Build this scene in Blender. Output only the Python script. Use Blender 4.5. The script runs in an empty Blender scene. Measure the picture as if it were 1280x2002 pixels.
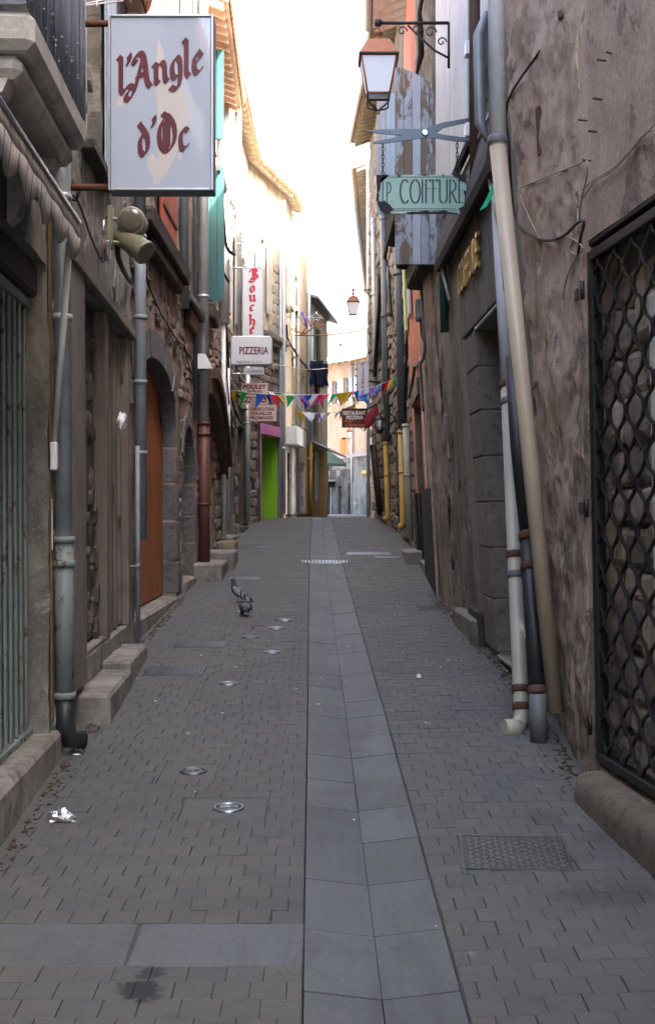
import bpy, math, random
import numpy as np
from mathutils import Vector, noise, Matrix

R = random.Random(7)
scene = bpy.context.scene
COL = scene.collection

# ------------------------------------------------------------------ camera, sky, sun, exposure
EYE = 1.65
FPX, CX, CY = 2400.0, 640.0, 1001.0          # focal length and centre of the survey photograph, in its pixels
cam_data = bpy.data.cameras.new("camera"); cam = bpy.data.objects.new("camera", cam_data); COL.objects.link(cam)
cam.location = (0, 0, EYE); cam.rotation_euler = (math.radians(90), 0, 0)
cam_data.sensor_fit = 'VERTICAL'; cam_data.sensor_height = 36.0; cam_data.lens = 36.0 * FPX / 2002.0
cam_data.clip_start = 0.05; cam_data.clip_end = 3000
scene.camera = cam

SUN_EL, SUN_AZ = math.radians(53), math.radians(122)     # azimuth clockwise from +Y: from behind, to the right
world = bpy.data.worlds.new("World"); scene.world = world; world.use_nodes = True
wn = world.node_tree; wn.nodes.clear()
sky_n = wn.nodes.new("ShaderNodeTexSky"); sky_n.sky_type = 'NISHITA'; sky_n.sun_disc = False
sky_n.sun_elevation = SUN_EL; sky_n.sun_rotation = SUN_AZ
sky_n.air_density = 0.75; sky_n.dust_density = 5.0; sky_n.ozone_density = 0.6
bg = wn.nodes.new("ShaderNodeBackground"); bg.inputs[1].default_value = 0.15
wo = wn.nodes.new("ShaderNodeOutputWorld")
wn.links.new(sky_n.outputs[0], bg.inputs[0]); wn.links.new(bg.outputs[0], wo.inputs[0])
sd = bpy.data.lights.new("sun", 'SUN'); sd.energy = 5.0; sd.angle = math.radians(0.6); sd.color = (1.0, 0.93, 0.82)
sun = bpy.data.objects.new("sun", sd); COL.objects.link(sun)
to_sun = Vector((math.sin(SUN_AZ) * math.cos(SUN_EL), math.cos(SUN_AZ) * math.cos(SUN_EL), math.sin(SUN_EL)))
sun.rotation_euler = to_sun.to_track_quat('Z', 'Y').to_euler(); sun.location = (8, -8, 30)
vs = scene.view_settings
vs.view_transform = 'Standard'; vs.look = 'None'; vs.exposure = 3.52; vs.gamma = 1.0; vs.use_curve_mapping = False
scene.cycles.max_bounces = 7; scene.cycles.diffuse_bounces = 4; scene.cycles.glossy_bounces = 2; scene.cycles.transmission_bounces = 4
scene.cycles.use_denoising = True

# ------------------------------------------------------------------ helpers: ground, mesh builder, objects
def zg(Y):
    if Y < 29: return 0.0504 * Y
    if Y < 31: t = (Y - 29) / 2; return 1.4616 + 0.0504 * 2 * (t - t * t / 2)
    if Y < 42: return 1.512 - 0.002 * (Y - 31)
    if Y < 75: return 1.49 + 0.001 * (Y - 42)
    return 1.523
def lerp(a, b, t): return a + (b - a) * t
def ipl(tab, v):
    if v <= tab[0][0]: return tab[0][1]
    for (a, x), (b, y) in zip(tab, tab[1:]):
        if v <= b: return x + (y - x) * (v - a) / (b - a)
    return tab[-1][1]
def sight(x, y, Y): return Vector(((x - CX) / FPX * Y, Y, EYE - (y - CY) / FPX * Y))
def ground_at(x, y):
    Y = 3960.0 / (y - 880.0); return Vector(((x - CX) / FPX * Y, Y, zg(Y)))

class MB:
    def __init__(s): s.v = []; s.f = []; s.m = []; s.mi = 0; s.smooth = []; s.sm = False
    def face(s, idx): s.f.append(tuple(idx)); s.m.append(s.mi); s.smooth.append(s.sm)
    def add(s, pts): n = len(s.v); s.v.extend([tuple(p) for p in pts]); return n
    def poly(s, pts): n = s.add(pts); s.face(range(n, n + len(pts)))
    def hexa(s, p):                       # p: 8 corners, 0-3 bottom loop, 4-7 top loop
        n = s.add(p)
        for q in ((3, 2, 1, 0), (4, 5, 6, 7), (0, 1, 5, 4), (1, 2, 6, 5), (2, 3, 7, 6), (3, 0, 4, 7)):
            s.face([n + i for i in q])
    def box(s, x0, x1, y0, y1, z0, z1):
        s.hexa([(x0, y0, z0), (x1, y0, z0), (x1, y1, z0), (x0, y1, z0), (x0, y0, z1), (x1, y0, z1), (x1, y1, z1), (x0, y1, z1)])
    def cham(s, x0, x1, y0, y1, z0, z1, b, fn=None, jit=0):    # chamfered box, mapped through fn
        b = min(b, (x1 - x0) * .45, (y1 - y0) * .45, (z1 - z0) * .45)
        idx = {}
        X, Y, Z = (x0, x1), (y0, y1), (z0, z1)
        for i in (0, 1):
            for j in (0, 1):
                for k in (0, 1):
                    c = [X[i], Y[j], Z[k]]; inn = [c[0] + (b if i == 0 else -b), c[1] + (b if j == 0 else -b), c[2] + (b if k == 0 else -b)]
                    for a in range(3):
                        p = list(inn); p[a] = c[a]
                        if jit: p = [q + R.uniform(-jit, jit) for q in p]
                        idx[(i, j, k, a)] = s.add([fn(*p) if fn else p])
        for a in range(3):
            o = [t for t in range(3) if t != a]
            for e in (0, 1):
                loop = []
                for (p, q) in ((0, 0), (1, 0), (1, 1), (0, 1)):
                    key = [0, 0, 0]; key[a] = e; key[o[0]] = p; key[o[1]] = q
                    loop.append(idx[(key[0], key[1], key[2], a)])
                s.face(loop)
        for a in range(3):                # edges along axis a
            o = [t for t in range(3) if t != a]
            for p in (0, 1):
                for q in (0, 1):
                    k0 = [0, 0, 0]; k1 = [0, 0, 0]; k1[a] = 1
                    for k in (k0, k1): k[o[0]] = p; k[o[1]] = q
                    s.face([idx[(*k0, o[0])], idx[(*k0, o[1])], idx[(*k1, o[1])], idx[(*k1, o[0])]])
        for i in (0, 1):
            for j in (0, 1):
                for k in (0, 1): s.face([idx[(i, j, k, a)] for a in range(3)])
    def tube(s, pts, r, n=8, cap=True):
        pts = [Vector(p) for p in pts]; rs = r if isinstance(r, (list, tuple)) else [r] * len(pts)
        up = None; rings = []; sm = s.sm; 
        for i, p in enumerate(pts):
            d = (pts[min(i + 1, len(pts) - 1)] - pts[max(i - 1, 0)])
            d = d.normalized() if d.length > 1e-9 else Vector((0, 0, 1))
            if up is None: up = Vector((0, 0, 1)) if abs(d.z) < .9 else Vector((1, 0, 0))
            a = d.cross(up)
            if a.length < 1e-6: a = d.cross(Vector((0, 1, 0)))
            a.normalize(); b = a.cross(d).normalized(); up = b
            rings.append(s.add([p + (a * math.cos(2 * math.pi * k / n) + b * math.sin(2 * math.pi * k / n)) * rs[i] for k in range(n)]))
        s.sm = True
        for i in range(len(rings) - 1):
            for k in range(n): s.face([rings[i] + k, rings[i] + (k + 1) % n, rings[i + 1] + (k + 1) % n, rings[i + 1] + k])
        s.sm = False
        if cap: s.face([rings[0] + k for k in reversed(range(n))]); s.face([rings[-1] + k for k in range(n)])
        s.sm = sm
    def lathe(s, c, prof, n=16, axis=(0, 0, 1)):      # prof: (radius, along)
        ax = Vector(axis).normalized(); a = ax.orthogonal().normalized(); b = ax.cross(a); c = Vector(c); rings = []
        for r, h in prof: rings.append(s.add([c + ax * h + (a * math.cos(2 * math.pi * k / n) + b * math.sin(2 * math.pi * k / n)) * r for k in range(n)]))
        s.sm = True
        for i in range(len(rings) - 1):
            for k in range(n): s.face([rings[i] + k, rings[i] + (k + 1) % n, rings[i + 1] + (k + 1) % n, rings[i + 1] + k])
        s.sm = False
        s.face([rings[0] + k for k in reversed(range(n))]); s.face([rings[-1] + k for k in range(n)])
    def prism(s, poly, o, ax, ay, az, t):             # 2-D polygon (x,y) in frame (o; ax, ay), extruded t along az
        o, ax, ay, az = Vector(o), Vector(ax), Vector(ay), Vector(az)
        n = len(poly); b = s.add([o + ax * x + ay * y for x, y in poly]); c = s.add([o + ax * x + ay * y + az * t for x, y in poly])
        s.face([b + i for i in reversed(range(n))]); s.face([c + i for i in range(n)])
        for i in range(n): s.face([b + i, b + (i + 1) % n, c + (i + 1) % n, c + i])

ORG = {}
def build(name, mb, mats, parent=None, org=None, flip=True):
    if org is None: org = ORG.get(parent.name, Vector()) if parent else Vector()
    me = bpy.data.meshes.new(name)
    me.from_pydata([(p[0] - org.x, p[1] - org.y, p[2] - org.z) for p in mb.v], [], mb.f)
    mats = mats if isinstance(mats, (list, tuple)) else [mats]
    for m in mats: me.materials.append(M[m] if isinstance(m, str) else m)
    me.polygons.foreach_set("material_index", [min(i, len(mats) - 1) for i in mb.m])
    me.polygons.foreach_set("use_smooth", mb.smooth)
    me.update()
    if flip: fix_normals(me)
    o = bpy.data.objects.new(name, me); COL.objects.link(o)
    if parent: o.parent = parent
    else: o.location = org
    ORG[o.name] = org
    return o
import bmesh
def fix_normals(me):
    bm = bmesh.new(); bm.from_mesh(me); bmesh.ops.recalc_face_normals(bm, faces=bm.faces); bm.to_mesh(me); bm.free()
def thing(name, label, cat, loc, group=None):
    o = bpy.data.objects.new(name, None); COL.objects.link(o); o.location = loc; o.empty_display_size = .1
    tag(o, label, cat, group); ORG[o.name] = Vector(loc); return o
def tag(o, label=None, cat=None, group=None, kind=None):
    if label: o['label'] = label
    if cat: o['category'] = cat
    if group: o['group'] = group
    if kind: o['kind'] = kind
    return o
def single(name, mb, mats, label, cat, group=None, base=None):
    if base is None:
        v = np.array(mb.v); base = Vector((*((v.min(0) + v.max(0)) / 2)[:2], v[:, 2].min()))
    return tag(build(name, mb, mats, None, Vector(base)), label, cat, group)
def instance(name, me, parent, loc, rot=(0, 0, 0), scl=(1, 1, 1)):
    o = bpy.data.objects.new(name, me); COL.objects.link(o); o.parent = parent
    o.location = Vector(loc) - ORG[parent.name]; o.rotation_euler = rot; o.scale = scl; return o

# ------------------------------------------------------------------ materials
M = {}
def lin(c): return tuple((((v / 255) + .055) / 1.055) ** 2.4 if v > 10 else v / 255 / 12.92 for v in c)
class NT:
    def __init__(s, name):
        s.m = bpy.data.materials.new(name); s.m.use_nodes = True; s.t = s.m.node_tree; s.t.nodes.clear()
        s.out = s.n("ShaderNodeOutputMaterial"); s.b = s.n("ShaderNodeBsdfPrincipled"); s.l(s.b.outputs[0], s.out.inputs[0])
        s.pos = s.n("ShaderNodeNewGeometry").outputs['Position']; M[name] = s.m
    def n(s, t, **kw):
        x = s.t.nodes.new(t)
        for k, v in kw.items(): setattr(x, k, v)
        return x
    def l(s, a, b): s.t.links.new(a, b)
    def noise(s, scale, detail=5, rough=.6, stretch=None, dist=0, off=0):
        v = s.pos
        mp = s.n("ShaderNodeMapping"); s.l(v, mp.inputs[0]); mp.inputs[1].default_value = (off, off * .7, off * .3)
        mp.inputs[3].default_value = stretch if stretch else (1, 1, 1); v = mp.outputs[0]
        t = s.n("ShaderNodeTexNoise"); s.l(v, t.inputs['Vector']); t.inputs['Scale'].default_value = scale
        t.inputs['Detail'].default_value = detail; t.inputs['Roughness'].default_value = rough; t.inputs['Distortion'].default_value = dist
        return t.outputs['Fac']
    def ramp(s, fac, stops, interp='LINEAR'):
        r = s.n("ShaderNodeValToRGB"); r.color_ramp.interpolation = interp
        e = r.color_ramp.elements
        while len(e) < len(stops): e.new(.5)
        for el, (p, c) in zip(e, stops): el.position = p; el.color = (*c, 1) if len(c) == 3 else c
        s.l(fac, r.inputs[0]); return r.outputs[0]
    def mask(s, fac, lo, hi): return s.ramp(fac, [(lo, (0, 0, 0)), (hi, (1, 1, 1))])
    def mix(s, fac, a, b, mode='MIX'):
        x = s.n("ShaderNodeMix", data_type='RGBA', blend_type=mode)
        for i, v in ((0, fac), (6, a), (7, b)):
            if hasattr(v, 'is_linked'): s.l(v, x.inputs[i])
            elif i == 0: x.inputs[0].default_value = v
            else: x.inputs[i].default_value = (*v, 1)
        return x.outputs[2]
    def math(s, op, a, b=0.0):
        x = s.n("ShaderNodeMath", operation=op)
        for i, v in ((0, a), (1, b)):
            if hasattr(v, 'is_linked'): s.l(v, x.inputs[i])
            else: x.inputs[i].default_value = v
        return x.outputs[0]
    def done(s, col, rough=.85, metal=0, bumps=(), spec=.35, **kw):
        if hasattr(col, 'is_linked'): s.l(col, s.b.inputs['Base Color'])
        else: s.b.inputs['Base Color'].default_value = (*col, 1)
        if hasattr(rough, 'is_linked'): s.l(rough, s.b.inputs['Roughness'])
        else: s.b.inputs['Roughness'].default_value = rough
        s.b.inputs['Metallic'].default_value = metal; s.b.inputs['Specular IOR Level'].default_value = spec
        for k, v in kw.items(): s.b.inputs[k].default_value = v
        prev = None
        for h, st, dist in bumps:
            bp = s.n("ShaderNodeBump"); bp.inputs['Strength'].default_value = st; bp.inputs['Distance'].default_value = dist
            s.l(h, bp.inputs['Height'])
            if prev: s.l(prev, bp.inputs['Normal'])
            prev = bp.outputs[0]
        if prev: s.l(prev, s.b.inputs['Normal'])
        return s.m
def isl(s, amt):                                            # brightness per separate piece
    g = s.n("ShaderNodeNewGeometry").outputs['Random Per Island']; o = s.n("ShaderNodeObjectInfo").outputs['Random']
    r = s.math('FRACT', s.math('ADD', g, o))
    return s.math('ADD', s.math('MULTIPLY', r, 2 * amt), 1 - amt), r
def plain(name, col, rough=.6, metal=0, var=.12, sc=9, bump=.1, bsc=60, spec=.4, dirt=None, dirt_amt=.5, **kw):
    s = NT(name); f = s.noise(sc, 6, .65)
    c = s.ramp(f, [(.25, tuple(v * (1 - var) for v in col)), (.75, tuple(min(1, v * (1 + var)) for v in col))])
    if dirt is not None: c = s.mix(s.mask(s.noise(sc * .6, 8, .7, (1, 1, .45), 0, 3), .5, .5 + .25 / max(dirt_amt, .01)), c, dirt)
    rr = s.math('ADD', s.math('MULTIPLY', s.noise(sc * 2, 4), .25), rough - .12)
    return s.done(c, rr, metal, [(s.noise(bsc, 4), bump, .004)], spec, **kw)
def plaster(name, a, b, patch, streak, big=.9, bump=.5, crack=True, patch_lo=.56):
    s = NT(name)
    c = s.ramp(s.noise(big, 10, .72, (1, 1, .7)), [(.30, tuple(v * .6 for v in b)), (.42, b), (.52, a), (.70, tuple(v * 1.3 for v in a))])
    c = s.mix(s.math('MULTIPLY', s.mask(s.noise(2.3, 9, .75, (1, 1, .5), .5, 21), .54, .62), .55), c, tuple(v * .5 for v in b))
    c = s.mix(s.mask(s.noise(1.6, 10, .72, None, .6, 5), patch_lo, patch_lo + .05), c, patch)
    c = s.mix(s.math('MULTIPLY', s.mask(s.noise(5, 6, .6, (1, 1, .06), 0, 2), .5, .72), .55), c, streak)
    c = s.mix(s.math('MULTIPLY', s.mask(s.noise(48, 4, .7, None, 0, 9), .54, .7), .6), c, tuple(v * 1.3 for v in a))
    c = s.mix(s.math('MULTIPLY', s.mask(s.noise(14, 5, .7, None, 0, 1), .52, .68), .5), c, tuple(v * .55 for v in b))
    ed = s.mask(s.noise(1.6, 10, .72, None, .6, 5), patch_lo - .005, patch_lo + .03)
    bm = [(ed, .5, .01), (s.noise(9, 8, .7), bump * .8, .02), (s.noise(90, 4, .6), bump, .004)]
    if crack:
        v = s.n("ShaderNodeTexVoronoi", feature='DISTANCE_TO_EDGE'); mp = s.n("ShaderNodeMapping")
        w = s.mix(.22, s.pos, s.n("ShaderNodeTexNoise").outputs['Color']); s.l(s.pos, mp.inputs[0]); s.l(w, v.inputs['Vector']); v.inputs['Scale'].default_value = 1.1
        ck = s.mask(v.outputs['Distance'], .0, .004); c = s.mix(s.math('MULTIPLY', s.math('SUBTRACT', 1.0, ck), s.math('MULTIPLY', s.mask(s.noise(1.3, 3, .5, None, 0, 13), .5, .6), .8)), c, tuple(x * .3 for x in b))
    return s.done(c, .92, 0, bm, .2)
def eroded(name, a, b, under, low):     # lime render that has flaked off over the brown stone
    s = NT(name); n1 = s.noise(1.5, 11, .74, None, .5, 5)
    sx = s.n("ShaderNodeSeparateXYZ"); s.l(s.pos, sx.inputs[0])
    wear = s.math('ADD', n1, s.ramp(s.math('MULTIPLY', sx.outputs[2], .2), [(.08, (.11, .11, .11)), (.6, (.0, .0, .0))]))
    c = s.ramp(s.noise(1.1, 10, .7, (1, 1, .6)), [(.3, b), (.5, a), (.7, tuple(v * 1.25 for v in a))])
    c = s.mix(s.math('MULTIPLY', s.mask(s.noise(4, 6, .6, (1, 1, .05), 0, 2), .5, .68), .6), c, tuple(q * w for q, w in zip(b, (.62, .74, .66))))
    un = s.ramp(s.noise(5, 10, .75, (1, 1, .6), 0, 3), [(.36, tuple(v * .35 for v in under)), (.5, under), (.64, low)])
    pm = s.mask(wear, .555, .585); c = s.mix(pm, c, un); ed = s.ramp(wear, [(.52, (0, 0, 0)), (.555, (1, 1, 1)), (.59, (0, 0, 0))])
    c = s.mix(s.math('MULTIPLY', ed, .5), c, tuple(v * 1.25 for v in a)); c = s.mix(s.math('MULTIPLY', s.mask(s.noise(34, 7, .8, None, 0, 9), .48, .66), .55), c, tuple(v * .6 for v in b)); c = s.mix(s.math('MULTIPLY', s.mask(s.noise(30, 8, .85, None, 0, 19), .53, .63), .75), c, tuple(min(.7, v * 1.45) for v in a))
    inv = s.math('SUBTRACT', 1.0, pm)
    return s.done(c, .92, 0, [(inv, .8, .012), (s.noise(9, 9, .8), .9, .03), (s.noise(70, 5, .7), .9, .006)], .2)
def stone(name, cols, amt=.3, bump=.7, sc=7, lichen=None):
    s = NT(name); k, r = isl(s, amt)
    c = s.ramp(s.math('FRACT', s.math('ADD', s.noise(sc * .3, 4), s.math('MULTIPLY', r, .5))), [(i / max(1, len(cols) - 1) * .8 + .1, q) for i, q in enumerate(cols)])
    c = s.mix(s.math('MULTIPLY', s.mask(s.noise(sc * 2.2, 8, .72, None, 0, 4), .5, .66), .7), c, tuple(v * .35 for v in cols[0]))
    if lichen: c = s.mix(s.mask(s.noise(sc * 3, 6, .7, None, 0, 8), .61, .66), c, lichen)
    kk = s.n("ShaderNodeCombineColor")
    for i in range(3): s.l(k, kk.inputs[i])
    c = s.mix(1, c, kk.outputs[0], 'MULTIPLY')
    return s.done(c, .9, 0, [(s.noise(sc * 2, 8, .7), bump, .03), (s.noise(sc * 14, 4, .6), bump * .7, .006)], .25)
def wood(name, a, b, dirt=None, bump=.4, amt=.18, axis='z', rough=.75, peel=None, peel_lo=.55):
    s = NT(name); st = {'z': (14, 14, .6), 'y': (14, .6, 14), 'x': (.6, 14, 14)}[axis]
    g = s.noise(1.6, 7, .65, st, .3); k, r = isl(s, amt)
    c = s.ramp(g, [(.3, b), (.62, a)])
    kk = s.n("ShaderNodeCombineColor")
    for i in range(3): s.l(k, kk.inputs[i])
    c = s.mix(1, c, kk.outputs[0], 'MULTIPLY'); bm = [(g, bump, .006)]
    if dirt: c = s.mix(s.math('MULTIPLY', s.mask(s.noise(3, 8, .7, None, 0, 3), .48, .7), .8), c, dirt)
    if peel:
        pm = s.mask(s.noise(5, 9, .75, (1, 1, .35), .4, 6), peel_lo, peel_lo + .03); c = s.mix(pm, c, peel); bm.append((pm, .6, .003))
    return s.done(c, rough, 0, bm, .3)
def rusty(name, col, rust=(.10, .035, .015), lo=.58, rough=.5, metal=0, sc=6, spec=.4):
    s = NT(name); f = s.noise(sc, 10, .75, (1, 1, .6), .3)
    c = s.ramp(s.noise(3, 6), [(.3, tuple(v * .85 for v in col)), (.7, tuple(v * 1.12 for v in col))])
    pm = s.mask(f, lo, lo + .05); c = s.mix(pm, c, rust)
    return s.done(c, s.math('ADD', s.math('MULTIPLY', pm, .4), rough), metal, [(pm, .4, .003), (s.noise(70, 3), .12, .003)], spec)

# ground
s = NT("paver"); k, r = isl(s, .16)
c = s.ramp(r, [(0, (.078, .081, .073)), (.3, (.094, .092, .080)), (.55, (.086, .087, .077)), (.8, (.104, .097, .082)), (.93, (.092, .092, .081)), (1, (.111, .101, .085))])
c = s.mix(s.math('MULTIPLY', s.mask(s.noise(.9, 6, .6), .4, .65), .35), c, (.068, .076, .074))
c = s.mix(s.math('MULTIPLY', s.mask(s.noise(11, 8, .75, None, 0, 3), .53, .66), .45), c, (.045, .042, .042))
c = s.mix(s.math('MULTIPLY', s.mask(s.noise(120, 2, .5), .6, .72), .45), c, (.20, .195, .185))
vg = s.n('ShaderNodeTexVoronoi'); s.l(s.pos, vg.inputs['Vector']); vg.inputs['Scale'].default_value = 3.2; c = s.mix(s.math('MULTIPLY', s.ramp(vg.outputs['Distance'], [(.05, (1, 1, 1)), (.075, (0, 0, 0))]), s.mask(s.noise(1.7, 3, .5, None, 0, 31), .5, .56)), c, (.15, .148, .14))
c = s.mix(s.math('MULTIPLY', s.mask(s.noise(.45, 7, .65, None, .3, 41), .48, .62), .35), c, (.055, .054, .052))
c = s.mix(s.math('MULTIPLY', s.mask(s.noise(2.7, 9, .8, None, 0, 17), .66, .70), .5), c, (.16, .155, .15))
BN = s.math('MULTIPLY', s.math('SUBTRACT', s.noise(22, 8, .8, None, .5, 2), .5), 2.6)
def blot(s, c, x, y, rad, col, amt=.9, soft=.5):      # an oil or damp stain round one spot
    v = s.n("ShaderNodeVectorMath", operation='DISTANCE'); s.l(s.pos, v.inputs[0]); v.inputs[1].default_value = (x, y, zg(y))
    d = s.math('ADD', s.math('DIVIDE', v.outputs['Value'], rad * 1.5), BN)
    return s.mix(s.math('MULTIPLY', s.ramp(d, [(.0, (1, 1, 1)), (.45, (1, 1, 1)), (.45 + soft, (0, 0, 0))]), amt), c, col)
g0 = ground_at(272, 1938); c = blot(s, c, g0.x, g0.y, .07, (.018, .018, .018), .92, .35)
g0 = ground_at(292, 1900); c = blot(s, c, g0.x, g0.y, .045, (.025, .025, .025), .85, .35)
for (qx, qy, qr) in ((1150, 1750, .10), (1230, 1745, .12), (1060, 1600, .08), (1095, 1680, .09), (1190, 1640, .10)):
    g0 = ground_at(qx, qy); c = blot(s, c, g0.x, g0.y, qr, (.06, .052, .05), .8)
s.done(c, s.math('ADD', s.math('MULTIPLY', s.noise(6, 6, .7), .35), .55), 0, [(s.noise(60, 6, .7), .35, .004), (s.noise(8, 5), .25, .01)], .35)
s = NT("slab_grey"); k, r = isl(s, .12)
c = s.ramp(s.noise(5, 8, .65), [(.3, (.079, .085, .082)), (.7, (.102, .108, .104))])
kk = s.n("ShaderNodeCombineColor"); [s.l(k, kk.inputs[i]) for i in range(3)]; c = s.mix(1, c, kk.outputs[0], 'MULTIPLY')
c = s.mix(s.math('MULTIPLY', s.mask(s.noise(90, 2, .5), .58, .7), .4), c, (.2, .2, .2)); c = s.mix(s.math('MULTIPLY', s.mask(s.noise(1.6, 9, .7, None, .4, 23), .5, .62), .5), c, (.06, .06, .058)); c = s.mix(s.math('MULTIPLY', s.mask(s.noise(7, 9, .75, None, 0, 5), .56, .68), .6), c, (.055, .055, .055)); c = s.mix(s.math('MULTIPLY', s.mask(s.noise(7, 7, .7, (1, .12, 1), .3, 15), .5, .64), .55), c, (.058, .058, .056)); c = s.mix(s.math('MULTIPLY', s.mask(s.noise(5, 8, .75, (1, .2, 1), .3, 35), .56, .68), .4), c, (.15, .15, .145))
s.done(c, s.math('ADD', s.math('MULTIPLY', s.noise(5, 6), .3), .5), 0, [(s.noise(70, 5, .7), .3, .003), (s.noise(6, 4), .2, .01)], .4)
plain("mortar", (.066, .064, .061), .95, var=.4, sc=14, bump=.6)
plain("earth", (.16, .15, .14), .95, var=.3, sc=2)
plaster("balcony_concrete", (.44, .42, .385), (.34, .32, .29), (.50, .48, .44), (.24, .23, .21), 2.2, .3, False)
plaster("concrete_step", (.235, .217, .19), (.155, .142, .123), (.28, .262, .232), (.10, .093, .085), 2.2, .5, False)
# walls
plaster("plaster_left", (.225, .213, .18), (.14, .131, .11), (.29, .275, .235), (.10, .092, .083), .8, .45)
plaster("plaster_rose", (.42, .315, .262), (.30, .22, .18), (.50, .40, .34), (.20, .185, .145), 1.3, .7, True, .57)
eroded("render_rose", (.55, .405, .305), (.43, .312, .235), (.28, .225, .17), (.48, .385, .30))
plaster("ochre_dirty", (.20, .125, .05), (.14, .09, .04), (.24, .16, .07), (.09, .065, .04), 1.5, .3, False)
stone("recess_stone", [(.40, .32, .23), (.32, .26, .19), (.48, .40, .30)], .25, .9, 7)
plaster("plaster_pier", (.29, .235, .19), (.19, .153, .124), (.36, .295, .243), (.12, .10, .085), 1.6, .7, True, .55)
plaster("plaster_brown", (.22, .20, .163), (.136, .123, .10), (.28, .255, .21), (.085, .075, .068), 1.2, .7)
plaster("plaster_grey", (.17, .152, .13), (.11, .098, .084), (.19, .18, .165), (.07, .068, .065), 1.2, .4)
plaster("plaster_salmon", (.50, .19, .125), (.42, .155, .105), (.55, .23, .16), (.30, .12, .09), .8, .25, True, .68)
plaster("plaster_cream", (.62, .53, .39), (.52, .44, .31), (.66, .58, .45), (.30, .25, .19), .8, .3)
plaster("plaster_white", (.72, .69, .63), (.6, .57, .52), (.76, .73, .68), (.36, .33, .3), .8, .3)
plaster("plaster_ochre", (.56, .34, .11), (.44, .26, .085), (.6, .38, .14), (.2, .12, .05), .9, .3)
plaster("plaster_peach", (.46, .315, .205), (.40, .265, .17), (.50, .355, .24), (.4, .27, .18), .6, .3)
plaster("plaster_beige", (.40, .33, .25), (.3, .24, .18), (.44, .37, .29), (.2, .16, .12), .8, .4)
plaster("rubble_mortar", (.23, .185, .148), (.13, .105, .085), (.30, .25, .205), (.09, .078, .066), 2.0, 1.0, False)
plaster("dark_mortar", (.10, .088, .078), (.055, .05, .045), (.14, .12, .105), (.04, .037, .035), 2.0, 1.0, False)
plaster("black_plinth", (.035, .036, .04), (.025, .025, .028), (.045, .045, .05), (.02, .02, .02), 1.5, .3, False)
stone("rubble", [(.13, .11, .097), (.21, .172, .14), (.27, .215, .17), (.19, .168, .152)], .3, .9, 8, (.30, .27, .23))
stone("basalt", [(.10, .10, .105), (.15, .145, .146), (.13, .123, .116)], .2, .7, 8)
stone("grey_block", [(.17, .148, .122), (.205, .18, .148)], .1, .4, 6)
stone("old_sill", [(.055, .048, .043), (.09, .08, .07)], .2, .9, 7, (.2, .19, .17))
stone("worn_stone", [(.19, .155, .105), (.14, .115, .085), (.24, .195, .14)], .1, .8, 6)
stone("pale_stone", [(.36, .33, .29), (.44, .40, .35), (.30, .27, .24)], .2, .8, 6)
# wood, metal, paint, cloth
wood("wood_orange", (.30, .105, .03), (.19, .062, .018), (.12, .05, .02), .2, .10, rough=.5)
wood("wood_grey", (.205, .182, .152), (.117, .101, .083), (.085, .07, .06), .5, .25)
wood("wood_frame", (.21, .184, .15), (.142, .123, .10), (.09, .075, .064), .35)
wood("wood_brown", (.11, .065, .04), (.06, .036, .023), (.03, .02, .015), .4)
wood("wood_dark", (.04, .032, .027), (.022, .018, .016), None, .3)
wood("shutter_red", (.33, .085, .05), (.24, .06, .036), (.16, .06, .04), .2)
wood("shutter_teal", (.038, .125, .128), (.03, .10, .105), (.045, .09, .09), .2, .08, peel=(.16, .14, .12), peel_lo=.66)
wood("shutter_white", (.54, .54, .52), (.43, .43, .42), (.4, .38, .35), .15, .06, rough=.6)
wood("shutter_blue", (.42, .50, .58), (.34, .41, .48), None, .15, .06, rough=.6)
wood("shutter_green", (.10, .30, .16), (.075, .24, .13), None, .15)
wood("shutter_worn", (.32, .345, .37), (.24, .26, .285), (.2, .2, .2), .5, .15, peel=(.15, .115, .08), peel_lo=.50)
wood("shutter_worn_pale", (.43, .46, .49), (.35, .375, .40), (.3, .3, .3), .5, .12, peel=(.2, .17, .13), peel_lo=.62)
wood("shutter_lime", (.48, .58, .26), (.38, .47, .2), None, .2)
wood("shutter_orange", (.62, .22, .07), (.5, .17, .05), None, .15)
plain("zinc", (.40, .44, .455), .38, .45, .25, 5, .08, dirt=(.14, .14, .13), dirt_amt=.6)
plain("zinc_pale", (.45, .48, .50), .45, .35, .15, 5, .05, dirt=(.3, .3, .3), dirt_amt=.4)
plain("paint_pipe_grey", (.20, .225, .25), .5, 0, .2, 6, .1, dirt=(.11, .10, .09))
plain("paint_pipe_white", (.48, .49, .49), .45, 0, .12, 6, .06, dirt=(.3, .29, .27), dirt_amt=.35)
plain("paint_pipe_dark", (.085, .095, .11), .5, 0, .25, 6, .1, dirt=(.05, .045, .04))
plain("plastic_beige", (.40, .33, .235), .36, 0, .12, 3, .25, 7, spec=.45, dirt=(.25, .2, .14), dirt_amt=.55)
rusty("paint_cream_rust", (.34, .33, .26), (.16, .06, .02), .66, .4)
rusty("pipe_brown", (.10, .036, .03), (.05, .03, .025), .6, .5)
rusty("pipe_black", (.022, .024, .027), (.06, .03, .02), .68, .45)
plain("pipe_grey_plastic", (.12, .125, .13), .5, 0, .15, 6, .1)
rusty("pipe_yellow", (.40, .25, .055), (.18, .1, .03), .68, .45)
rusty("grille_green", (.17, .205, .19), (.075, .04, .025), .56, .5, 0, 16)
plain("iron_black", (.020, .019, .018), .42, .5, .3, 30, .25, 90, spec=.5)
rusty("iron_rust", (.075, .04, .027), (.13, .05, .02), .5, .7)
plain("steel", (.55, .56, .57), .3, .95, .1, 20, .04)
plain("steel_blue", (.085, .105, .12), .36, .6, .2, 9, .04)
plain("aluminium", (.5, .5, .49), .38, .9, .1, 12, .04)
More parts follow.
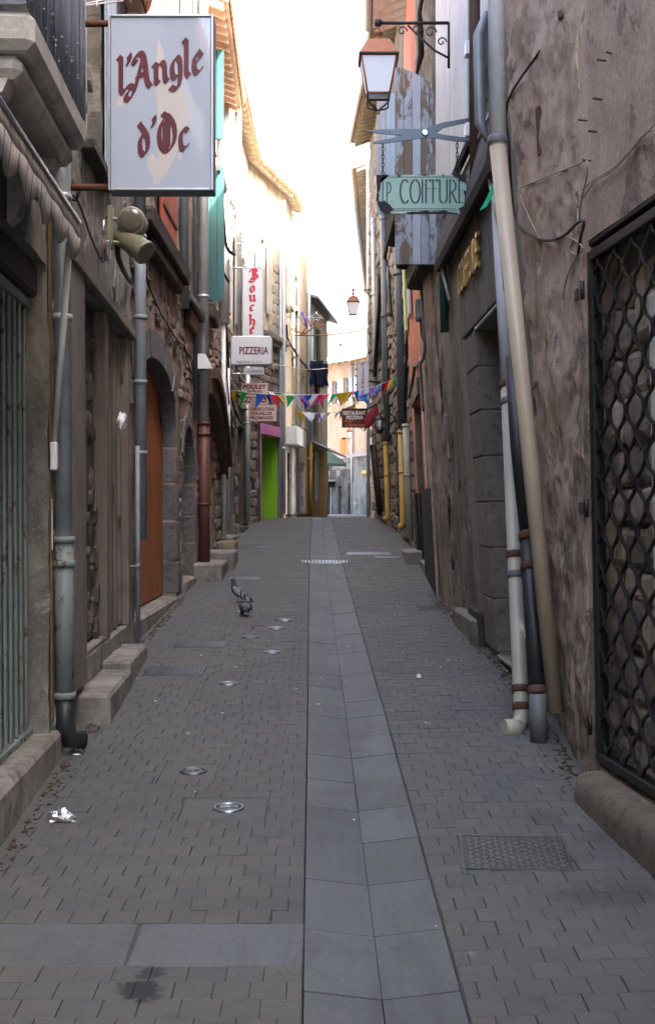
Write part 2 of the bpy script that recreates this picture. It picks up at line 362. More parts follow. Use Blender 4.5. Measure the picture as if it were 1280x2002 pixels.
plain("copper_paint", (.23, .085, .03), .45, .3, .18, 14, .06)
plain("brass", (.34, .21, .05), .38, .9, .2, 14, .05)
s = NT("sign_face"); s.done(s.ramp(s.noise(2, 5), [(.3, (.39, .435, .50)), (.7, (.42, .465, .535))]), .025, 0, (), .8)
plain("sign_face_white", (.46, .48, .515), .25, 0, .03, 3, .0, spec=.5)
plain("sign_pink", (.62, .47, .42), .5, 0, .08, 5, .05)
plain("ink_maroon", (.095, .009, .012), .4, 0, .12, 6, .0)
plain("pale_cream", (.53, .495, .45), .2, 0, .03, 3, .0)
plain("ink_red", (.36, .01, .025), .4, 0, .08, 6, .0)
plain("ink_dark", (.02, .05, .045), .5, 0, .1, 6, .0)
plain("ink_black", (.025, .025, .03), .5, 0, .1, 6, .0)
plain("ink_orange", (.75, .27, .03), .5, 0, .1, 6, .0)
plain("ink_white", (.8, .8, .8), .5, 0, .03, 6, .0)
s = NT("enamel_green"); c = s.ramp(s.noise(3, 6), [(.3, (.20, .345, .28)), (.7, (.26, .41, .34))]); c = s.mix(s.math('MULTIPLY', s.mask(s.noise(9, 8, .75, None, 0, 3), .55, .7), .5), c, (.13, .2, .16)); s.done(c, .35, 0, [(s.noise(8, 4), .08, .01)], .5)
plain("chipped", (.022, .018, .022), .8, 0, .3, 30, .4)
plain("rose_paint", (.50, .16, .36), .6, 0, .06, 5, .1)
plain("lime_paint", (.20, .42, .015), .55, 0, .05, 5, .1)
plain("navy_cloth", (.012, .018, .045), .9, 0, .4, 12, .5, 40)
plain("maroon_cloth", (.16, .01, .02), .85, 0, .3, 12, .4, 40)
plain("dark_green_paint", (.02, .055, .045), .5)
plain("dark_canvas", (.062, .053, .047), .9, 0, .15, 8, .3, 200)
plain("green_cloth", (.02, .42, .20), .8, 0, .1, 8, .2)
plain("green_canvas", (.04, .07, .042), .85, 0, .15, 8, .2)
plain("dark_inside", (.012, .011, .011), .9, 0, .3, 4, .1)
plain("cable_black", (.012, .012, .013), .6, 0, .2, 10, .1)
plain("cable_tan", (.32, .25, .17), .6, 0, .15, 10, .1)
plain("plastic_white", (.7, .7, .68), .4, 0, .05, 10, .03)
plain("plastic_grey", (.33, .35, .33), .45, 0, .1, 10, .05)
plain("lamp_olive", (.27, .25, .16), .5, .2, .25, 12, .15, dirt=(.12, .11, .08), dirt_amt=.8)
plain("lens", (.14, .13, .10), .12, 0, .1, 30, .2, 120, spec=.8)
plain("tile_red", (.42, .19, .11), .85, 0, .35, 5, .4)
plain("tile_pale", (.78, .62, .44), .85, 0, .25, 5, .4)
plain("soffit_orange", (.84, .60, .42), .8, 0, .15, 4, .2)
plain("cast_metal", (.16, .165, .165), .42, .85, .25, 22, .25, 80)
plain("cover_bright", (.32, .33, .335), .35, .9, .15, 25, .2, 80)
plain("cover_plate", (.14, .14, .125), .5, .5, .2, 9, .2, 60)
plain("collar", (.092, .094, .086), .85, 0, .25, 14, .5)
plain("grate_steel", (.45, .47, .49), .35, .9, .2, 12, .1)
plain("foil", (.82, .83, .85), .38, 1.0, .05, 9, .1)
plain("litter_white", (.75, .76, .78), .6, 0, .05, 9, .05)
plain("poster_white", (.75, .75, .73), .5, 0, .05, 9, .05)
plain("slate_grey", (.19, .205, .21), .5, .3, .2, 6, .1)
s = NT("glass_lamp"); s.done((.95, .96, .97), .3, 0, [(s.noise(30, 2), .04, .002)], .5, **{'Transmission Weight': .25, 'IOR': 1.3})
s = NT("glass_dark"); s.done((.02, .023, .025), .06, 0, [(s.noise(3, 2), .03, .01)], .6)
s = NT("reed"); k, r = isl(s, .3); c = s.ramp(s.noise(24, 5, .7, (1, 1, .3)), [(.3, (.085, .10, .125)), (.7, (.17, .19, .22))]); kk = s.n("ShaderNodeCombineColor"); [s.l(k, kk.inputs[i]) for i in range(3)]; c = s.mix(1, c, kk.outputs[0], 'MULTIPLY'); s.done(c, .45, .1, [(s.noise(50, 4), .4, .005)], .5)
s = NT("awning_stripe")                                    # narrow blue stripes on dirty beige canvas
sx = s.n("ShaderNodeSeparateXYZ"); s.l(s.pos, sx.inputs[0]); ph = s.math('FRACT', s.math('MULTIPLY', s.math('ADD', sx.outputs[1], s.math('MULTIPLY', s.noise(6, 3), .05)), 7.2))
c = s.ramp(s.noise(5, 8, .7, (1, 1, .5)), [(.3, (.25, .215, .18)), (.7, (.37, .325, .275))]); c = s.mix(s.math('LESS_THAN', ph, .12), c, (.07, .13, .18)); c = s.mix(s.math('MULTIPLY', s.mask(s.noise(7, 7, .7, (1, 1, .3), 0, 8), .5, .7), .5), c, (.09, .075, .065))
s.done(c, .9, 0, [(s.noise(10, 4, .6, (1, 1, .3)), .3, .02)], .2)
for nm, cc in dict(yellow=(.62, .42, .02), green=(.03, .36, .10), blue=(.03, .15, .55), red=(.5, .015, .05), pink=(.7, .08, .3), purple=(.28, .13, .55), white=(.75, .8, .85)).items():
    s = NT("flag_" + nm); tr = s.n("ShaderNodeBsdfTranslucent"); tr.inputs[0].default_value = (*cc, 1); mx = s.n("ShaderNodeMixShader"); mx.inputs[0].default_value = .4
    s.done(cc, .6, 0, (), .3); s.l(s.b.outputs[0], mx.inputs[1]); s.l(tr.outputs[0], mx.inputs[2]); s.l(mx.outputs[0], s.out.inputs[0])
for nm, cc in dict(grey=(.115, .13, .15), pale=(.25, .27, .30), neck=(.022, .04, .045), bar=(.018, .02, .024), leg=(.28, .10, .08), beak=(.05, .045, .045)).items(): plain("pigeon_" + nm, cc, .6, 0, .15, 60, .2, 150)

# ------------------------------------------------------------------ facades: a street front in plan with its own lean
class Fac:
    def __init__(s, A, B, side, l0=0., l1=None, cap=4.6):
        s.A = Vector(A); s.B = Vector(B); d = s.B - s.A; s.L = d.length; s.t = d / s.L
        s.n = Vector((s.t.y, -s.t.x)); 
        if (s.n.x < 0) != (side > 0): s.n = -s.n          # side -1: left row (faces +X), +1: right row (faces -X)
        s.l0 = l0; s.l1 = l0 if l1 is None else l1; s.cap = cap
    def off(s, u, z):
        b = s.A + s.t * u; l = lerp(s.l0, s.l1, min(max(u / s.L, 0), 1)); return l * min(max(z - zg(b.y), -1), s.cap)
    def pt(s, u, d, z):
        b = s.A + s.t * u; o = d + s.off(u, z); return Vector((b.x + s.n.x * o, b.y + s.n.y * o, z))
    def uY(s, Y): return (Y - s.A.y) / s.t.y
    def at(s, x, y, d=0.):
        k, m = (x - CX) / FPX, (y - CY) / FPX; o = d; u = 0
        for _ in range(14):
            Y = (o + s.A.dot(s.n)) / (k * s.n.x + s.n.y); P = Vector((k * Y, Y)); u = (P - s.A).dot(s.t); z = EYE - m * Y; o = d + s.off(u, z)
        return u, z
    def box(s, mb, u0, u1, d0, d1, z0, z1): 
        mb.hexa([s.pt(u0, d0, z0), s.pt(u1, d0, z0), s.pt(u1, d1, z0), s.pt(u0, d1, z0), s.pt(u0, d0, z1), s.pt(u1, d0, z1), s.pt(u1, d1, z1), s.pt(u0, d1, z1)])
    def cham(s, mb, u0, u1, d0, d1, z0, z1, b=.008, jit=0): mb.cham(u0, u1, d0, d1, z0, z1, b, s.pt, jit)
    def part(s, name, mat, parent, *a, b=.006, jit=0, label=None):
        mb = MB(); s.cham(mb, *a, b=b, jit=jit); o = build(name, mb, mat, parent)
        if label: o['label'] = label
        return o
    def pipe(s, name, mat, parent, pts, r, n=12, label=None, clips=(), clipmat=None):
        mb = MB(); mb.tube([s.pt(*p) for p in pts], r, n); o = build(name, mb, mat, parent)
        if label: o['label'] = label
        for (u, d, z) in clips:
            mb = MB(); c = s.pt(u, d, z); mb.lathe(c, [(r * 1.16, -.018), (r * 1.2, 0), (r * 1.16, .018)], 12); mb.tube([s.pt(u + r * .9, d, z), s.pt(u + r * .9, -.02, z)], .009, 5)
            build('bracket', mb, clipmat or mat, o)
        return o

def wall(F, parent, mat, u0, u1, z0, z1, ops=(), step=.12, amp=.006, freq=1.6, thick=3.0, name='wall', rough2=0, seed=0, ends=True, octv=4, H=1.0):
    def cuts(a, b, xs):
        c = sorted({round(x, 5) for x in [a, b] + [x for x in xs if a < x < b]}); out = []
        for p, q in zip(c, c[1:]):
            n = max(1, int(math.ceil((q - p) / step))); out += [p + (q - p) * i / n for i in range(n)]
        return out + [b]
    us = cuts(u0, u1, [x for o in ops for x in o[:2]]); zs = cuts(z0, z1, [x for o in ops for x in o[2:4]])
    def disp(u, z):
        p = F.pt(u, 0, z); v = noise.fractal(p * freq + Vector((seed, 0, 0)), H, 2.1, octv) * amp
        if rough2: q = noise.fractal(p * 5 + Vector((seed, 9, 0)), .9, 2.2, 4); v -= rough2 * max(0, q - .15)
        return v
    mb = MB(); grid = {}
    for i, u in enumerate(us):
        for j, z in enumerate(zs): grid[i, j] = mb.add([F.pt(u, disp(u, z), z)])
    def inside(u, z): return any(o[0] < u < o[1] and o[2] < z < o[3] for o in ops)
    mb.sm = True
    for i in range(len(us) - 1):
        for j in range(len(zs) - 1):
            if not inside((us[i] + us[i + 1]) / 2, (zs[j] + zs[j + 1]) / 2): mb.face([grid[i, j], grid[i + 1, j], grid[i + 1, j + 1], grid[i, j + 1]])
    mb.sm = False
    for (a, b, c, d, dep) in ops:
        for u in (a, b):
            if u0 < u < u1:
                js = [j for j in range(len(zs)) if c - 1e-4 <= zs[j] <= d + 1e-4]
                for p, q in zip(js, js[1:]): mb.poly([F.pt(u, disp(u, zs[p]), zs[p]), F.pt(u, disp(u, zs[q]), zs[q]), F.pt(u, -dep, zs[q]), F.pt(u, -dep, zs[p])])
        for z in (c, d):
            if z0 < z < z1:
                js = [i for i in range(len(us)) if a - 1e-4 <= us[i] <= b + 1e-4]
                for p, q in zip(js, js[1:]): mb.poly([F.pt(us[p], disp(us[p], z), z), F.pt(us[q], disp(us[q], z), z), F.pt(us[q], -dep, z), F.pt(us[p], -dep, z)])
    if ends:
        for u, flip in ((u0, 0), (u1, 1)):
            for j in range(len(zs) - 1): mb.poly([F.pt(u, disp(u, zs[j]), zs[j]), F.pt(u, disp(u, zs[j + 1]), zs[j + 1]), F.pt(u, -thick, zs[j + 1]), F.pt(u, -thick, zs[j])])
        for i in range(len(us) - 1): mb.poly([F.pt(us[i], disp(us[i], z1), z1), F.pt(us[i + 1], disp(us[i + 1], z1), z1), F.pt(us[i + 1], -thick, z1), F.pt(us[i], -thick, z1)])
        mb.poly([F.pt(u0, -thick, z0), F.pt(u1, -thick, z0), F.pt(u1, -thick, z1), F.pt(u0, -thick, z1)])
    return build(name, mb, mat, parent, flip=False)

def arch_z(ua, ub, zs, zt, u):
    t = (u - (ua + ub) / 2) / ((ub - ua) / 2); return zs + (zt - zs) * math.sqrt(max(0, 1 - min(1, abs(t)) ** 2.2))
def spandrel(F, parent, mat, ua, ub, zs, zt, ztop, depth, n=16, name='spandrel'):
    mb = MB()
    for i in range(n):
        p, q = [(ua + ub) / 2 - math.cos(math.pi * k / n) * (ub - ua) / 2 for k in (i, i + 1)]
        zp, zq = arch_z(ua, ub, zs, zt, p), arch_z(ua, ub, zs, zt, q)
        mb.poly([F.pt(p, .002, zp), F.pt(q, .002, zq), F.pt(q, .002, ztop), F.pt(p, .002, ztop)])
        mb.poly([F.pt(p, .002, zp), F.pt(q, .002, zq), F.pt(q, -depth, zq), F.pt(p, -depth, zp)])
    return build(name, mb, mat, parent, flip=False)
def voussoirs(F, parent, mat, ua, ub, zs, zt, depth, t=.24, n=11, proud=.014, name='arch_stone'):
    for i in range(n):
        mb = MB(); P = []
        for k in (i + .04, i + .96):
            a = math.pi * k / n; u = (ua + ub) / 2 - math.cos(a) * (ub - ua) / 2; z = arch_z(ua, ub, zs, zt, u) - .004
            uo = (ua + ub) / 2 - math.cos(a) * ((ub - ua) / 2 + t); zo = zs + (zt - zs + t) * math.sin(a) ** .9
            P += [(u, z), (uo, max(zo, z + .02))]
        pr = proud + R.uniform(-.006, .01)
        lo = [F.pt(P[0][0], -depth, P[0][1]), F.pt(P[2][0], -depth, P[2][1]), F.pt(P[3][0], -depth, P[3][1]), F.pt(P[1][0], -depth, P[1][1])]
        hi = [F.pt(P[0][0], pr, P[0][1]), F.pt(P[2][0], pr, P[2][1]), F.pt(P[3][0], pr, P[3][1]), F.pt(P[1][0], pr, P[1][1])]
        mb.hexa(lo + hi); build(name, mb, mat, parent)
def jambs(F, parent, mat, u_in, u_out, z0, z1, depth, h=.34, name='jamb_stone'):
    z = z0
    while z < z1 - .08:
        hh = min(h * R.uniform(.8, 1.25), z1 - z); e = R.uniform(0, .09)
        a, b = (u_in, u_out + e) if u_out > u_in else (u_out - e, u_in)
        if u_out > u_in: a -= .006
        else: b += .006
        F.part(name, mat, parent, a, b, -depth, .012 + R.uniform(-.004, .012), z + .006, z + hh - .006, b=.014, jit=.003); z += hh
STONES = []
def stone_pool():
    for k in range(9):
        mb = MB(); mb.cham(-.5, .5, -.5, .5, -.5, .5, .16, None, .07); me = bpy.data.meshes.new("stone")
        me.from_pydata(mb.v, [], mb.f); me.update(); fix_normals(me); STONES.append(me)
stone_pool(); STONE_MATS = {}
def stones_for(mat):
    if mat not in STONE_MATS:
        L = []
        for me in STONES: c = me.copy(); c.materials.append(M[mat]); L.append(c)
        STONE_MATS[mat] = L
    return STONE_MATS[mat]
def rubble(F, parent, mat, u0, u1, z0, z1, avoid=(), hr=(.10, .22), lr=(.14, .38), proud=.03, d=0, limit=280, fill=.9, seed=1, order=None):
    rr = random.Random(seed); lst = []; z = z0
    while z < z1:
        h = rr.uniform(*hr); u = u0 - rr.uniform(0, .2)
        while u < u1:
            l = rr.uniform(*lr); uc, zc = u + l / 2, z + h / 2 + rr.uniform(-.02, .02)
            if u0 < uc < u1 and zc + h / 2 < z1 + .05 and rr.random() < fill and zc > zg(F.pt(uc, 0, 0).y) - .02 and not any(a[0] - l / 2 < uc < a[1] + l / 2 and a[2] - h / 2 < zc < a[3] + h / 2 for a in avoid):
                lst.append((uc, zc, l - .02, h - .02, rr.uniform(.4, 1.3) * proud))
            u += l
        z += h
    ang = math.atan2(F.t.y, F.t.x); lean = math.atan(lerp(F.l0, F.l1, .5)); mes = stones_for(mat)
    lst.sort(key=order or (lambda q: F.pt(q[0], 0, q[1]).y))
    for (uc, zc, l, h, p) in lst[:limit]:
        o = instance('stone', rr.choice(mes), parent, F.pt(uc, d + p * .5 - .04, zc), (rr.uniform(-.06, .06), rr.uniform(-.1, .1), ang), (l, .08 + p, h))
    rest = lst[limit:]
    if rest:
        mb = MB()
        for (uc, zc, l, h, p) in rest: F.cham(mb, uc - l / 2, uc + l / 2, d - .05, d + p, zc - h / 2, zc + h / 2, .03, .012)
        tag(build('rubble_stones', mb, mat, parent), kind='stuff')
def flakes(F, parent, mat, u0, u1, z0, z1, n, size, proud, seed, d=0, name='render_flakes', asp=1.0):
    rr = random.Random(seed); mb = MB()
    for _ in range(n):
        u, z = rr.uniform(u0, u1), lerp(z0, z1, rr.random() ** 1.3); s_ = size * rr.uniform(.4, 1.5); k = rr.randint(6, 9); p = proud * rr.uniform(.3, 1.2); P = []
        for i in range(k):
            a = 2 * math.pi * i / k + rr.uniform(-.25, .25); q = s_ * rr.uniform(.55, 1.1); P.append((u + q * asp * math.cos(a), z + q * 1.5 * math.sin(a)))
        if min(a for a, b in P) < u0 or max(a for a, b in P) > u1: continue
        lo = mb.add([F.pt(a, d - .02, b) for a, b in P]); hi = mb.add([F.pt(lerp(u, a, .8), d + p, lerp(z, b, .8)) for a, b in P]); md_ = mb.add([F.pt(a, d + p * .3, b) for a, b in P])
        mb.face([hi + i for i in range(k)])
        for i in range(k): j = (i + 1) % k; mb.face([lo + i, lo + j, md_ + j, md_ + i]); mb.face([md_ + i, md_ + j, hi + j, hi + i])
    return tag(build(name, mb, mat, parent), kind='stuff')
def planks(F, parent, mat, u0, u1, z0, z1, d, n, t=.025, gap=.004, name='plank', topz=None, jit=.002, mats=None):
    w = (u1 - u0) / n
    for i in range(n):
        a, b = u0 + w * i + gap / 2, u0 + w * (i + 1) - gap / 2; zt = z1 if topz is None else min(topz(a), topz(b))
        F.part(name, mats[i % len(mats)] if mats else mat, parent, a, b, d, d + t + R.uniform(0, .004), z0 + R.uniform(0, .006), zt, b=.004)
def shutter(F, parent, mat, u0, u1, z0, z1, d=.03, n=4, name='shutter', bars=True, label=None):
    mb = MB(); F.cham(mb, u0, u1, d, d + .012, z0, z1, .003); o = build(name, mb, mat, parent)
    if label: o['label'] = label
    w = (u1 - u0) / n
    for i in range(n): F.part('board', mat, o, u0 + w * i + .003, u0 + w * (i + 1) - .003, d + .014, d + .032, z0, z1, b=.004)
    if bars:
        for z in (lerp(z0, z1, .17), lerp(z0, z1, .83)): F.part('strap_hinge', 'iron_rust', o, u0 + .01, u1 - .01, d + .034, d + .046, z - .022, z + .022, b=.004)
    return o
def window(F, parent, ua, ub, z0, z1, dep, frame='shutter_white', sill=None):
    F.part('glazing', 'glass_dark', parent, ua - .02, ub + .02, -dep - .02, -dep, z0 - .02, z1 + .02)
    mb = MB(); w = .05
    for a, b, c, d in ((ua, ua + w, z0, z1), (ub - w, ub, z0, z1), (ua, ub, z0, z0 + w), (ua, ub, z1 - w, z1), ((ua + ub) / 2 - w / 2, (ua + ub) / 2 + w / 2, z0, z1), (ua, ub, lerp(z0, z1, .62), lerp(z0, z1, .62) + .03)):
        F.box(mb, a, b, -dep + .002 + .001 * len(mb.f) / 6, -dep + .04 + .001 * len(mb.f) / 6, c, d)
    build('window_frame', mb, frame, parent)
    if sill: F.part('window_sill', sill, parent, ua - .08, ub + .08, -dep + .05, .09, z0 - .08, z0 - .004, b=.012)
def eave(F, parent, u0, u1, z, over, tile='tile_red', soffit='soffit_orange', gutter='zinc_pale', raf=.45, rise=.32, back=4.0):
    mb = MB()
    p = [F.pt(u0, over, z), F.pt(u1, over, z), F.pt(u1, -back, z + rise * (back + over)), F.pt(u0, -back, z + rise * (back + over))]
    mb.hexa([q - Vector((0, 0, .03)) for q in p] + [q + Vector((0, 0, .04)) for q in p]); r = build('roof', mb, [tile], parent)
    mb = MB(); q = [F.pt(u0, over - .02, z - .034), F.pt(u1, over - .02, z - .034), F.pt(u1, -.1, z - .034 + rise * (over + .08)), F.pt(u0, -.1, z - .034 + rise * (over + .08))]
    mb.hexa([x - Vector((0, 0, .02)) for x in q] + q); build('soffit', mb, soffit, r)
    n = int((u1 - u0) / .19); mb = MB(); me = None
    for i in range(n):                                     # tile ends along the eave
        a = F.pt(u0 + (i + .5) * (u1 - u0) / n, over + .03, z + .03); b = F.pt(u0 + (i + .5) * (u1 - u0) / n, -1.2, z + .03 + rise * (over + 1.23)); mb.tube([a, b], .085, 8)
    tag(build('roof_tiles', mb, tile, r), kind='stuff')
    k = max(1, int((u1 - u0) / raf))
    for i in range(k + 1):
        u = lerp(u0 + .06, u1 - .06, i / k); m2 = MB(); 
        a = [F.pt(u - .035, -.1, z - .15 + rise * (over + .1)), F.pt(u + .035, -.1, z - .15 + rise * (over + .1)), F.pt(u + .035, over - .08, z - .15), F.pt(u - .035, over - .08, z - .15)]
        m2.hexa(a + [x + Vector((0, 0, .10)) for x in a]); build('rafter', m2, soffit, r)
    if gutter:
        mb = MB(); mb.tube([F.pt(u0 - .05, over + .07, z - .01), F.pt(u1 + .05, over + .07, z - .03)], .065, 10); build('roof_gutter', mb, gutter, r)
    return r
def flat_shutter(parent, Y, x0, x1, top, bot, mats, nb, label):      # a shutter standing open, square to the wall
    mb = MB(); o = None; w = (x1 - x0) / nb
    mb.cham(x0, x1, Y, Y + .018, bot, min(top(x0), top(x1)), .004); o = build('open_shutter', mb, mats[0], parent); o['label'] = label
    for i in range(nb):
        a, b = x0 + w * i + .003, x0 + w * (i + 1) - .003; mb = MB(); y0 = Y - .02 - R.uniform(0, .006)
        mb.hexa([(a, y0, bot), (b, y0, bot), (b, Y - .001, bot), (a, Y - .001, bot), (a, y0, top(a)), (b, y0, top(b)), (b, Y - .001, top(b)), (a, Y - .001, top(a))]); build('board', mb, mats[i % len(mats)], o)
    for z in (lerp(bot, top(x0), .2), lerp(bot, top(x0), .8)): mb = MB(); mb.box(x0 + .02, x1, Y + .019, Y + .04, z - .04, z + .04); build('batten', mb, mats[0], o)
    return o
def cable(F, parent, pts, r=.008, mat='cable_black', name='cable'):
    P = [Vector(F.pt(*p)) for p in pts]; Q = []
    for a, b in zip(P, P[1:]):
        for i in range(6): t = i / 6; Q.append(a.lerp(b, t) - Vector((0, 0, .05 * (b - a).length * 4 * t * (1 - t) * .5)))
    mb = MB(); mb.tube(Q + [P[-1]], r, 6); return build(name, mb, mat, parent)

# ------------------------------------------------------------------ lettering
def text_mesh(body, h, width=None, bold=0., shear=0., depth=.003):
    cu = bpy.data.curves.new("t", 'FONT'); cu.body = body; cu.size = 1; cu.offset = bold; cu.shear = shear; cu.extrude = 0; cu.resolution_u = 3
    ob = bpy.data.objects.new("t", cu); COL.objects.link(ob); dg = bpy.context.evaluated_depsgraph_get(); dg.update()
    me = bpy.data.meshes.new_from_object(ob.evaluated_get(dg)); V = np.array([v.co[:2] for v in me.vertices]); Fs = [tuple(p.vertices) for p in me.polygons]
    bpy.data.objects.remove(ob); bpy.data.curves.remove(cu); bpy.data.meshes.remove(me)
    lo, hi = V.min(0), V.max(0); V = (V - lo) / (hi - lo); w = width if width else h * (hi - lo)[0] / (hi - lo)[1]
    return V * np.array([w, h]), Fs
def put_text(parent, mat, body, o, ax, az, h, width=None, bold=0., shear=0., center=False, nrm=None, name='lettering', thick=.0):
    V, Fs = text_mesh(body, h, width, bold, shear); o, ax, az = Vector(o), Vector(ax), Vector(az); mb = MB()
    if center: o = o - ax * (V[:, 0].max() / 2)
    n = mb.add([o + ax * x + az * y for x, y in V])
    for f in Fs: mb.face([n + i for i in f])
    ob = build(name, mb, mat, parent, flip=False)
    if thick:
        md = ob.modifiers.new("thick", 'SOLIDIFY'); md.thickness = thick; md.offset = 0
    return ob
BL = {   # broad-nib letters: strokes as point lists; x-height 1
 'l': (.42, [[(-.12, 1.62), (.02, 1.5), (.02, .2), (.16, .04)]]), "'": (.25, [[(.06, 1.6), (.08, 1.42), (-.02, 1.24)]]),
 'n': (.86, [[(-.12, .92), (.02, .84), (.02, .18), (.14, .06)], [(.06, .78), (.28, .96), (.48, .82), (.48, .2), (.62, .05)]]),
 'u': (.86, [[(-.12, .95), (.02, .84), (.02, .22), (.16, .05), (.42, .22)], [(.36, .95), (.48, .84), (.48, .18), (.62, .05)]]),
 'e': (.66, [[(.24, .97), (.02, .78), (.02, .22), (.2, .03), (.42, .22)], [(.22, .97), (.42, .76), (.06, .46)]]),
 'c': (.62, [[(.42, .84), (.22, .97), (.02, .78), (.02, .22), (.2, .03), (.42, .22)]]),
 'o': (.76, [[(.24, .98), (.02, .78), (.02, .22), (.24, .03), (.48, .22), (.48, .78), (.24, .98)]]),
 'g': (.78, [[(.24, .98), (.02, .78), (.02, .26), (.2, .06), (.48, .3)], [(.24, .98), (.48, .86), (.48, -.2), (.24, -.42), (-.05, -.24)]]),
 'd': (.78, [[(.24, .98), (.02, .78), (.02, .22), (.24, .03), (.48, .22), (.48, .8), (.3, 1.05), (-.02, 1.4)], [(.24, .98), (.44, .8)]]),
 'h': (.86, [[(-.12, 1.62), (.02, 1.5), (.02, .16)], [(.06, .78), (.28, .96), (.48, .8), (.48, .12), (.3, -.28), (.18, -.36)]]),
 'r': (.6, [[(-.12, .95), (.02, .84), (.02, .18), (.14, .06)], [(.06, .78), (.26, .98), (.44, .84)]]),
 'A': (1.25, [[(.02, 1.26), (.14, 1.52), (.42, 1.58), (.62, 1.36), (.72, .7), (.78, .2), (.96, .04)], [(.56, 1.36), (.3, .62), (.14, .1), (-.16, -.34), (-.42, -.22), (-.3, .02)], [(.24, .62), (.7, .62)], [(.02, 1.26), (.18, 1.2)], [(-.42, .22), (-.2, .3), (.06, .16)]]),
 'O': (1.3, [[(.56, 1.6), (.2, 1.34), (.06, .8), (.2, .26), (.56, 0), (.92, .3), (1.04, .8), (.9, 1.3), (.56, 1.6)], [(.42, 1.36), (.42, .26)], [(.62, 1.42), (.62, .22)], [(.3, 1.7), (.66, 1.5)]]),
 'B': (1.2, [[(.16, 1.5), (.3, 1.4), (.3, .1)], [(-.1, 1.16), (.02, 1.46), (.3, 1.56), (.66, 1.52), (.84, 1.28), (.66, .92), (.36, .84)], [(.5, .86), (.86, .66), (.92, .34), (.7, .06), (.3, .02), (-.02, .16)], [(.52, 1.44), (.52, .16)], [(-.2, -.2), (.1, -.34), (.5, -.26)]]),
}
def nib_text(parent, mat, body, o, ax, az, nrm, xh, nibw=.30, ang=38, thin=.055, glyphs=BL, sx=1., name='lettering', baseline_rise=0.):
    o, ax, az, nrm = Vector(o), Vector(ax), Vector(az), Vector(nrm); mb = MB(); ca, sa = math.cos(math.radians(ang)), math.sin(math.radians(ang))
    nv = [(ca * nibw / 2 * a - sa * thin / 2 * b, sa * nibw / 2 * a + ca * thin / 2 * b) for a, b in ((1, 1), (-1, 1), (-1, -1), (1, -1))]
    x = 0.; k = 0
    for ch in body:
        if ch == ' ': x += .5; continue
        adv, strokes = glyphs[ch]
        for st in strokes:
            P = []                                      # round the corners a little
            for i in range(len(st) - 1):
                for t in (0, .5): P.append((lerp(st[i][0], st[i + 1][0], t), lerp(st[i][1], st[i + 1][1], t)))
            P.append(st[-1])
            if glyphs is not BL or len(st) > 4: P = [P[0]] + [((P[i - 1][0] + 2 * P[i][0] + P[i + 1][0]) / 4, (P[i - 1][1] + 2 * P[i][1] + P[i + 1][1]) / 4) for i in range(1, len(P) - 1)] + [P[-1]]
            for a, b in zip(P, P[1:]):
                pts = [(q[0] + w[0], q[1] + w[1]) for q in (a, b) for w in nv]; hull = convex(pts); k += 1
                mb.poly([o + (ax * (px * sx + x * sx) + az * (py + baseline_rise * (x + px))) * xh + nrm * (.0004 * (k % 9)) for px, py in hull])
        x += adv
    return build(name, mb, mat, parent, flip=False)
def convex(p):
    p = sorted(set(p)); 
    def half(q):
        h = []
        for c in q:
            while len(h) > 1 and (h[-1][0] - h[-2][0]) * (c[1] - h[-2][1]) - (h[-1][1] - h[-2][1]) * (c[0] - h[-2][0]) <= 0: h.pop()
            h.append(c)
        return h[:-1]
    return half(p) + half(p[::-1])
def arc(cx, cy, rx, ry, a0, a1, n=10): return [(cx + rx * math.cos(math.radians(lerp(a0, a1, i / n))), cy + ry * math.sin(math.radians(lerp(a0, a1, i / n)))) for i in range(n + 1)]
DC = {   # tall narrow thick-and-thin capitals, height 1
 'J': (.16, [[(.06, 1), (.06, .1), (.0, -.06)]]), '.': (.10, [[(.02, .02), (.03, .03)]]),
 'P': (.32, [[(.04, 1), (.04, 0)], [(.04, .98)] + arc(.1, .72, .16, .26, 90, -90) + [(.04, .46)]]),
 'C': (.36, [arc(.19, .5, .17, .5, 50, 310, 16)]), 'O': (.42, [arc(.2, .5, .18, .5, 0, 360, 20)]),
 'I': (.13, [[(.04, 1), (.04, 0)]]), 'F': (.25, [[(.04, 1), (.04, 0)], [(.04, .98), (.2, .98)], [(.04, .62), (.17, .62)], [(.2, 1), (.2, .9)]]),
 'U': (.37, [[(.04, 1), (.04, .25)] + arc(.17, .22, .13, .22, 180, 360) + [(.30, .25), (.30, 1)]]),
 'R': (.33, [[(.04, 1), (.04, 0)], [(.04, .98)] + arc(.1, .73, .15, .25, 90, -90) + [(.04, .48)], [(.1, .48), (.28, 0)]]),
 'E': (.25, [[(.04, 1), (.04, 0)], [(.04, .98), (.2, .98)], [(.04, .55), (.17, .55)], [(.04, .02), (.21, .02)]]),
}

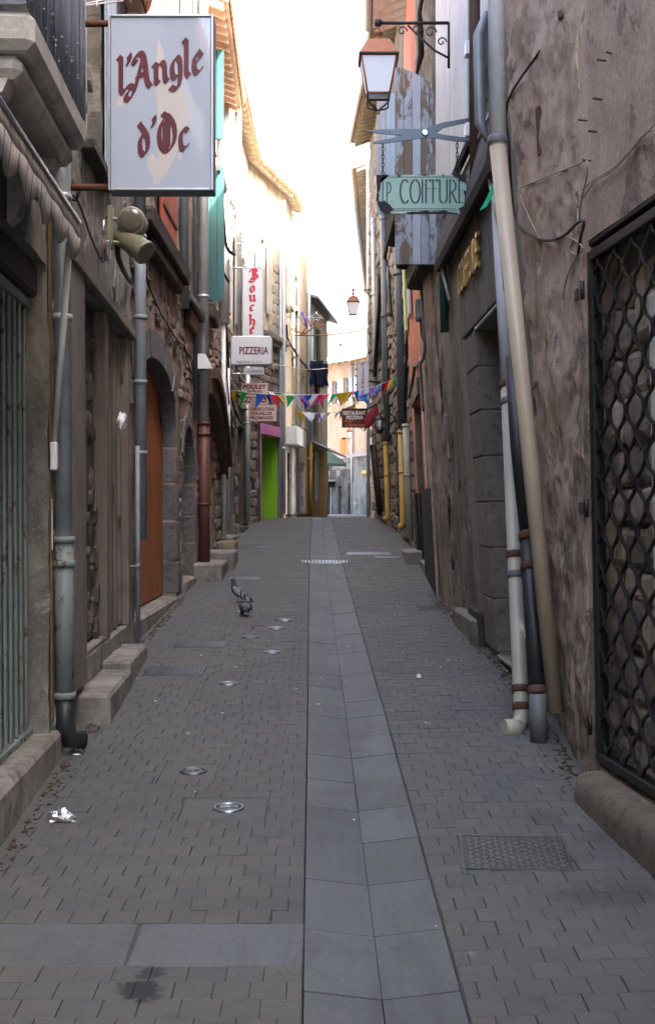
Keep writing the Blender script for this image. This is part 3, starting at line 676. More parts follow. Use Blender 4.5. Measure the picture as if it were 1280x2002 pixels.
# ================================================================== GROUND
XL = [(0, -1.35), (5.2, -1.42), (7, -1.52), (10.5, -1.70), (16, -1.74), (22, -1.86), (27.5, -1.8), (30.4, -1.12), (35.6, -.66), (40.5, -.02), (48, .2)]
XR = [(0, 1.75), (5.9, 1.38), (7.4, 1.46), (9.2, 1.46), (11.9, 1.38), (13.9, 1.34), (19, 1.48), (25, 1.5), (30, 1.24), (33, 1.5), (45, 1.8)]
GL = [(3, -.066), (3.53, -.07), (7.6, -.12), (13.2, -.20), (18, -.262), (25, -.335), (30, -.375), (33, -.33), (38, -.05), (44, .45)]
GW = .478
def sheet(name, mat, xs, ys, dz, kind='structure'):
    mb = MB(); g = {}
    for i, x in enumerate(xs):
        for j, y in enumerate(ys): g[i, j] = mb.add([(x, y, zg(max(y, 0)) + dz if y > 0 else .0504 * y + dz)])
    for i in range(len(xs) - 1):
        for j in range(len(ys) - 1): mb.face([g[i, j], g[i + 1, j], g[i + 1, j + 1], g[i, j + 1]])
    return tag(build(name, mb, mat, None, flip=False), kind=kind)
ys = [-6, 0, 5, 10, 15, 20, 25, 28, 29] + [29 + .25 * i for i in range(1, 9)] + [33, 36, 42, 50, 75]
gr = sheet('ground', 'earth', [-900, -60, -4, 4, 60, 900], [-300] + ys + [200, 1500], -.06); gr['label'] = 'bare ground under the old town'
mbr = MB(); yr = [-6 + .5 * i for i in range(104)]; gr_ = {}
for j, yy in enumerate(yr):
    y_ = max(yy, 0); zz = zg(yy) if yy > 0 else .0504 * yy; l_ = ipl(GL, yy)
    for i, (xx, dz) in enumerate(((-3.2, -.0075), (l_ - .004, -.0075), (l_, -.065), (l_ + GW, -.065), (l_ + GW + .004, -.0075), (3.2, -.0075))): gr_[i, j] = mbr.add([(xx, yy, zz + dz)])
for j in range(len(yr) - 1):
    for i in range(5): mbr.face([gr_[i, j], gr_[i + 1, j], gr_[i + 1, j + 1], gr_[i, j + 1]])
road = tag(build('road', mbr, 'mortar', None, flip=False), kind='structure'); road['label'] = 'paved alley surface of small worn square pavers'
far_pave = sheet('paving', 'paver', [-2, 0, 2, 14], [44, 50, 60, 75, 90], -.004); far_pave['label'] = 'paved street beyond the crest'

def gz(x, y):                                         # paving level, dished in the gutter
    l = ipl(GL, y); c = l + GW / 2; t = abs(x - c) / (GW / 2); return zg(y) - (.028 * (1 - t) if t < 1 else 0)
COVERS = []   # (x0, x1, y0, y1) pieces of paving that are left out
def quad_ground(pts): return [ground_at(*p) for p in pts]
round_covers = [(447, 1580, .145, .39, .34), (378, 1508, .14, .28, .30), (447, 1337, .135, .30, .30), (532, 1275.5, .135, .40, .32), (557, 1212.5, .135, .0, .0), (541, 1228, .15, .40, .30), (489, 1245.5, .16, .42, .26)]
for (px, py, dia, cw, cd) in round_covers:
    g = ground_at(px, py); w, d = max(cw, dia + .02) / 2, max(cd, dia + .02) / 2; COVERS.append((g.x - w - .02, g.x + w - .02, g.y - d, g.y + d))
rect_covers = [  # px centre, width, length, rot, kind
    (1005, 1667, .415, .40, -.07, 'diamond'), (341, 1312, .42, .36, 0, 'ribbed'), (392, 1260, .40, .32, 0, 'ribbed'), (846, 1189, .34, .30, 0, 'diamond'), (478, 1131, .36, .40, 0, 'plain'), (500, 1069, .40, .5, 0, 'plain'), (757, 1089.5, .36, .36, 0, 'plain')]
for (px, py, w, l, rot, kd) in rect_covers:
    g = ground_at(px, py); COVERS.append((g.x - w / 2 - .01, g.x + w / 2 + .01, g.y - l / 2 - .01, g.y + l / 2 + .01))
grates = [(634.5, 1097, .67, .42), (721, 1081.5, .70, .52)]
for (px, py, w, l) in grates:
    g = ground_at(px, py); COVERS.append((g.x - w / 2, g.x + w / 2, g.y - l / 2, g.y + l / 2))
SLABROW = (3.944, 4.283)
def paver(mb, x0, x1, y0, y1, shear, dz):
    b = .0022; tx, ty = R.uniform(-.006, .006), R.uniform(-.006, .006); xc, yc = (x0 + x1) / 2, (y0 + y1) / 2; s0 = shear
    def P(x, y, d): return (x, y + s0(x), zg(y + s0(x)) + dz + d + (x - xc) * tx + (y - yc) * ty)
    n = mb.add([P(x0 + b, y0 + b, 0), P(x1 - b, y0 + b, 0), P(x1 - b, y1 - b, 0), P(x0 + b, y1 - b, 0), P(x0, y0, -.0025), P(x1, y0, -.0025), P(x1, y1, -.0025), P(x0, y1, -.0025), P(x0, y0, -.03), P(x1, y0, -.03), P(x1, y1, -.03), P(x0, y1, -.03)])
    mb.face([n, n + 1, n + 2, n + 3])
    for i in range(4):
        j = (i + 1) % 4; mb.face([n + 4 + i, n + 4 + j, n + j, n + i]); mb.face([n + 8 + i, n + 8 + j, n + 4 + j, n + 4 + i])
LP, WP = .1175, .119
cand = []
for k in range(int(3.0 / WP), int(45 / WP)):
    y0 = k * WP; y1 = y0 + WP; ym = (y0 + y1) / 2
    for side in (0, 1):
        if side == 0: a, b = ipl(XL, ym) - .12, ipl(GL, ym) - .006
        else: a, b = ipl(GL, ym) + GW + .006, ipl(XR, ym) + .15
        if ym > 31:
            if side == 0: a -= .6
            else: b += 1.2
        if side == 0 and SLABROW[0] < ym < SLABROW[1]: continue
        xg0 = b if side == 0 else a
        sh = (lambda x: 0.) if side == 0 else (lambda x, q=xg0: .10 * (x - q))
        x = xg0 + (-1 if side == 0 else 1) * 0.; ph = R.uniform(.25, .75) if k % 2 else 0.
        edges = [xg0]; first = LP * (1 - (.5 if k % 2 else .0) + R.uniform(-.12, .12))
        p = first
        while p < (b - a): edges.append(xg0 - p if side == 0 else xg0 + p); p += LP * R.uniform(.95, 1.05)
        for e0, e1 in zip(edges, edges[1:]):
            x0, x1 = min(e0, e1), max(e0, e1)
            if x1 - x0 < .03: continue
            yy = ym + sh((x0 + x1) / 2)
            jx, jy = R.choice((.0002, .0004, .0008, .0024)), R.choice((.0001, .0003, .0005, .0014))
            so = sh((x0 + x1) / 2); pcs = [(x0, x1, y0, y1)]
            for c in COVERS:
                new = []
                for (a0, a1, b0, b1) in pcs:
                    c0, c1, c2, c3 = c[0], c[1], c[2] - so, c[3] - so
                    if a1 <= c0 or a0 >= c1 or b1 <= c2 or b0 >= c3: new.append((a0, a1, b0, b1)); continue
                    if a0 < c0 - .015: new.append((a0, c0, b0, b1))
                    if a1 > c1 + .015: new.append((c1, a1, b0, b1))
                    m0, m1 = max(a0, c0), min(a1, c1)
                    if b0 < c2 - .015: new.append((m0, m1, b0, c2))
                    if b1 > c3 + .015: new.append((m0, m1, c3, b1))
                pcs = new
            dzp = R.gauss(0, .0010)
            for (a0, a1, b0, b1) in pcs:
                if a1 - a0 > .012 and b1 - b0 > .012: cand.append((yy, a0 + jx, a1 - jx, b0 + jy, b1 - jy, sh, dzp))
cand.sort(key=lambda q: q[0])
def seen(q): xm = (q[1] + q[2]) / 2; return q[0] > 3.50 and abs(xm / q[0] * FPX) < 655
near = [q for q in cand if seen(q)][:300]; ids = set(map(id, near))
for q in near:
    mb = MB(); paver(mb, *q[1:5], q[5], q[6]); build('paver', mb, 'paver', road, flip=False)
mb = MB()
for q in cand:
    if id(q) not in ids: paver(mb, *q[1:5], q[5], q[6])
tag(build('pavers', mb, 'paver', road, flip=False), kind='stuff')
for (a, b) in ((-.645, -.08), (-1.24, -.655), (-1.72, -1.25)):   # one course of broad grey slabs
    mb = MB(); mb.cham(a, b, SLABROW[0] - .015, SLABROW[1] + .0, zg(4.0) - .04, zg(4.13) - .002, .004, lambda x, y, z: (x, y, z + (.0504 * (y - 4.13)))); build('slab', mb, 'slab_grey', road)
# gutter of paired dished slabs
gutter = tag(bpy.data.objects.new('gutter', None), 'shallow grey stone gutter of paired slabs down the middle', None, None, 'structure'); COL.objects.link(gutter); gutter.location = (0, 3, zg(3)); ORG['gutter'] = Vector((0, 3, zg(3)))
y = 3960 / (1933 - 880) - 2 * .487
while y < 43:
    l = .487 * R.uniform(.96, 1.04)
    for h in (0, 1):
        y0, y1 = y + .0008, y + l - .0008
        c = ground_at(634.5, 1097)
        if c.y - .21 < (y0 + y1) / 2 < c.y + .21: continue
        mb = MB(); f0, f1 = (0., .5) if h == 0 else (.5, 1.); dz = R.gauss(0, .0008)
        def gp(f, y, z): x = ipl(GL, y) + GW * f; return (x, y, gz(x, y) + z + dz)
        m_ = R.uniform(.0004, .0022); fs = [f0 + m_ / GW, lerp(f0, f1, .5), f1 - m_ / GW]
        top = [[mb.add([gp(f, yy, 0)]) for f in fs] for yy in (y0 + .002, (y0 + y1) / 2, y1 - .002)]
        for i in range(2):
            for j in range(2): mb.face([top[i][j], top[i][j + 1], top[i + 1][j + 1], top[i + 1][j]])
        rim = [top[0][0], top[0][1], top[0][2], top[1][2], top[2][2], top[2][1], top[2][0], top[1][0]]
        low = [mb.add([(mb.v[i][0], mb.v[i][1], mb.v[i][2] - .05)]) for i in rim]
        for i in range(8): mb.face([rim[i - 1], low[i - 1], low[i], rim[i]])
        build('slab', mb, 'slab_grey', gutter, flip=False)
    y += l

# covers
rc_labels = ['bright round valve cover nearest the camera, in a square collar', 'dark round valve cover left of the bright one, by the foil', 'round valve cover with light rim beside ribbed plate, below the others', 'bright thin round cover in middle left of alley', 'farthest bright round cover, ringed with dark centre', 'tilted round cover just before the farthest ring', 'dark round cover behind the pigeons, sunk in long collar']
for i, (px, py, dia, cw, cd) in enumerate(round_covers):
    g = ground_at(px, py); t = thing('valve_cover', rc_labels[i], 'cover', (g.x, g.y, g.z), 'small round valve covers in the paving')
    tilt = lambda x, y, z: (x, y, z + .0504 * (y - g.y))
    if cw:
        x0, x1, y0, y1 = g.x - cw / 2 - .02, g.x + cw / 2 - .02, g.y - cd / 2, g.y + cd / 2; mb = MB(); mb.cham(x0, x1, y0, y1, g.z - .05, g.z - .002, .004, tilt); build('collar', mb, 'collar', t)
    ax = (0, -.0504, 1); bright = 'cover_bright' if i in (0, 2, 3, 4, 5) else 'cast_metal'
    mb = MB(); r = dia / 2; mb.lathe(g, [(r, -.02), (r, .006), (r * .93, .009), (r * .8, .008), (r * .78, .002)], 28, ax); build('rim', mb, bright, t)
    mb = MB(); mb.lathe(g, [(r * .775, -.02), (r * .775, .004), (r * .6, .0065), (r * .42, .0065), (r * .38, .003), (r * .2, .003), (r * .18, .007)], 24, ax); ld = build('lid', mb, 'cast_metal', t)
    mb = MB(); mb.box(g.x - r * .5, g.x + r * .5, g.y - .006, g.y + .006, g.z + .004, g.z + .0095); build('lifting_bar', mb, bright, ld)
rl = ['diamond plate cover with bright steel edge at front right', 'ribbed cast cover by the concrete steps', 'ribbed cast cover beyond the first, near the arched door', 'diamond plate cover along right wall before stone doorstep', 'low square cover near the pigeons', 'dark square cover far left beyond the steps', 'small dark plate before the steel grating']
for i, (px, py, w, l, rot, kd) in enumerate(rect_covers):
    g = ground_at(px, py); t = thing('access_cover', rl[i], 'cover', (g.x, g.y, g.z), 'rectangular covers in the paving'); cr, sr = math.cos(rot), math.sin(rot)
    def T(x, y, z, g=g, cr=cr, sr=sr): X, Y = x * cr - y * sr, x * sr + y * cr; return (g.x + X, g.y + Y, g.z + z + .0504 * Y)
    mb = MB(); mb.cham(-w / 2, w / 2, -l / 2, l / 2, -.03, .002, .003, T); build('plate', mb, 'cover_plate' if kd == 'diamond' else 'cast_metal', t)
    mb = MB()
    for a, b, c, d in ((-w / 2 - .012, -w / 2, -l / 2 - .012, l / 2 + .012), (w / 2, w / 2 + .012, -l / 2 - .012, l / 2 + .012), (-w / 2, w / 2, -l / 2 - .012, -l / 2), (-w / 2, w / 2, l / 2, l / 2 + .012)):
        p = [T(a, c, -.03), T(b, c, -.03), T(b, d, -.03), T(a, d, -.03)]; mb.hexa(p + [(q[0], q[1], q[2] + .036) for q in p])
    build('frame', mb, 'cast_metal', t)
    mb = MB()
    if kd == 'diamond':
        nx, ny = int(w / .026), int(l / .026)
        for a in range(nx):
            for b in range(ny):
                x, y = -w / 2 + (a + .5) * w / nx, -l / 2 + (b + .5) * l / ny; s_ = 1 if (a + b) % 2 else -1
                mb.add([]); q = [T(x - .011, y - .011 * s_ - .003, .0025), T(x + .011, y + .011 * s_ - .003, .0025), T(x + .011, y + .011 * s_ + .003, .0025), T(x - .011, y - .011 * s_ + .003, .0025)]
                mb.hexa(q + [(v[0], v[1], v[2] + .003) for v in q])
        tag(build('tread_pattern', mb, 'cover_plate', t), kind='stuff')
    elif kd == 'ribbed':
        n = int(w / .03)
        for a in range(n):
            x = -w / 2 + (a + .5) * w / n; q = [T(x - .007, -l / 2 + .02, .0025), T(x + .007, -l / 2 + .02, .0025), T(x + .007, l / 2 - .02, .0025), T(x - .007, l / 2 - .02, .0025)]; mb = MB(); mb.hexa(q + [(v[0], v[1], v[2] + .006) for v in q]); build('rib', mb, 'cast_metal', t)
for i, (px, py, w, l) in enumerate(grates):
    g = ground_at(px, py); t = thing('drain_grate', ['slotted steel drain grate across the middle gutter', 'light steel grating set in right half of alley'][i], 'drain grate', (g.x, g.y, g.z), 'steel drain grates')
    mb = MB(); mb.box(g.x - w / 2, g.x + w / 2, g.y - l / 2, g.y + l / 2, g.z - .09, g.z - .05); build('sump', mb, 'dark_inside', t)
    dz = -.006; n = 13 if i == 0 else 22; bw = w / n * (.42 if i == 0 else .42)
    for k in range(n + 1):
        x = g.x - w / 2 + w * k / n; mb = MB()
        mb.hexa([(x - bw / 2, g.y - l / 2, g.z - .04), (x + bw / 2, g.y - l / 2, g.z - .04), (x + bw / 2, g.y + l / 2, g.z - .04), (x - bw / 2, g.y + l / 2, g.z - .04)] + [(x - bw / 2, g.y - l / 2, g.z + dz - .01), (x + bw / 2, g.y - l / 2, g.z + dz - .01), (x + bw / 2, g.y + l / 2, g.z + dz + .012), (x - bw / 2, g.y + l / 2, g.z + dz + .012)]); build('bar', mb, 'grate_steel', t)
    mb = MB()
    for yy in (g.y - l / 2, g.y, g.y + l / 2): mb.box(g.x - w / 2 - .02, g.x + w / 2 + .02, yy - .014, yy + .014, g.z - .04, g.z + (yy - g.y) * .0504 - .002)
    build('frame', mb, 'grate_steel', t)

# ================================================================== LEFT ROW
# ---- near plaster house with shop grille, balcony and boarded front
F1 = Fac((-1.25, 2.0), (-1.655, 10.45), -1, -.006)
h1 = thing('plaster_house', 'grey plaster house at near left with shop grille, balcony and boarded front', 'house', (-2.5, 6, zg(6)))
uY = F1.uY
O1 = (uY(2.4), uY(6.5), .40, 2.96, .125); O2 = (uY(7.6), uY(10.22), .72, 3.10, .10); O3 = (uY(7.6), uY(8.85), .75, 3.05, .30)
UW = (uY(7.75), uY(8.65), 4.0, 5.6, .14)
wall(F1, h1, 'plaster_left', -.4, F1.L, -.1, 5.9, [O1, O2, UW], .06, .014, 2.2, 3.2, rough2=.02, octv=6, H=.8)
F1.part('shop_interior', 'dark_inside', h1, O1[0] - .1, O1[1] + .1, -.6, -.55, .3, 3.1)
F1.part('lintel', 'wood_dark', h1, O1[0], O1[1] + .0, -.12, -.05, 2.78, 2.955, b=.02)
gri = thing('folding_grille', 'grey green folding metal shop grille in near left house', 'grille', F1.pt(uY(4.5), -.12, .47))
F1.part('bottom_rail', 'grille_green', gri, O1[0], O1[1] - .01, -.135, -.085, .475, .515)
F1.part('top_rail', 'grille_green', gri, O1[0], O1[1] - .01, -.135, -.085, 2.72, 2.775)
for i in range(62):
    u = O1[1] - .03 - i * .063
    if u < O1[0]: break
    dd = -.115 + (.012 if i % 2 else -.008)
    F1.part('slat', 'grille_green', gri, u - .017, u + .017, dd - .012, dd + .006, .517, 2.719, b=.005)
blk = MB(); F1.cham(blk, uY(1.6), uY(6.62), -.16, .045, zg(1.6) - .1, .475, .025, .004); build('shop_threshold', blk, 'concrete_step', h1)
F1.part('base_course', 'concrete_step', h1, uY(6.63), uY(7.05), .0, .03, .2, .52, b=.015, jit=.004)
F1.part('painted_strip', 'ochre_dirty', h1, uY(6.505), uY(6.555), .001, .014, .55, 3.4, b=.003, label='narrow ochre painted strip beside downpipe')
F1.part('door_notice', 'poster_white', h1, uY(6.49), uY(6.5), .016, .02, 1.45, 1.72)
pc = (uY(6.63), .055)
F1.pipe('downpipe', 'zinc', h1, [(*pc, 5.8), (*pc, 1.46)], .047, 14, 'silver zinc downpipe beside ochre strip', [(*pc, 2.7), (*pc, 3.35)])
F1.pipe('downpipe', 'grille_green', h1, [(*pc, 1.5), (*pc, .62)], .053, 14, 'green painted iron foot of the downpipe', [(*pc, 1.5), (*pc, 1.37), (*pc, .66)])
F1.pipe('downpipe', 'pipe_black', h1, [(*pc, .64), (*pc, .5), (pc[0] + .02, .08, .42), (pc[0] + .06, .15, .41)], .055, 12, 'black iron shoe at the foot of the downpipe')
F1.part('timber_post', 'wood_frame', h1, uY(7.02), uY(7.6), .0, .035, .60, 3.1, b=.008)
F1.part('lintel', 'wood_frame', h1, uY(7.0), uY(10.38), .0, .055, 3.10, 3.19, b=.01)
F1.part('timber_post', 'wood_frame', h1, uY(8.83), uY(8.98), -.10, .0, .72, 3.1, b=.006)
F1.part('timber_post', 'wood_frame', h1, uY(10.10), uY(10.24), -.10, .01, .72, 3.1, b=.006)
F1.part('broken_wall', 'dark_mortar', h1, uY(7.6), uY(8.85), -.16, -.09, .7, 3.1, b=.01)
F1.part('window_ledge', 'concrete_step', h1, uY(7.6), uY(8.83), -.085, -.01, .70, .76, b=.01)
flakes(F1, h1, 'dark_mortar', uY(7.62), uY(8.82), .8, 3.0, 90, .07, .035, 50, -.085)
door = F1.part('boarded_door', 'wood_dark', h1, uY(8.98), uY(10.10), -.10, -.085, .72, 3.08, label='weathered grey boarded door with rusty hinges')
w9 = (uY(10.10) - uY(8.98)) / 8
for i in range(8): F1.part('plank', ('wood_grey', 'wood_frame', 'wood_grey')[i % 3], door, uY(8.98) + w9 * i + .006, uY(8.98) + w9 * (i + 1) - .006, -.083, -.062 + (.016 if i % 2 else 0) + R.uniform(0, .004), .73 + R.uniform(0, .02), 3.07, b=.005)
for (x, y) in ((213, 705), (236, 740), (208, 1015), (232, 1020)):
    u, z = F1.at(x, y, -.05); F1.part('hinge', 'iron_rust', door, u - .09, u + .09, -.06, -.045, z - .03, z + .03, b=.004); F1.part('hinge_pin', 'iron_rust', door, u - .10, u - .07, -.06, -.02, z - .06, z + .05, b=.008)
u, z = F1.at(219, 968, -.05); F1.part('latch', 'iron_rust', door, u - .02, u + .02, -.06, -.035, z - .08, z + .07, b=.005)
# upper window with light blue shutter
window(F1, h1, *UW, sill='old_sill'); shutter(F1, h1, 'shutter_blue', UW[1] + .02, UW[1] + .50, 4.02, 5.6, .02, 3, bars=False)
wall(F1, h1, 'plaster_left', -13, -.4, -1.0, 5.0, [], .6, .012, 1.7, 3.2, name='added_side_wall')  # unseen run behind the camera, added to keep sun off the foreground
wall(F1, h1, 'plaster_left', -20, -9.5, -1.2, 9.5, [], 1.0, .012, 1.7, 3.2, name='added_rear_wall')  # unseen taller stretch, added so the glossy sign mirrors a roofline
flakes(F1, h1, 'plaster_left', uY(6.51), uY(7.0), .5, 3.0, 60, .05, .012, 51); flakes(F1, h1, 'plaster_left', uY(7.1), uY(10.3), 3.25, 4.6, 50, .07, .008, 52)
# balcony
bal = thing('balcony', 'stone balcony with grey reed screen at top left corner', 'balcony', F1.pt(uY(5), 0, 3.3))
b0, b1 = uY(4.42), uY(5.72)
F1.part('slab', 'balcony_concrete', bal, b0, b1, 0, .325, 3.33, 3.47, b=.03); F1.part('moulding', 'balcony_concrete', bal, b0 + .05, b1 - .04, 0, .27, 3.24, 3.328, b=.03)
for u in (b0 + .12, b1 - .16): 
    mb = MB(); prof = [(0, 3.238), (.22, 3.238), (.2, 3.19), (.1, 3.12), (.04, 2.98), (0, 2.95)]
    n = len(prof); a = mb.add([F1.pt(u - .06, d, z) for d, z in prof]); c_ = mb.add([F1.pt(u + .06, d, z) for d, z in prof]); mb.face([a + i for i in range(n)]); mb.face([c_ + i for i in reversed(range(n))])
    for i in range(n): mb.face([a + i, a + (i + 1) % n, c_ + (i + 1) % n, c_ + i])
    build('console', mb, 'balcony_concrete', bal)
mb = MB(); rr = random.Random(5)
u = b0
while u < b1 - .01:
    r_ = rr.uniform(.006, .0095); zt = 4.75 + rr.uniform(-.04, .04); d = .305 + rr.uniform(-.006, .006); pts = [F1.pt(u + rr.uniform(-.003, .003), d + rr.uniform(-.003, .003), z) for z in (3.48, 3.8, 4.1, 4.4, zt)]
    mb.tube(pts, [r_, r_ * .9, r_, r_ * .85, r_ * .8], 6)
    for _ in range(4): z = rr.uniform(3.5, 4.7); mb.lathe(F1.pt(u, d, z), [(r_ * .9, -.008), (r_ * 1.45, 0), (r_ * .9, .008)], 6)
    u += r_ * 2.0
tag(build('reed_screen', mb, 'reed', bal), kind='stuff')
mb = MB(); mb.tube([F1.pt(b1 + .006, .315, 3.48), F1.pt(b1 + .006, .315, 4.9)], .006, 6); build('corner_wire', mb, 'steel', bal)
F1.part('handrail', 'iron_black', bal, b0, b1, .29, .325, 4.78, 4.82)
for k in range(4): 
    mb = MB(); c0 = F1.pt(b0 - .01, .10 + .06 * k, 3.56); mb.tube([c0 + Vector((.028 * math.cos(a), -.004, .05 * math.sin(a))) for a in [i * .7 for i in range(10)]], .009, 6); build('iron_scroll', mb, 'iron_black', bal)
F1.part('cast_panel', 'slate_grey', bal, b0 - .004, b0 + .012, .0, .30, 3.48, 4.7, b=.004)
# awning
aw = thing('awning', 'faded striped awning with scalloped valance under the balcony', 'awning', F1.pt(uY(5), 0, 2.9))
mb = MB(); ya, yb = 2.6, 6.02; n = 140
def adep(u): return .232 + .004 * math.sin(u * 17.2)
for i in range(n):
    p = [lerp(uY(ya), uY(yb), k / n) for k in (i, i + 1)]
    for a, b in ((0, 1),):
        zb = [3.06 - .13 - .075 * abs(math.sin(math.pi * (q - uY(6.02)) / .365)) ** .8 for q in p]
        top = [F1.pt(q, .235, 3.07) for q in p]; mid = [F1.pt(q, adep(q) + .012, 2.99) for q in p]; bot = [F1.pt(q, adep(q) + .006 * math.sin(q * 17.2 + 1), z) for q, z in zip(p, zb)]
        mb.sm = True; mb.poly([top[0], top[1], mid[1], mid[0]]); mb.poly([mid[0], mid[1], bot[1], bot[0]]); mb.sm = False
vo = build('valance', mb, 'awning_stripe', aw, flip=False); md = vo.modifiers.new('t', 'SOLIDIFY'); md.thickness = .004
mb = MB()
for i in range(12):
    p = [lerp(uY(ya), uY(yb), k / 12) for k in (i, i + 1)]; mb.hexa([F1.pt(p[0], .235, 3.065), F1.pt(p[1], .235, 3.065), F1.pt(p[1], .01, 3.19), F1.pt(p[0], .01, 3.19), F1.pt(p[0], .235, 3.071), F1.pt(p[1], .235, 3.071), F1.pt(p[1], .01, 3.196), F1.pt(p[0], .01, 3.196)])
build('canvas', mb, 'awning_stripe', aw)
mb = MB(); mb.tube([F1.pt(uY(ya), .242, 3.076), F1.pt(uY(6.03), .242, 3.076)], .011, 8); build('front_bar', mb, 'steel', aw)
e0, e1 = F1.pt(uY(5.98), .20, 2.97), F1.pt(uY(6.5), .03, 2.0); mb = MB(); mb.tube([e0, e1], .017, 8); build('arm', mb, 'plastic_white', aw)
mb = MB(); u = uY(6.49); F1.cham(mb, u - .03, u + .03, .015, .05, 1.87, 2.02, .006); build('wall_plate', mb, 'plastic_white', aw)
# steps
def stepblock(name, F, y0, y1, d0, d1, top, label, mat='concrete_step', group='stone steps along the walls'):
    mb = MB(); F.cham(mb, F.uY(y0), F.uY(y1), d0, d1, zg(y0) - .12, top, .018, .004); return single(name, mb, mat, label, 'step', group)
stepblock('concrete_step', F1, 7.36, 8.56, -.02, .205, .55, 'lower concrete step nearest the green downpipe foot')
stepblock('concrete_step', F1, 8.58, 9.75, -.02, .195, .605, 'concrete step just past the first, under the boarded door')
eave(F1, h1, -.4, F1.L, 5.92, .15, gutter=None)
# ---- rubble house with the arched orange door
F2 = Fac((-1.66, 10.45), (-1.685, 16.15), -1, -.004)
h2 = thing('rubble_stone_house', 'rubble stone house with big arched orange door and red shutter', 'house', (-3, 13, zg(13)))
vY = F2.uY
D = (vY(10.66), vY(13.6), .72, 3.17, .15); N = (vY(14.25), vY(15.55), .84, 2.72, .20); W2 = (vY(10.95), vY(12.05), 4.42, 6.2, .2); W2b = (vY(14.4), vY(15.4), 4.25, 6.0, .2)
wall(F2, h2, 'rubble_mortar', 0, F2.L, .3, 9.4, [D, N, W2, W2b], .06, .03, 2.6, 3.2, rough2=.05, octv=6, H=.8)
spandrel(F2, h2, 'rubble_mortar', D[0], D[1], 2.55, 3.15, 3.17, .15); voussoirs(F2, h2, 'basalt', D[0], D[1], 2.55, 3.15, .15, .27, 13)
jambs(F2, h2, 'basalt', D[1], D[1] + .22, .74, 2.6, .15, .38)
F2.part('threshold', 'concrete_step', h2, D[0] - .05, D[1] + .06, -.25, .03, .40, .72, b=.02, jit=.004)
dr = F2.part('arched_door', 'wood_brown', h2, D[0] - .02, D[1] + .02, -.21, -.17, .70, 3.2, label='orange varnished arched timber door')
planks(F2, dr, 'wood_orange', D[0], D[1], .74, 3.1, -.168, 15, .02, .003, topz=lambda u: arch_z(D[0], D[1], 2.6, 3.16, u) + .03)
u, z = F2.at(276, 955, -.13); F2.part('door_handle', 'iron_black', dr, u - .02, u + .02, -.145, -.09, z - .03, z + .03)
spandrel(F2, h2, 'rubble_mortar', N[0], N[1], 2.0, 2.70, 2.72, .20); voussoirs(F2, h2, 'basalt', N[0], N[1], 2.0, 2.70, .20, .16, 9); jambs(F2, h2, 'basalt', N[1], N[1] + .14, .86, 2.0, .2, .4)
F2.part('blocked_doorway', 'basalt', h2, N[0] - .02, N[1] + .02, -.26, -.20, .8, 2.75)
for k in range(5): F2.part('block', 'basalt', h2, N[0] + .01, N[1] - .01, -.20, -.185 + R.uniform(0, .012), .86 + k * .36, 1.21 + k * .36, b=.012)
F2.part('doorstep', 'concrete_step', h2, N[0] - .1, N[1] + .1, -.2, .05, .6, .845, b=.015, jit=.004)
rubble(F2, h2, 'rubble', .12, F2.L - .05, .62, 5.6, [(D[0] - .3, D[1] + .28, .6, 3.45), (N[0] - .2, N[1] + .16, .8, 2.9), (vY(10.7), vY(13.8), 4.0, 6.3), (vY(14), vY(15.8), 3.9, 6.1)], (.09, .18), (.16, .42), .018, 0, 280, .72, 4)
def rough_sill(F, parent, u0, u1, d1, z0, z1, mat='old_sill', name='window_sill'):
    n = 5
    mb = MB(); F.cham(mb, u0, u1, -.02, d1, z0, z1, .025, .012); return build(name, mb, mat, parent)
rough_sill(F2, h2, vY(10.75), vY(13.75), .16, 4.18, 4.34); rough_sill(F2, h2, vY(11.2), vY(13.5), .10, 4.04, 4.178, name='cornice')
flakes(F2, h2, 'rubble_mortar', .15, F2.L - .1, 3.5, 4.05, 60, .08, .02, 53); flakes(F2, h2, 'rubble_mortar', vY(13.9), vY(14.2), .9, 3.9, 30, .06, .02, 54)
window(F2, h2, *W2); sh = shutter(F2, h2, 'shutter_red', vY(12.1), vY(13.25), 4.40, 6.2, .03, 4, label='faded red board shutter folded against wall')
rough_sill(F2, h2, vY(14.15), vY(15.75), .13, 4.08, 4.22); rough_sill(F2, h2, vY(14.5), vY(15.5), .08, 3.86, 4.078, 'wood_brown', 'corbel'); window(F2, h2, *W2b)
a = (.03, .075)
F2.pipe('downpipe', 'paint_pipe_grey', h2, [(*a, 9.2), (*a, 3.95)], .05, 12, 'grey painted upper downpipe', [(*a, 4.0)])
F2.pipe('downpipe', 'paint_pipe_grey', h2, [(.03, .05, 3.9), (.0, .06, 3.78), (-.03, .085, 3.74), (-.04, .085, 3.5), (-.04, .085, 1.42)], .05, 12, 'grey painted downpipe left of arched door', [(-.04, .085, 3.3), (-.04, .085, 2.75), (-.04, .085, 2.15)])
F2.pipe('downpipe', 'paint_pipe_grey', h2, [(-.26, .09, 2.2), (-.26, .09, .5)], .020, 8, 'thin pale blue pipe', [(-.26, .09, 1.2)])
q = (vY(14.05), .05); F2.pipe('downpipe', 'paint_pipe_grey', h2, [(*q, 9.2), (*q, 3.98)], .055, 10)
q = (vY(15.35), .04); F2.pipe('downpipe', 'paint_pipe_dark', h2, [(*q, 9.2), (*q, 2.8)], .03, 8)
q = (vY(15.95), .085)
F2.pipe('downpipe', 'zinc', h2, [(*q, 9.3), (*q, 2.8)], .068, 14, 'tall silver zinc downpipe', [(*q, 4.45), (*q, 6.4)])
F2.pipe('downpipe', 'pipe_brown', h2, [(*q, 2.82), (*q, .78)], .078, 14, 'dark red iron foot of the silver downpipe', [(*q, 2.8), (*q, 2.66), (*q, 1.75)])
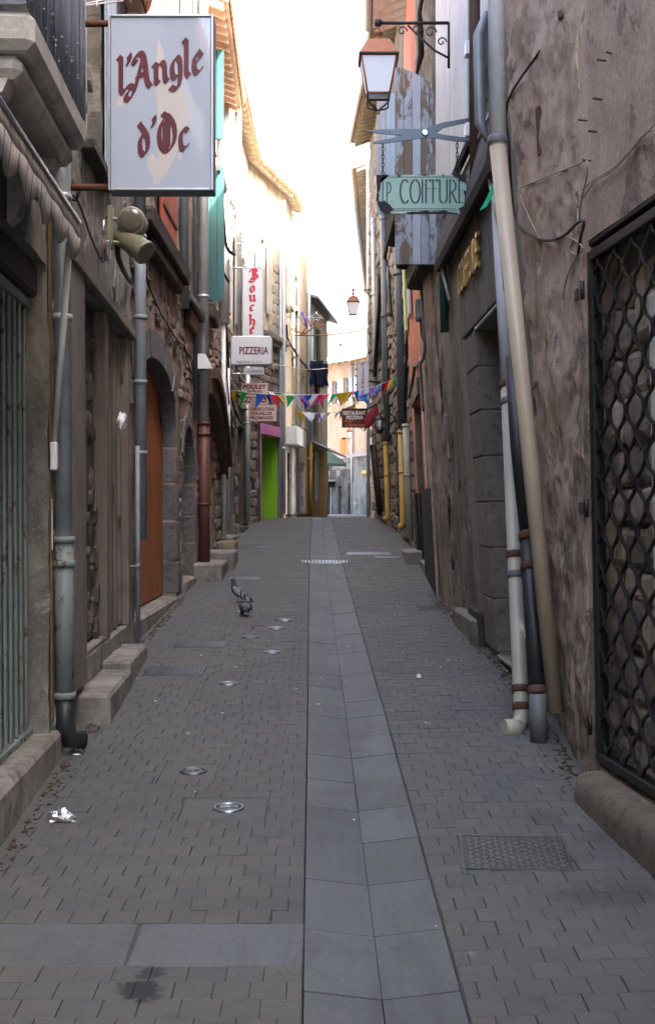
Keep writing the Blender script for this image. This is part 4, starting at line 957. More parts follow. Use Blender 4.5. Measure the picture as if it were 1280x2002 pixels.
cable(F2, h2, [(vY(10.5), .06, 4.1), (vY(11.3), .03, 3.75), (vY(12.6), .03, 3.6), (vY(14.2), .03, 3.58), (vY(15.8), .05, 3.4)], .008)
cable(F2, h2, [(vY(14.2), .03, 3.58), (vY(15.2), .03, 3.3), (vY(15.6), .04, 2.95)], .007)
u, z = F2.at(391, 708, .06); sl = thing('security_lamp', 'small white security lamp beside silver downpipe', 'lamp', F2.pt(u, .02, z))
mb = MB(); pr = [(-.05, -.09), (.17, -.09), (.17, -.07), (.08, .1), (-.02, .1)]; 
for e in (0,): mb.prism([(x, y) for x, y in pr], F2.pt(u - .07, .05, z), (1, 0, 0), (0, 0, 1), (0, 1, 0), .14)
hd = build('housing', mb, 'plastic_white', sl); mb = MB(); mb.lathe(F2.pt(u, .1, z - .095), [(.04, -.01), (.045, .0)], 10); build('lens', mb, 'lens', sl)
mb = MB(); F2.cham(mb, u - .03, u + .03, .0, .05, z - .04, z + .06, .005); build('wall_bracket', mb, 'plastic_white', sl)
eave(F2, h2, 0, F2.L, 9.4, .4)
# ---- narrow house with roller shutter and curved timber hood
F3 = Fac((-1.685, 16.15), (-1.80, 20.35), -1, -.004)
h3 = thing('narrow_house', 'narrow old house with teal shutters, roller shutter and curved timber hood', 'house', (-3, 18, zg(18)))
wY = F3.uY
S = (wY(17.0), wY(18.6), 1.0, 2.85, .16); W3 = (wY(17.3), wY(18.2), 4.75, 6.5, .15); W3b = (wY(17.3), wY(18.2), 6.95, 8.1, .15)
wall(F3, h3, 'plaster_white', 0, F3.L, 5.3, 8.45, [W3b], .2, .012, 1.5, 3.2, name='upper_wall')
wall(F3, h3, 'rubble_mortar', 0, F3.L, .6, 5.3, [S, (W3[0], W3[1], 4.75, 5.3, .15)], .12, .03, 2.2, 3.2, rough2=.05)
rubble(F3, h3, 'rubble', .05, F3.L - .05, .85, 5.2, [(S[0] - .1, S[1] + .1, .9, 3.0), (W3[0] - .1, W3[1] + .1, 4.6, 5.5)], (.12, .24), (.18, .5), .04, 0, 200, .8, 6)
rs = F3.part('roller_shutter', 'slate_grey', h3, S[0], S[1], -.16, -.13, 1.0, 2.86, label='grey slatted roller shutter')
for k in range(20): F3.part('slat', 'slate_grey', rs, S[0] + .01, S[1] - .01, -.128, -.105, 1.02 + k * .092, 1.10 + k * .092, b=.012)
mb = MB(); n = 14
for i in range(n):                                      # curved timber hood above the shop
    t0, t1 = i / n, (i + 1) / n; P = []
    for t in (t0, t1): u = lerp(wY(16.25), wY(20.3), t); zc = 3.58 - 1.05 * (abs(t - .12) / .88) ** 2.0; P.append((u, zc))
    for (lo, hi, d) in ((-.14, .0, .24), (-.34, -.143, .17)): mb.hexa([F3.pt(P[0][0], 0, P[0][1] + lo), F3.pt(P[1][0], 0, P[1][1] + lo), F3.pt(P[1][0], d, P[1][1] + lo), F3.pt(P[0][0], d, P[0][1] + lo), F3.pt(P[0][0], 0, P[0][1] + hi), F3.pt(P[1][0], 0, P[1][1] + hi), F3.pt(P[1][0], d, P[1][1] + hi), F3.pt(P[0][0], d, P[0][1] + hi)])
build('timber_hood', mb, 'wood_brown', h3)['label'] = 'curved brown timber hood over roller shutter'
window(F3, h3, *W3); window(F3, h3, *W3b)
flat_shutter(h3, 17.28, -1.74, -1.45, lambda x: 6.5, 4.63, ['shutter_teal'], 3, 'teal board shutter standing open beside silver downpipe'); shutter(F3, h3, 'shutter_teal', wY(18.25), wY(19.0), 4.66, 6.55, .03, 4)
flat_shutter(h3, 17.28, -1.74, -1.46, lambda x: 8.15, 6.9, ['shutter_teal'], 3, 'upper teal board shutter standing open'); shutter(F3, h3, 'shutter_teal', wY(18.25), wY(19.0), 6.95, 8.15, .03, 4)
rough_sill(F3, h3, wY(17.2), wY(18.4), .15, 4.4, 4.6); rough_sill(F3, h3, wY(17.9), wY(19.2), .22, 6.62, 6.72); rough_sill(F3, h3, wY(18.2), wY(19.0), .14, 6.45, 6.618, 'tile_red', 'corbel')
q = (wY(20.2), .12); F3.pipe('downpipe', 'paint_pipe_white', h3, [(*q, 8.3), (*q, 4.75)], .085, 14, 'thick pale blue grey downpipe', [(*q, 6.0), (*q, 7.4)])
F3.pipe('downpipe', 'paint_pipe_white', h3, [(q[0], .1, 4.76), (q[0], .1, 1.2)], .04, 10)
cable(F3, h3, [(wY(18.6), .05, 6.7), (wY(19.0), .06, 6.2), (wY(19.3), .07, 5.6), (wY(20.0), .2, 5.4)], .022)
eave(F3, h3, .0, F3.L, 8.42, .42, raf=.30, gutter=None)
stepblock('stone_step', F3, 15.35, 16.75, -.02, .34, 1.0, 'grey stone step at foot of dark red pipe'); stepblock('stone_step', F3, 16.8, 18.2, -.02, .42, 1.10, 'pale topped stone step beyond the dark red pipe'); stepblock('stone_step', F3, 19.6, 20.8, -.02, .30, 1.17, 'reddish stone step farther up on left side', 'worn_stone')
# ---- stone house with the lime green entrance
F4 = Fac((-1.80, 20.35), (-1.76, 27.5), -1); F5 = Fac((-1.76, 27.5), (-1.08, 30.4), -1)
h4 = thing('stone_house', 'tall dark stone house with pink and lime green shop entrance', 'house', (-3.5, 25, zg(25)))
A4 = (F4.uY(21.6), F4.uY(23.3), 1.15, 3.5, .35); B4 = (F4.uY(24.6), F4.uY(25.9), 1.3, 3.4, .3); LD = (F5.at(510, 900)[0], F5.at(544, 900)[0], 1.40, F5.at(525, 852)[1], .9)
W4 = (F4.uY(22.2), F4.uY(23.2), 5.2, 7.0, .15); W5 = (F5.at(505, 500)[0], F5.at(517, 500)[0], 6.35, 8.0, .15)
wall(F4, h4, 'plaster_cream', 0, F4.L, 5.0, 9.5, [(W4[0], W4[1], 5.2, 7.0, .15)], .2, .02, 2.0, 3.2, name='upper_wall')
wall(F4, h4, 'dark_mortar', 0, F4.L, .8, 5.0, [A4, B4], .15, .03, 2.2, 3.2, rough2=.04)
wall(F5, h4, 'plaster_cream', 0, F5.L, 5.6, 9.5, [W5], .2, .02, 2.0, 3.5, name='upper_wall')
wall(F5, h4, 'dark_mortar', 0, F5.L, 1.2, 5.6, [LD], .15, .02, 2.2, 3.5, rough2=.03)
rubble(F4, h4, 'rubble', .05, F4.L - .02, 1.0, 4.8, [(A4[0] - .1, A4[1] + .1, 1, 3.9), (B4[0] - .1, B4[1] + .1, 1, 3.6)], (.14, .26), (.2, .5), .05, 0, 160, .85, 8)
rubble(F4, h4, 'pale_stone', .05, F4.L - .02, 5.0, 7.9, [(W4[0] - .6, W4[1] + .6, 5.0, 7.2)], (.18, .3), (.25, .6), .03, 0, 120, .9, 9)
rubble(F5, h4, 'rubble', .03, F5.L - .02, 1.35, 5.6, [(LD[0] - .15, LD[1] + .12, 1.2, LD[3] + .3)], (.16, .28), (.2, .5), .03, 0, 200, .9, 10)
rubble(F5, h4, 'pale_stone', .03, F5.L - .02, 5.9, 7.8, [(W5[0] - .4, W5[1] + .4, 6.2, 8.3)], (.2, .3), (.25, .6), .025, 0, 120, .92, 11)
spandrel(F4, h4, 'basalt', A4[0], A4[1], 2.8, 3.48, 3.5, .35); voussoirs(F4, h4, 'basalt', A4[0], A4[1], 2.8, 3.48, .35, .25, 9); jambs(F4, h4, 'basalt', A4[1], A4[1] + .3, 1.15, 2.8, .35, .45)
F4.part('door', 'wood_dark', h4, A4[0] - .02, A4[1] + .02, -.42, -.36, 1.1, 3.55); F4.part('door', 'wood_brown', h4, B4[0] - .02, B4[1] + .02, -.36, -.31, 1.1, 3.5)
F4.part('door_frame', 'wood_frame', h4, B4[1] - .12, B4[1] - .005, -.3, -.1, 1.2, 3.0)
F4.part('doorstep', 'concrete_step', h4, A4[0] - .1, A4[1] + .1, -.3, .12, .9, 1.22, b=.02); F4.part('doorstep', 'old_sill', h4, B4[0] - .1, B4[1] + .1, -.3, .10, 1.0, 1.36, b=.02)
window(F4, h4, *W4); shutter(F4, h4, 'shutter_blue', W4[0] - .5, W4[0] - .02, 5.2, 7.0, .03, 3, bars=False); shutter(F4, h4, 'shutter_white', W4[1] + .02, W4[1] + .5, 5.2, 7.0, .03, 3, bars=False)
window(F5, h4, *W5); shutter(F5, h4, 'shutter_white', W5[1] + .02, W5[1] + .38, 6.3, 8.0, .04, 3, bars=False, label='white shutter on upper arched window'); shutter(F5, h4, 'shutter_blue', W5[0] - .34, W5[0] - .02, 6.3, 8.0, .04, 3, bars=False)
rough_sill(F5, h4, .2, F5.L, .16, 5.72, 5.86, 'grey_block', 'stone_cornice'); rough_sill(F5, h4, .2, F5.L, .09, 5.6, 5.718, 'grey_block', 'stone_cornice')
en = F5.part('entrance_back', 'lime_paint', h4, LD[0] - .05, LD[1] + .05, -.95, -.9, 1.35, LD[3] + .05, label='lime green painted entrance wall')
F5.part('entrance_side', 'lime_paint', en, LD[1] - .012, LD[1] - .002, -.9, -.02, 1.4, LD[3]); F5.part('entrance_ceiling', 'lime_paint', en, LD[0], LD[1] - .014, -.9, -.02, LD[3] - .015, LD[3] - .004)
F5.part('entrance_return', 'lime_paint', en, LD[0] + .3, LD[1] - .02, -.5, -.42, 1.41, LD[3] - .02)
F5.part('door_surround', 'rose_paint', h4, LD[0] - .06, LD[1] + .07, .0, .09, LD[3] - .005, LD[3] + .24, b=.01, label='pink painted header over lime entrance'); F5.part('door_surround', 'rose_paint', h4, LD[0] - .05, LD[0] + .0, .0, .02, 1.42, LD[3] - .008); F5.part('door_surround', 'rose_paint', h4, LD[1] + .0, LD[1] + .04, .0, .06, 1.45, LD[3] - .008)
for (F, x, y0, y1, r_, mt) in ((F4, 467, 330, 700, .055, 'paint_pipe_white'), (F4, 484, 700, 1018, .06, 'zinc'), (F5, 549, 480, 1012, .035, 'zinc_pale'), (F4, 446, 700, 1030, .04, 'zinc_pale')):
    u, zt = F.at(x, y0, .08); zb = F.at(x, y1, .08)[1]; F.pipe('downpipe', mt, h4, [(u, .08, zt + (4 if y0 == 330 else 0)), (u, .08, max(zb, zg(F.pt(u, 0, 0).y)))], r_, 10, None, [(u, .08, lerp(zt, zb, .4))])
eave(F4, h4, F4.uY(22.0), F4.L, 9.6, .27, 'tile_pale', 'tile_pale', None, .35); eave(F5, h4, 0, F5.L, 9.6, .27, 'tile_pale', 'tile_pale', None, .35)
cable(F4, h4, [(F4.uY(20.5), .08, 5.3), (F4.uY(21.5), .1, 3.7), (F4.uY(23), .12, 3.4), (F4.uY(25), .1, 3.45)], .02); cable(F4, h4, [(F4.uY(20.6), .08, 4.6), (F4.uY(21.2), .1, 3.5), (F4.uY(22.6), .12, 3.2)], .012)
# ---- cream house
F6 = Fac((-1.08, 30.4), (-.60, 35.8), -1)
h6 = thing('cream_house', 'tall cream plaster house with grey pipes past the lime entrance', 'house', (-2.8, 33, zg(33)))
def opx(F, x0, x1, y0, y1, dep): a, b = F.at(x0, (y0 + y1) / 2)[0], F.at(x1, (y0 + y1) / 2)[0]; return (a, b, F.at((x0 + x1) / 2, y1)[1], F.at((x0 + x1) / 2, y0)[1], dep)
ops = [opx(F6, 556.5, 560.5, 520, 600, .15), opx(F6, 566, 570, 545, 600, .15), opx(F6, 576, 582, 540, 605, .15), opx(F6, 570, 574, 700, 830, .15), opx(F6, 590, 594.5, 735, 838, .15), opx(F6, 562, 571, 885, 1005, .2), opx(F6, 587, 596, 905, 1000, .12)]
wall(F6, h6, 'plaster_cream', 0, F6.L, 1.3, 9.5, ops, .25, .012, 1.5, 3.5)
for i, o in enumerate(ops[:5]):
    window(F6, h6, *o, frame='shutter_blue' if i == 4 else 'wood_frame'); F6.part('window_sill', 'pale_stone', h6, o[0] - .1, o[1] + .1, -.05, .08, o[2] - .1, o[2] - .004)
o = ops[5]; rs = F6.part('roller_shutter', 'wood_brown', h6, o[0], o[1], -.2, -.17, o[2], o[3])
for k in range(14): F6.part('slat', 'wood_brown', rs, o[0] + .01, o[1] - .01, -.168, -.14, o[2] + (k + .05) * (o[3] - o[2]) / 14, o[2] + (k + .9) * (o[3] - o[2]) / 14, b=.01)
o = ops[6]; F6.part('window_back', 'glass_dark', h6, o[0], o[1], -.14, -.12, o[2], o[3]); mb = MB()
for k in range(7): z = lerp(o[2], o[3], (k + .5) / 7); F6.box(mb, o[0], o[1], -.06, -.045, z - .05, z + .05)
for k in range(4): u = lerp(o[0], o[1], (k + .5) / 4); F6.box(mb, u - .02, u + .02, -.043, -.03, o[2], o[3])
build('window_bars', mb, 'zinc_pale', h6)
F6.part('shop_sign_box', 'plastic_white', h6, .25, 2.3, .005, .30, 3.35, 3.80, label='blank white box sign over shop'); F6.part('shop_post', 'plaster_white', h6, *[F6.at(x, 940, .06)[0] for x in (570, 578)], .0, .08, 1.45, 3.34)
F6.part('doorstep', 'old_sill', h6, .4, F6.L, .0, .14, 1.3, 1.6)
for (x, y0, y1, r_) in ((554.5, 480, 1005, .05), (583, 560, 1005, .045), (604, 480, 870, .055)):
    u, zt = F6.at(x, y0, .07); zb = F6.at(x, y1, .07)[1]; F6.pipe('downpipe', 'zinc_pale', h6, [(u, .07, 9.2), (u, .07, max(zb, 1.5))], r_, 10, None, [(u, .07, 5.2), (u, .07, 3.2)])
cable(F6, h6, [(.05, .06, 6.3), (.2, .06, 6.0), (1.6, .06, 5.9), (2.6, .06, 5.85), (4.2, .08, 5.8), (5.4, .08, 5.75)], .03)
eave(F6, h6, 0, F6.uY(32.2), 9.6, .30, 'tile_pale', 'tile_pale', None, .35)
# ---- ochre shop on the bend
F7 = Fac((-.60, 35.8), (.0, 40.6), -1)
h7 = thing('ochre_shop', 'narrow house with ochre ground floor and small tin canopy at the bend', 'house', (-1.8, 38.5, zg(38)))
ops = [opx(F7, 612, 617.5, 890, 975, .12), opx(F7, 609, 613, 770, 850, .15), opx(F7, 614, 618, 640, 760, .15)]
zs_ = F7.at(610, 872)[1]
wall(F7, h7, 'plaster_ochre', 0, F7.L, 1.3, zs_, [ops[0]], .25, .012, 1.5, 4.0); wall(F7, h7, 'plaster_cream', 0, F7.L, zs_, 8.0, ops[1:], .3, .012, 1.5, 4.0, name='upper_wall')
for o in ops[1:]: window(F7, h7, *o); shutter(F7, h7, 'shutter_green', o[0] - .55, o[0] - .02, o[2], o[3], .03, 3, bars=False); shutter(F7, h7, 'wood_grey', o[1] + .02, o[1] + .6, o[2], o[3], .03, 3, bars=False)
o = ops[0]; F7.part('window_back', 'glass_dark', h7, o[0], o[1], -.14, -.12, o[2], o[3]); mb = MB()
for k in range(9): z = lerp(o[2], o[3], (k + .5) / 9); F7.box(mb, o[0] - .05, o[1] + .05, .03, .045, z - .02, z + .02)
for k in range(5): u = lerp(o[0], o[1], k / 4); F7.box(mb, u - .02, u + .02, .047, .06, o[2] - .05, o[3] + .1)
build('window_grille', mb, 'zinc_pale', h7)
mb = MB(); n = 22
for i in range(n):
    p = [lerp(.2, F7.L + .1, k / n) for k in (i, i + 1)]; w_ = [.03 * (-1) ** k for k in (i, i + 1)]
    mb.hexa([F7.pt(p[0], 0, zs_ + .12 + w_[0]), F7.pt(p[1], 0, zs_ + .12 + w_[1]), F7.pt(p[1], .62, zs_ - .18 + w_[1]), F7.pt(p[0], .62, zs_ - .18 + w_[0])] + [F7.pt(p[0], 0, zs_ + .135 + w_[0]), F7.pt(p[1], 0, zs_ + .135 + w_[1]), F7.pt(p[1], .62, zs_ - .165 + w_[1]), F7.pt(p[0], .62, zs_ - .165 + w_[0])])
build('tin_canopy', mb, 'zinc', h7); F7.pipe('downpipe', 'pipe_yellow', h7, [(.25, .08, zs_ + .1), (.25, .08, 1.5)], .06, 10); F7.pipe('downpipe', 'zinc_pale', h7, [(.5, .08, 7.8), (.5, .08, zs_)], .06, 10)
mb = MB(); p = [F7.pt(-.1, .34, 7.85), F7.pt(F7.L + .1, .34, 7.85), F7.pt(F7.L + .1, -4, 9.2), F7.pt(-.1, -4, 9.2)]; mb.hexa(p + [q + Vector((0, 0, .08)) for q in p]); build('roof', mb, 'slate_grey', h7)

# ================================================================== RIGHT ROW
FA = Fac((1.66, 2.0), (1.285, 6.0), 1, .018, .018); FB = Fac((1.285, 6.0), (1.39, 7.45), 1, .018, .075); FC = Fac((1.39, 7.45), (1.31, 11.9), 1, .074, .072, 3.2)
r1 = thing('rose_plaster_house', 'rough rose brown plaster house at near right with iron lattice gate', 'house', (3, 5, zg(5)))
GO = (FA.uY(2.4), FA.uY(5.90), .44, 2.95, .20)
wall(FA, r1, 'render_rose', -.5, FA.L, -.1, 10, [GO], .08, .012, 1.6, 3.0, rough2=.02, seed=3)
wall(FA, r1, 'plaster_rose', -11, -.5, -1, 10, [], .6, .012, 1.6, 3.0, name='added_side_wall')  # unseen stretch behind the camera, added to block the sun
wall(FB, r1, 'render_rose', 0, FB.L, .1, 5.6, [], .026, .022, 3.2, 3.0, rough2=.03, seed=3, octv=7, H=.75)
wall(FB, r1, 'render_rose', 0, FB.L, 5.6, 10, [], .2, .012, 2.4, 3.0, name='upper_wall')
FA.part('recess_wall', 'plaster_brown', r1, GO[0] - .1, GO[1] + .1, -.2, -.15, .3, 3.0)
rubble(FA, r1, 'recess_stone', GO[0] + 1.2, GO[1] - .01, .45, 2.9, (), (.14, .26), (.14, .34), .04, -.13, 130, .95, 21, order=lambda q: -q[0])
FA.part('whitewash_panel', 'plaster_white', r1, GO[0] + .9, GO[1] - .60, -.13, -.07, .6, 2.6, b=.02)
FA.part('lintel', 'wood_dark', r1, GO[0], GO[1] - .002, -.1, -.004, 2.925, 2.949, b=.004)  # thin dark strip drawn for the shadow line and iron over the gate
# lattice gate
gate = thing('lattice_gate', 'black wrought iron lattice gate with wavy bars at right', 'gate', FA.pt(GO[1], 0, .44))
ga, gb = GO[0] + .02, GO[1] - .02
for (a, b, c, d) in ((gb - .045, gb, .46, 2.89), (ga, ga + .045, .46, 2.89), (ga + .047, gb - .047, .46, .505), (ga + .047, gb - .047, 2.845, 2.89)): FA.part('frame_bar', 'iron_black', gate, a, b, -.045, .012, c, d, b=.004)
pch, T_ = .118, .213
n = int((gb - ga - .09) / pch)
for i in range(n + 1):
    u0 = gb - .05 - i * pch; sg = 1 if i % 2 else -1; mb = MB(); st = 6; N_ = int((2.84 - .51) / T_ * st)
    P = []
    for k in range(N_ + 1):
        z = lerp(.507, 2.843, k / N_); ph = (z - .5) / T_ * 2 * math.pi; w_ = math.cos(ph); w_ = math.copysign(abs(w_) ** .6, w_); P.append((u0 + sg * w_ * pch * .47, z))
    for (p, q) in zip(P, P[1:]):
        hw = .0095; mb.hexa([FA.pt(p[0] - hw, -.016, p[1]), FA.pt(p[0] + hw, -.016, p[1]), FA.pt(p[0] + hw, -.002, p[1]), FA.pt(p[0] - hw, -.002, p[1]), FA.pt(q[0] - hw, -.016, q[1]), FA.pt(q[0] + hw, -.016, q[1]), FA.pt(q[0] + hw, -.002, q[1]), FA.pt(q[0] - hw, -.002, q[1])])
    build('wavy_bar', mb, 'iron_black', gate)
for z in (2.72, 1.67, .62): FB.part('hinge', 'iron_rust', gate, .02, .08, .005, .02, z - .03, z + .03, b=.005); mb = MB(); mb.lathe(FA.pt(FA.L - .07, .02, z), [(.011, -.045), (.011, .045)], 8); build('hinge_pin', mb, 'iron_black', gate)
mb = MB(); pf = [(-.3, .0), (.15, .0), (.15, .2), (.15, .33), (.14, .39), (.105, .42), (.03, .43), (-.06, .434), (-.3, .435)]; us_ = [lerp(FA.uY(2.2), FA.uY(5.97), i / 40) for i in range(41)]; rgs = []
for i, u in enumerate(us_):
    sh_ = 1 - .35 * max(0, (i - 38) / 2) ** 2; rgs.append(mb.add([FA.pt(u, -.3 + (d + .3) * sh_ + .012 * noise.noise(Vector((u * 5, d * 9, z * 9))), z * (1 - .06 * max(0, (i - 38) / 2)) + .012 * noise.noise(Vector((u * 4 + 7, d * 8, z * 5)))) for d, z in pf]))
mb.sm = True
for i in range(40):
    for k in range(len(pf) - 1): mb.face([rgs[i] + k, rgs[i] + k + 1, rgs[i + 1] + k + 1, rgs[i + 1] + k])
mb.sm = False
for e in (0, 40): mb.face([rgs[e] + k for k in range(len(pf))])
single('gate_sill', mb, 'worn_stone', 'rounded yellowish stone sill under the lattice gate', 'stone sill')
# wires on the near wall
def wire(F, pxs, r, mat, d=.012):
    mb = MB(); P = [F.pt(*(lambda q: (q[0], d, q[1]))(F.at(x, y, d))) for x, y in pxs]; Q = []
    for i in range(len(P) - 1):
        for k in range(4):
            t = k / 4; a = P[max(i - 1, 0)]; b = P[i]; c = P[i + 1]; e = P[min(i + 2, len(P) - 1)]
            Q.append(.5 * ((2 * b) + (c - a) * t + (2 * a - 5 * b + 4 * c - e) * t * t + (3 * b - a - 3 * c + e) * t ** 3))
    mb.tube(Q + [P[-1]], r, 6); return build('cable', mb, mat, r1)
wire(FB, [(1005, 372), (1020, 350), (1040, 325), (1058, 316), (1072, 345), (1082, 395), (1088, 428), (1098, 425), (1110, 390), (1118, 380), (1130, 374)], .004, 'cable_tan')
wire(FB, [(1008, 380), (1018, 430), (1030, 470), (1050, 466), (1068, 485), (1085, 500), (1105, 488), (1116, 470), (1120, 430), (1128, 395)], .004, 'cable_tan', .014)
wire(FB, [(1085, 500), (1088, 540), (1092, 585)], .004, 'cable_tan')
wire(FA, [(1138, 371), (1158, 353), (1180, 340), (1205, 322), (1230, 295), (1258, 262), (1272, 256), (1280, 262), (1300, 268)], .004, 'cable_tan')
wire(FA, [(1138, 388), (1160, 357), (1190, 338), (1220, 310), (1250, 275), (1290, 230)], .0035, 'cable_tan', .016)
wire(FB, [(990, 100), (990, 200), (995, 290), (998, 360), (1002, 410), (1012, 445), (1030, 470), (1045, 462), (1055, 436), (1066, 436), (1074, 462), (1082, 500)], .008, 'cable_black', .016)
for (x, y) in ((1066, 122), (1068, 197), (1092, 237), (1072, 260), (1078, 316), (1195, 105)):
    F = FA if x > 1155 else FB; u, z = F.at(x, y, 0); mb = MB(); mb.tube([F.pt(u, -.01, z), F.pt(u - .006, .03, z + .004)], .005, 5); build('nail', mb, 'iron_rust', r1)
for (x, y, h_) in ((1012, 250, .16), (1006, 30, .03)): u, z = FB.at(x, y, 0); FB.part('wooden_plug', 'iron_rust', r1, u - .025, u + .02, -.02, .016, z - h_, z + h_ * .7, b=.01, jit=.005)
# pipes at the corner
def slant(name, mat, P, r, label, clips=(), cm=None, n=16):
    mb = MB(); mb.tube(P, r, n); o = build(name, mb, mat, r1); o['label'] = label
    for (i, t, m_) in clips:
        a, b = Vector(P[i]), Vector(P[i + 1]); c = a.lerp(b, t); mb = MB(); mb.lathe(c, [(r * 1.1, -.022), (r * 1.17, -.012), (r * 1.17, .012), (r * 1.1, .022)], 14, (b - a)); build('bracket', mb, m_, o)
    return o
p_top, p_mid, p_lo = sight(966, -420, 7.05), sight(972, 285, 6.95), sight(1086, 1392, 6.95)
slant('downpipe', 'paint_pipe_white', [p_top, p_mid], .049, 'pale grey upper downpipe on corner', [(0, .985, 'pipe_grey_plastic')]); slant('downpipe', 'plastic_beige', [p_mid + Vector((0, 0, .01)), p_lo], .047, 'long slanting beige plastic downpipe')
wl = sight(1054, 1450, 6.93); wl.z = zg(6.93); bk = [sight(1012, 880, 7.45), sight(1030, 1040, 7.3), sight(1045, 1210, 7.1)]
slant('downpipe', 'pipe_black', [sight(1000, 700, 7.55), bk[0], bk[1]], .046, 'upper dark iron pipe behind slanting pipe'); slant('downpipe', 'pipe_black', [bk[1], sight(1050, 1360, 6.95)], .048, 'black iron pipe beside slanting beige pipe', [(0, .03, 'iron_rust'), (0, .22, 'iron_rust'), (0, .97, 'iron_rust')]); slant('downpipe', 'pipe_grey_plastic', [sight(1050, 1355, 6.95), sight(1053, 1452, 6.95)], .05, 'grey plastic foot of the black pipe')
t0 = sight(992, 750, 8.0); t1 = sight(1019, 1395, 7.35)
slant('downpipe', 'paint_pipe_white', [sight(972, 380, 8.3), t0], .046, 'pale upper part of the cream pipe', (), None)
slant('downpipe', 'paint_cream_rust', [t0, t1, sight(1016, 1415, 7.3), sight(1006, 1424, 7.22)], .048, 'cream painted iron pipe with rusty joints', [(0, .005, 'iron_rust'), (0, .06, 'pipe_grey_plastic'), (0, .54, 'iron_rust'), (0, .60, 'pipe_grey_plastic'), (0, .93, 'iron_rust'), (0, .98, 'iron_rust')])
mb = MB(); mb.lathe(sight(1000, 1424, 7.17), [(.05, -.05), (.056, .0), (.05, .05)], 12, (1, .25, -.1)); build('pipe_elbow', mb, 'paint_cream_rust', r1)
mb = MB(); mb.tube([sight(1010, 772, 7.1), sight(1030, 768, 7.0), sight(1052, 745, 7.25)], .012, 6); build('wire_clamp', mb, 'iron_rust', r1)
mb = MB(); q = [sight(950, 25, 7.75), sight(935, 70, 7.7), sight(938, 240, 7.7), sight(952, 275, 7.65)]; mb.tube(q, [.02, .036, .036, .015], 10); build('cable_cover', mb, 'slate_grey', r1)
eave(FA, r1, -.5, FA.L, 10.0, .15, gutter=None); eave(FB, r1, 0, FB.L, 10.0, .15, gutter=None)
# ---- hairdresser's house
r2 = thing('salon_house', 'grey stone fronted salon house with glass door and gold letters', 'house', (3, 9.5, zg(9.5)))
cY = FC.uY
DO = (cY(7.75), cY(9.62), .52, 3.08, .22); UW1 = (cY(8.55), cY(9.15), 4.55, 6.6, .15)
wall(FC, r2, 'plaster_brown', .02, FC.L, .2, 10, [DO, UW1], .12, .012, 1.6, 3.0, rough2=.015, seed=5)
dn = thing('glass_door', 'dark glass salon door in aluminium frame behind the pipes', 'door', FC.pt(DO[1] - .9, -.22, .5))
FC.part('pane', 'glass_dark', dn, DO[0], DO[1] - .005, -.235, -.215, .62, 3.07)
for (a, b, c, d) in ((DO[1] - .05, DO[1] - .008, .54, 3.075), (DO[1] - .72, DO[1] - .66, .54, 3.075), (DO[0], DO[1] - .052, .54, .64), (DO[0], DO[1] - .052, 2.35, 2.42), (DO[0], DO[1] - .052, 3.02, 3.075)): FC.part('frame', 'aluminium', dn, a, b, -.213, -.165, c, d, b=.004)
FC.part('notice', 'poster_white', dn, DO[1] - .42, DO[1] - .20, -.214, -.209, 1.45, 1.95)
FC.part('door_sill', 'aluminium', r2, DO[0], DO[1] + .02, -.16, .02, .505, .535)
FC.part('lintel_edge', 'plastic_white', r2, DO[0], DO[1] + .01, -.005, .012, 3.075, 3.095, b=.002)
z = .55
for k in range(7):                                     # dressed blocks of the far jamb
    hh = (.42, .40, .36, .36, .36, .34, .30)[k]
    if z + hh > 3.08: hh = 3.075 - z
    if hh > .05: FC.part('stone_block', 'grey_block', r2, DO[1] - .008, DO[1] + .62, -.21, .02, z + .004, z + hh - .004, b=.008)
    z += hh
for k in range(3): FC.part('fascia_panel', 'plaster_grey', r2, DO[0] + .02 + k * .86, DO[0] + .86 + k * .86, .002, .022, 3.10, 3.95, b=.006)
FC.part('base_block', 'old_sill', r2, cY(10.3), cY(11.0), .0, .06, .45, .82, b=.02, jit=.006)
put_text(r2, 'brass', 'COIFFURE', FC.pt(cY(10.25), .03, 3.44), (0, -1, 0), (0, 0, 1), .26, 1.3, .0, thick=.025, name='gold_letters')['label'] = 'raised gold letters COIFFURE'
aw2 = thing('folded_awning', 'dark folded salon awning above the gold letters', 'awning', FC.pt(cY(9.8), 0, 4.0))
mb = MB(); uu = [cY(7.9), cY(11.15)]
pr = [(.0, 4.28), (.05, 4.29), (.11, 4.05), (.13, 3.90), (.11, 3.84), (.07, 3.85), (.03, 3.9), (.0, 3.92)]
a = mb.add([FC.pt(uu[0], d, z) for d, z in pr]); b = mb.add([FC.pt(uu[1], d, z - .02) for d, z in pr]); n = len(pr)
mb.face([a + i for i in range(n)]); mb.face([b + i for i in reversed(range(n))])
for i in range(n): mb.face([a + i, a + (i + 1) % n, b + (i + 1) % n, b + i])
build('canvas', mb, 'dark_canvas', aw2); FC.part('cassette', 'slate_grey', aw2, uu[0], uu[1], .0, .06, 4.295, 4.36, b=.02)
for u in (cY(8.1), cY(11.0)): mb = MB(); mb.tube([FC.pt(u, .02, 3.55), FC.pt(u, .08, 3.86)], .014, 8); build('arm', mb, 'plastic_white', aw2)
mb = MB(); pts = [sight(966, 352, 7.9), sight(962, 385, 7.9), sight(950, 405, 7.9), sight(936, 413, 7.9), sight(948, 392, 7.9)]; mb.poly(pts); gc = single('green_cloth', mb, 'green_cloth', 'scrap of bright green cloth hanging behind beige pipe', 'cloth'); md = gc.modifiers.new('t', 'SOLIDIFY'); md.thickness = .006
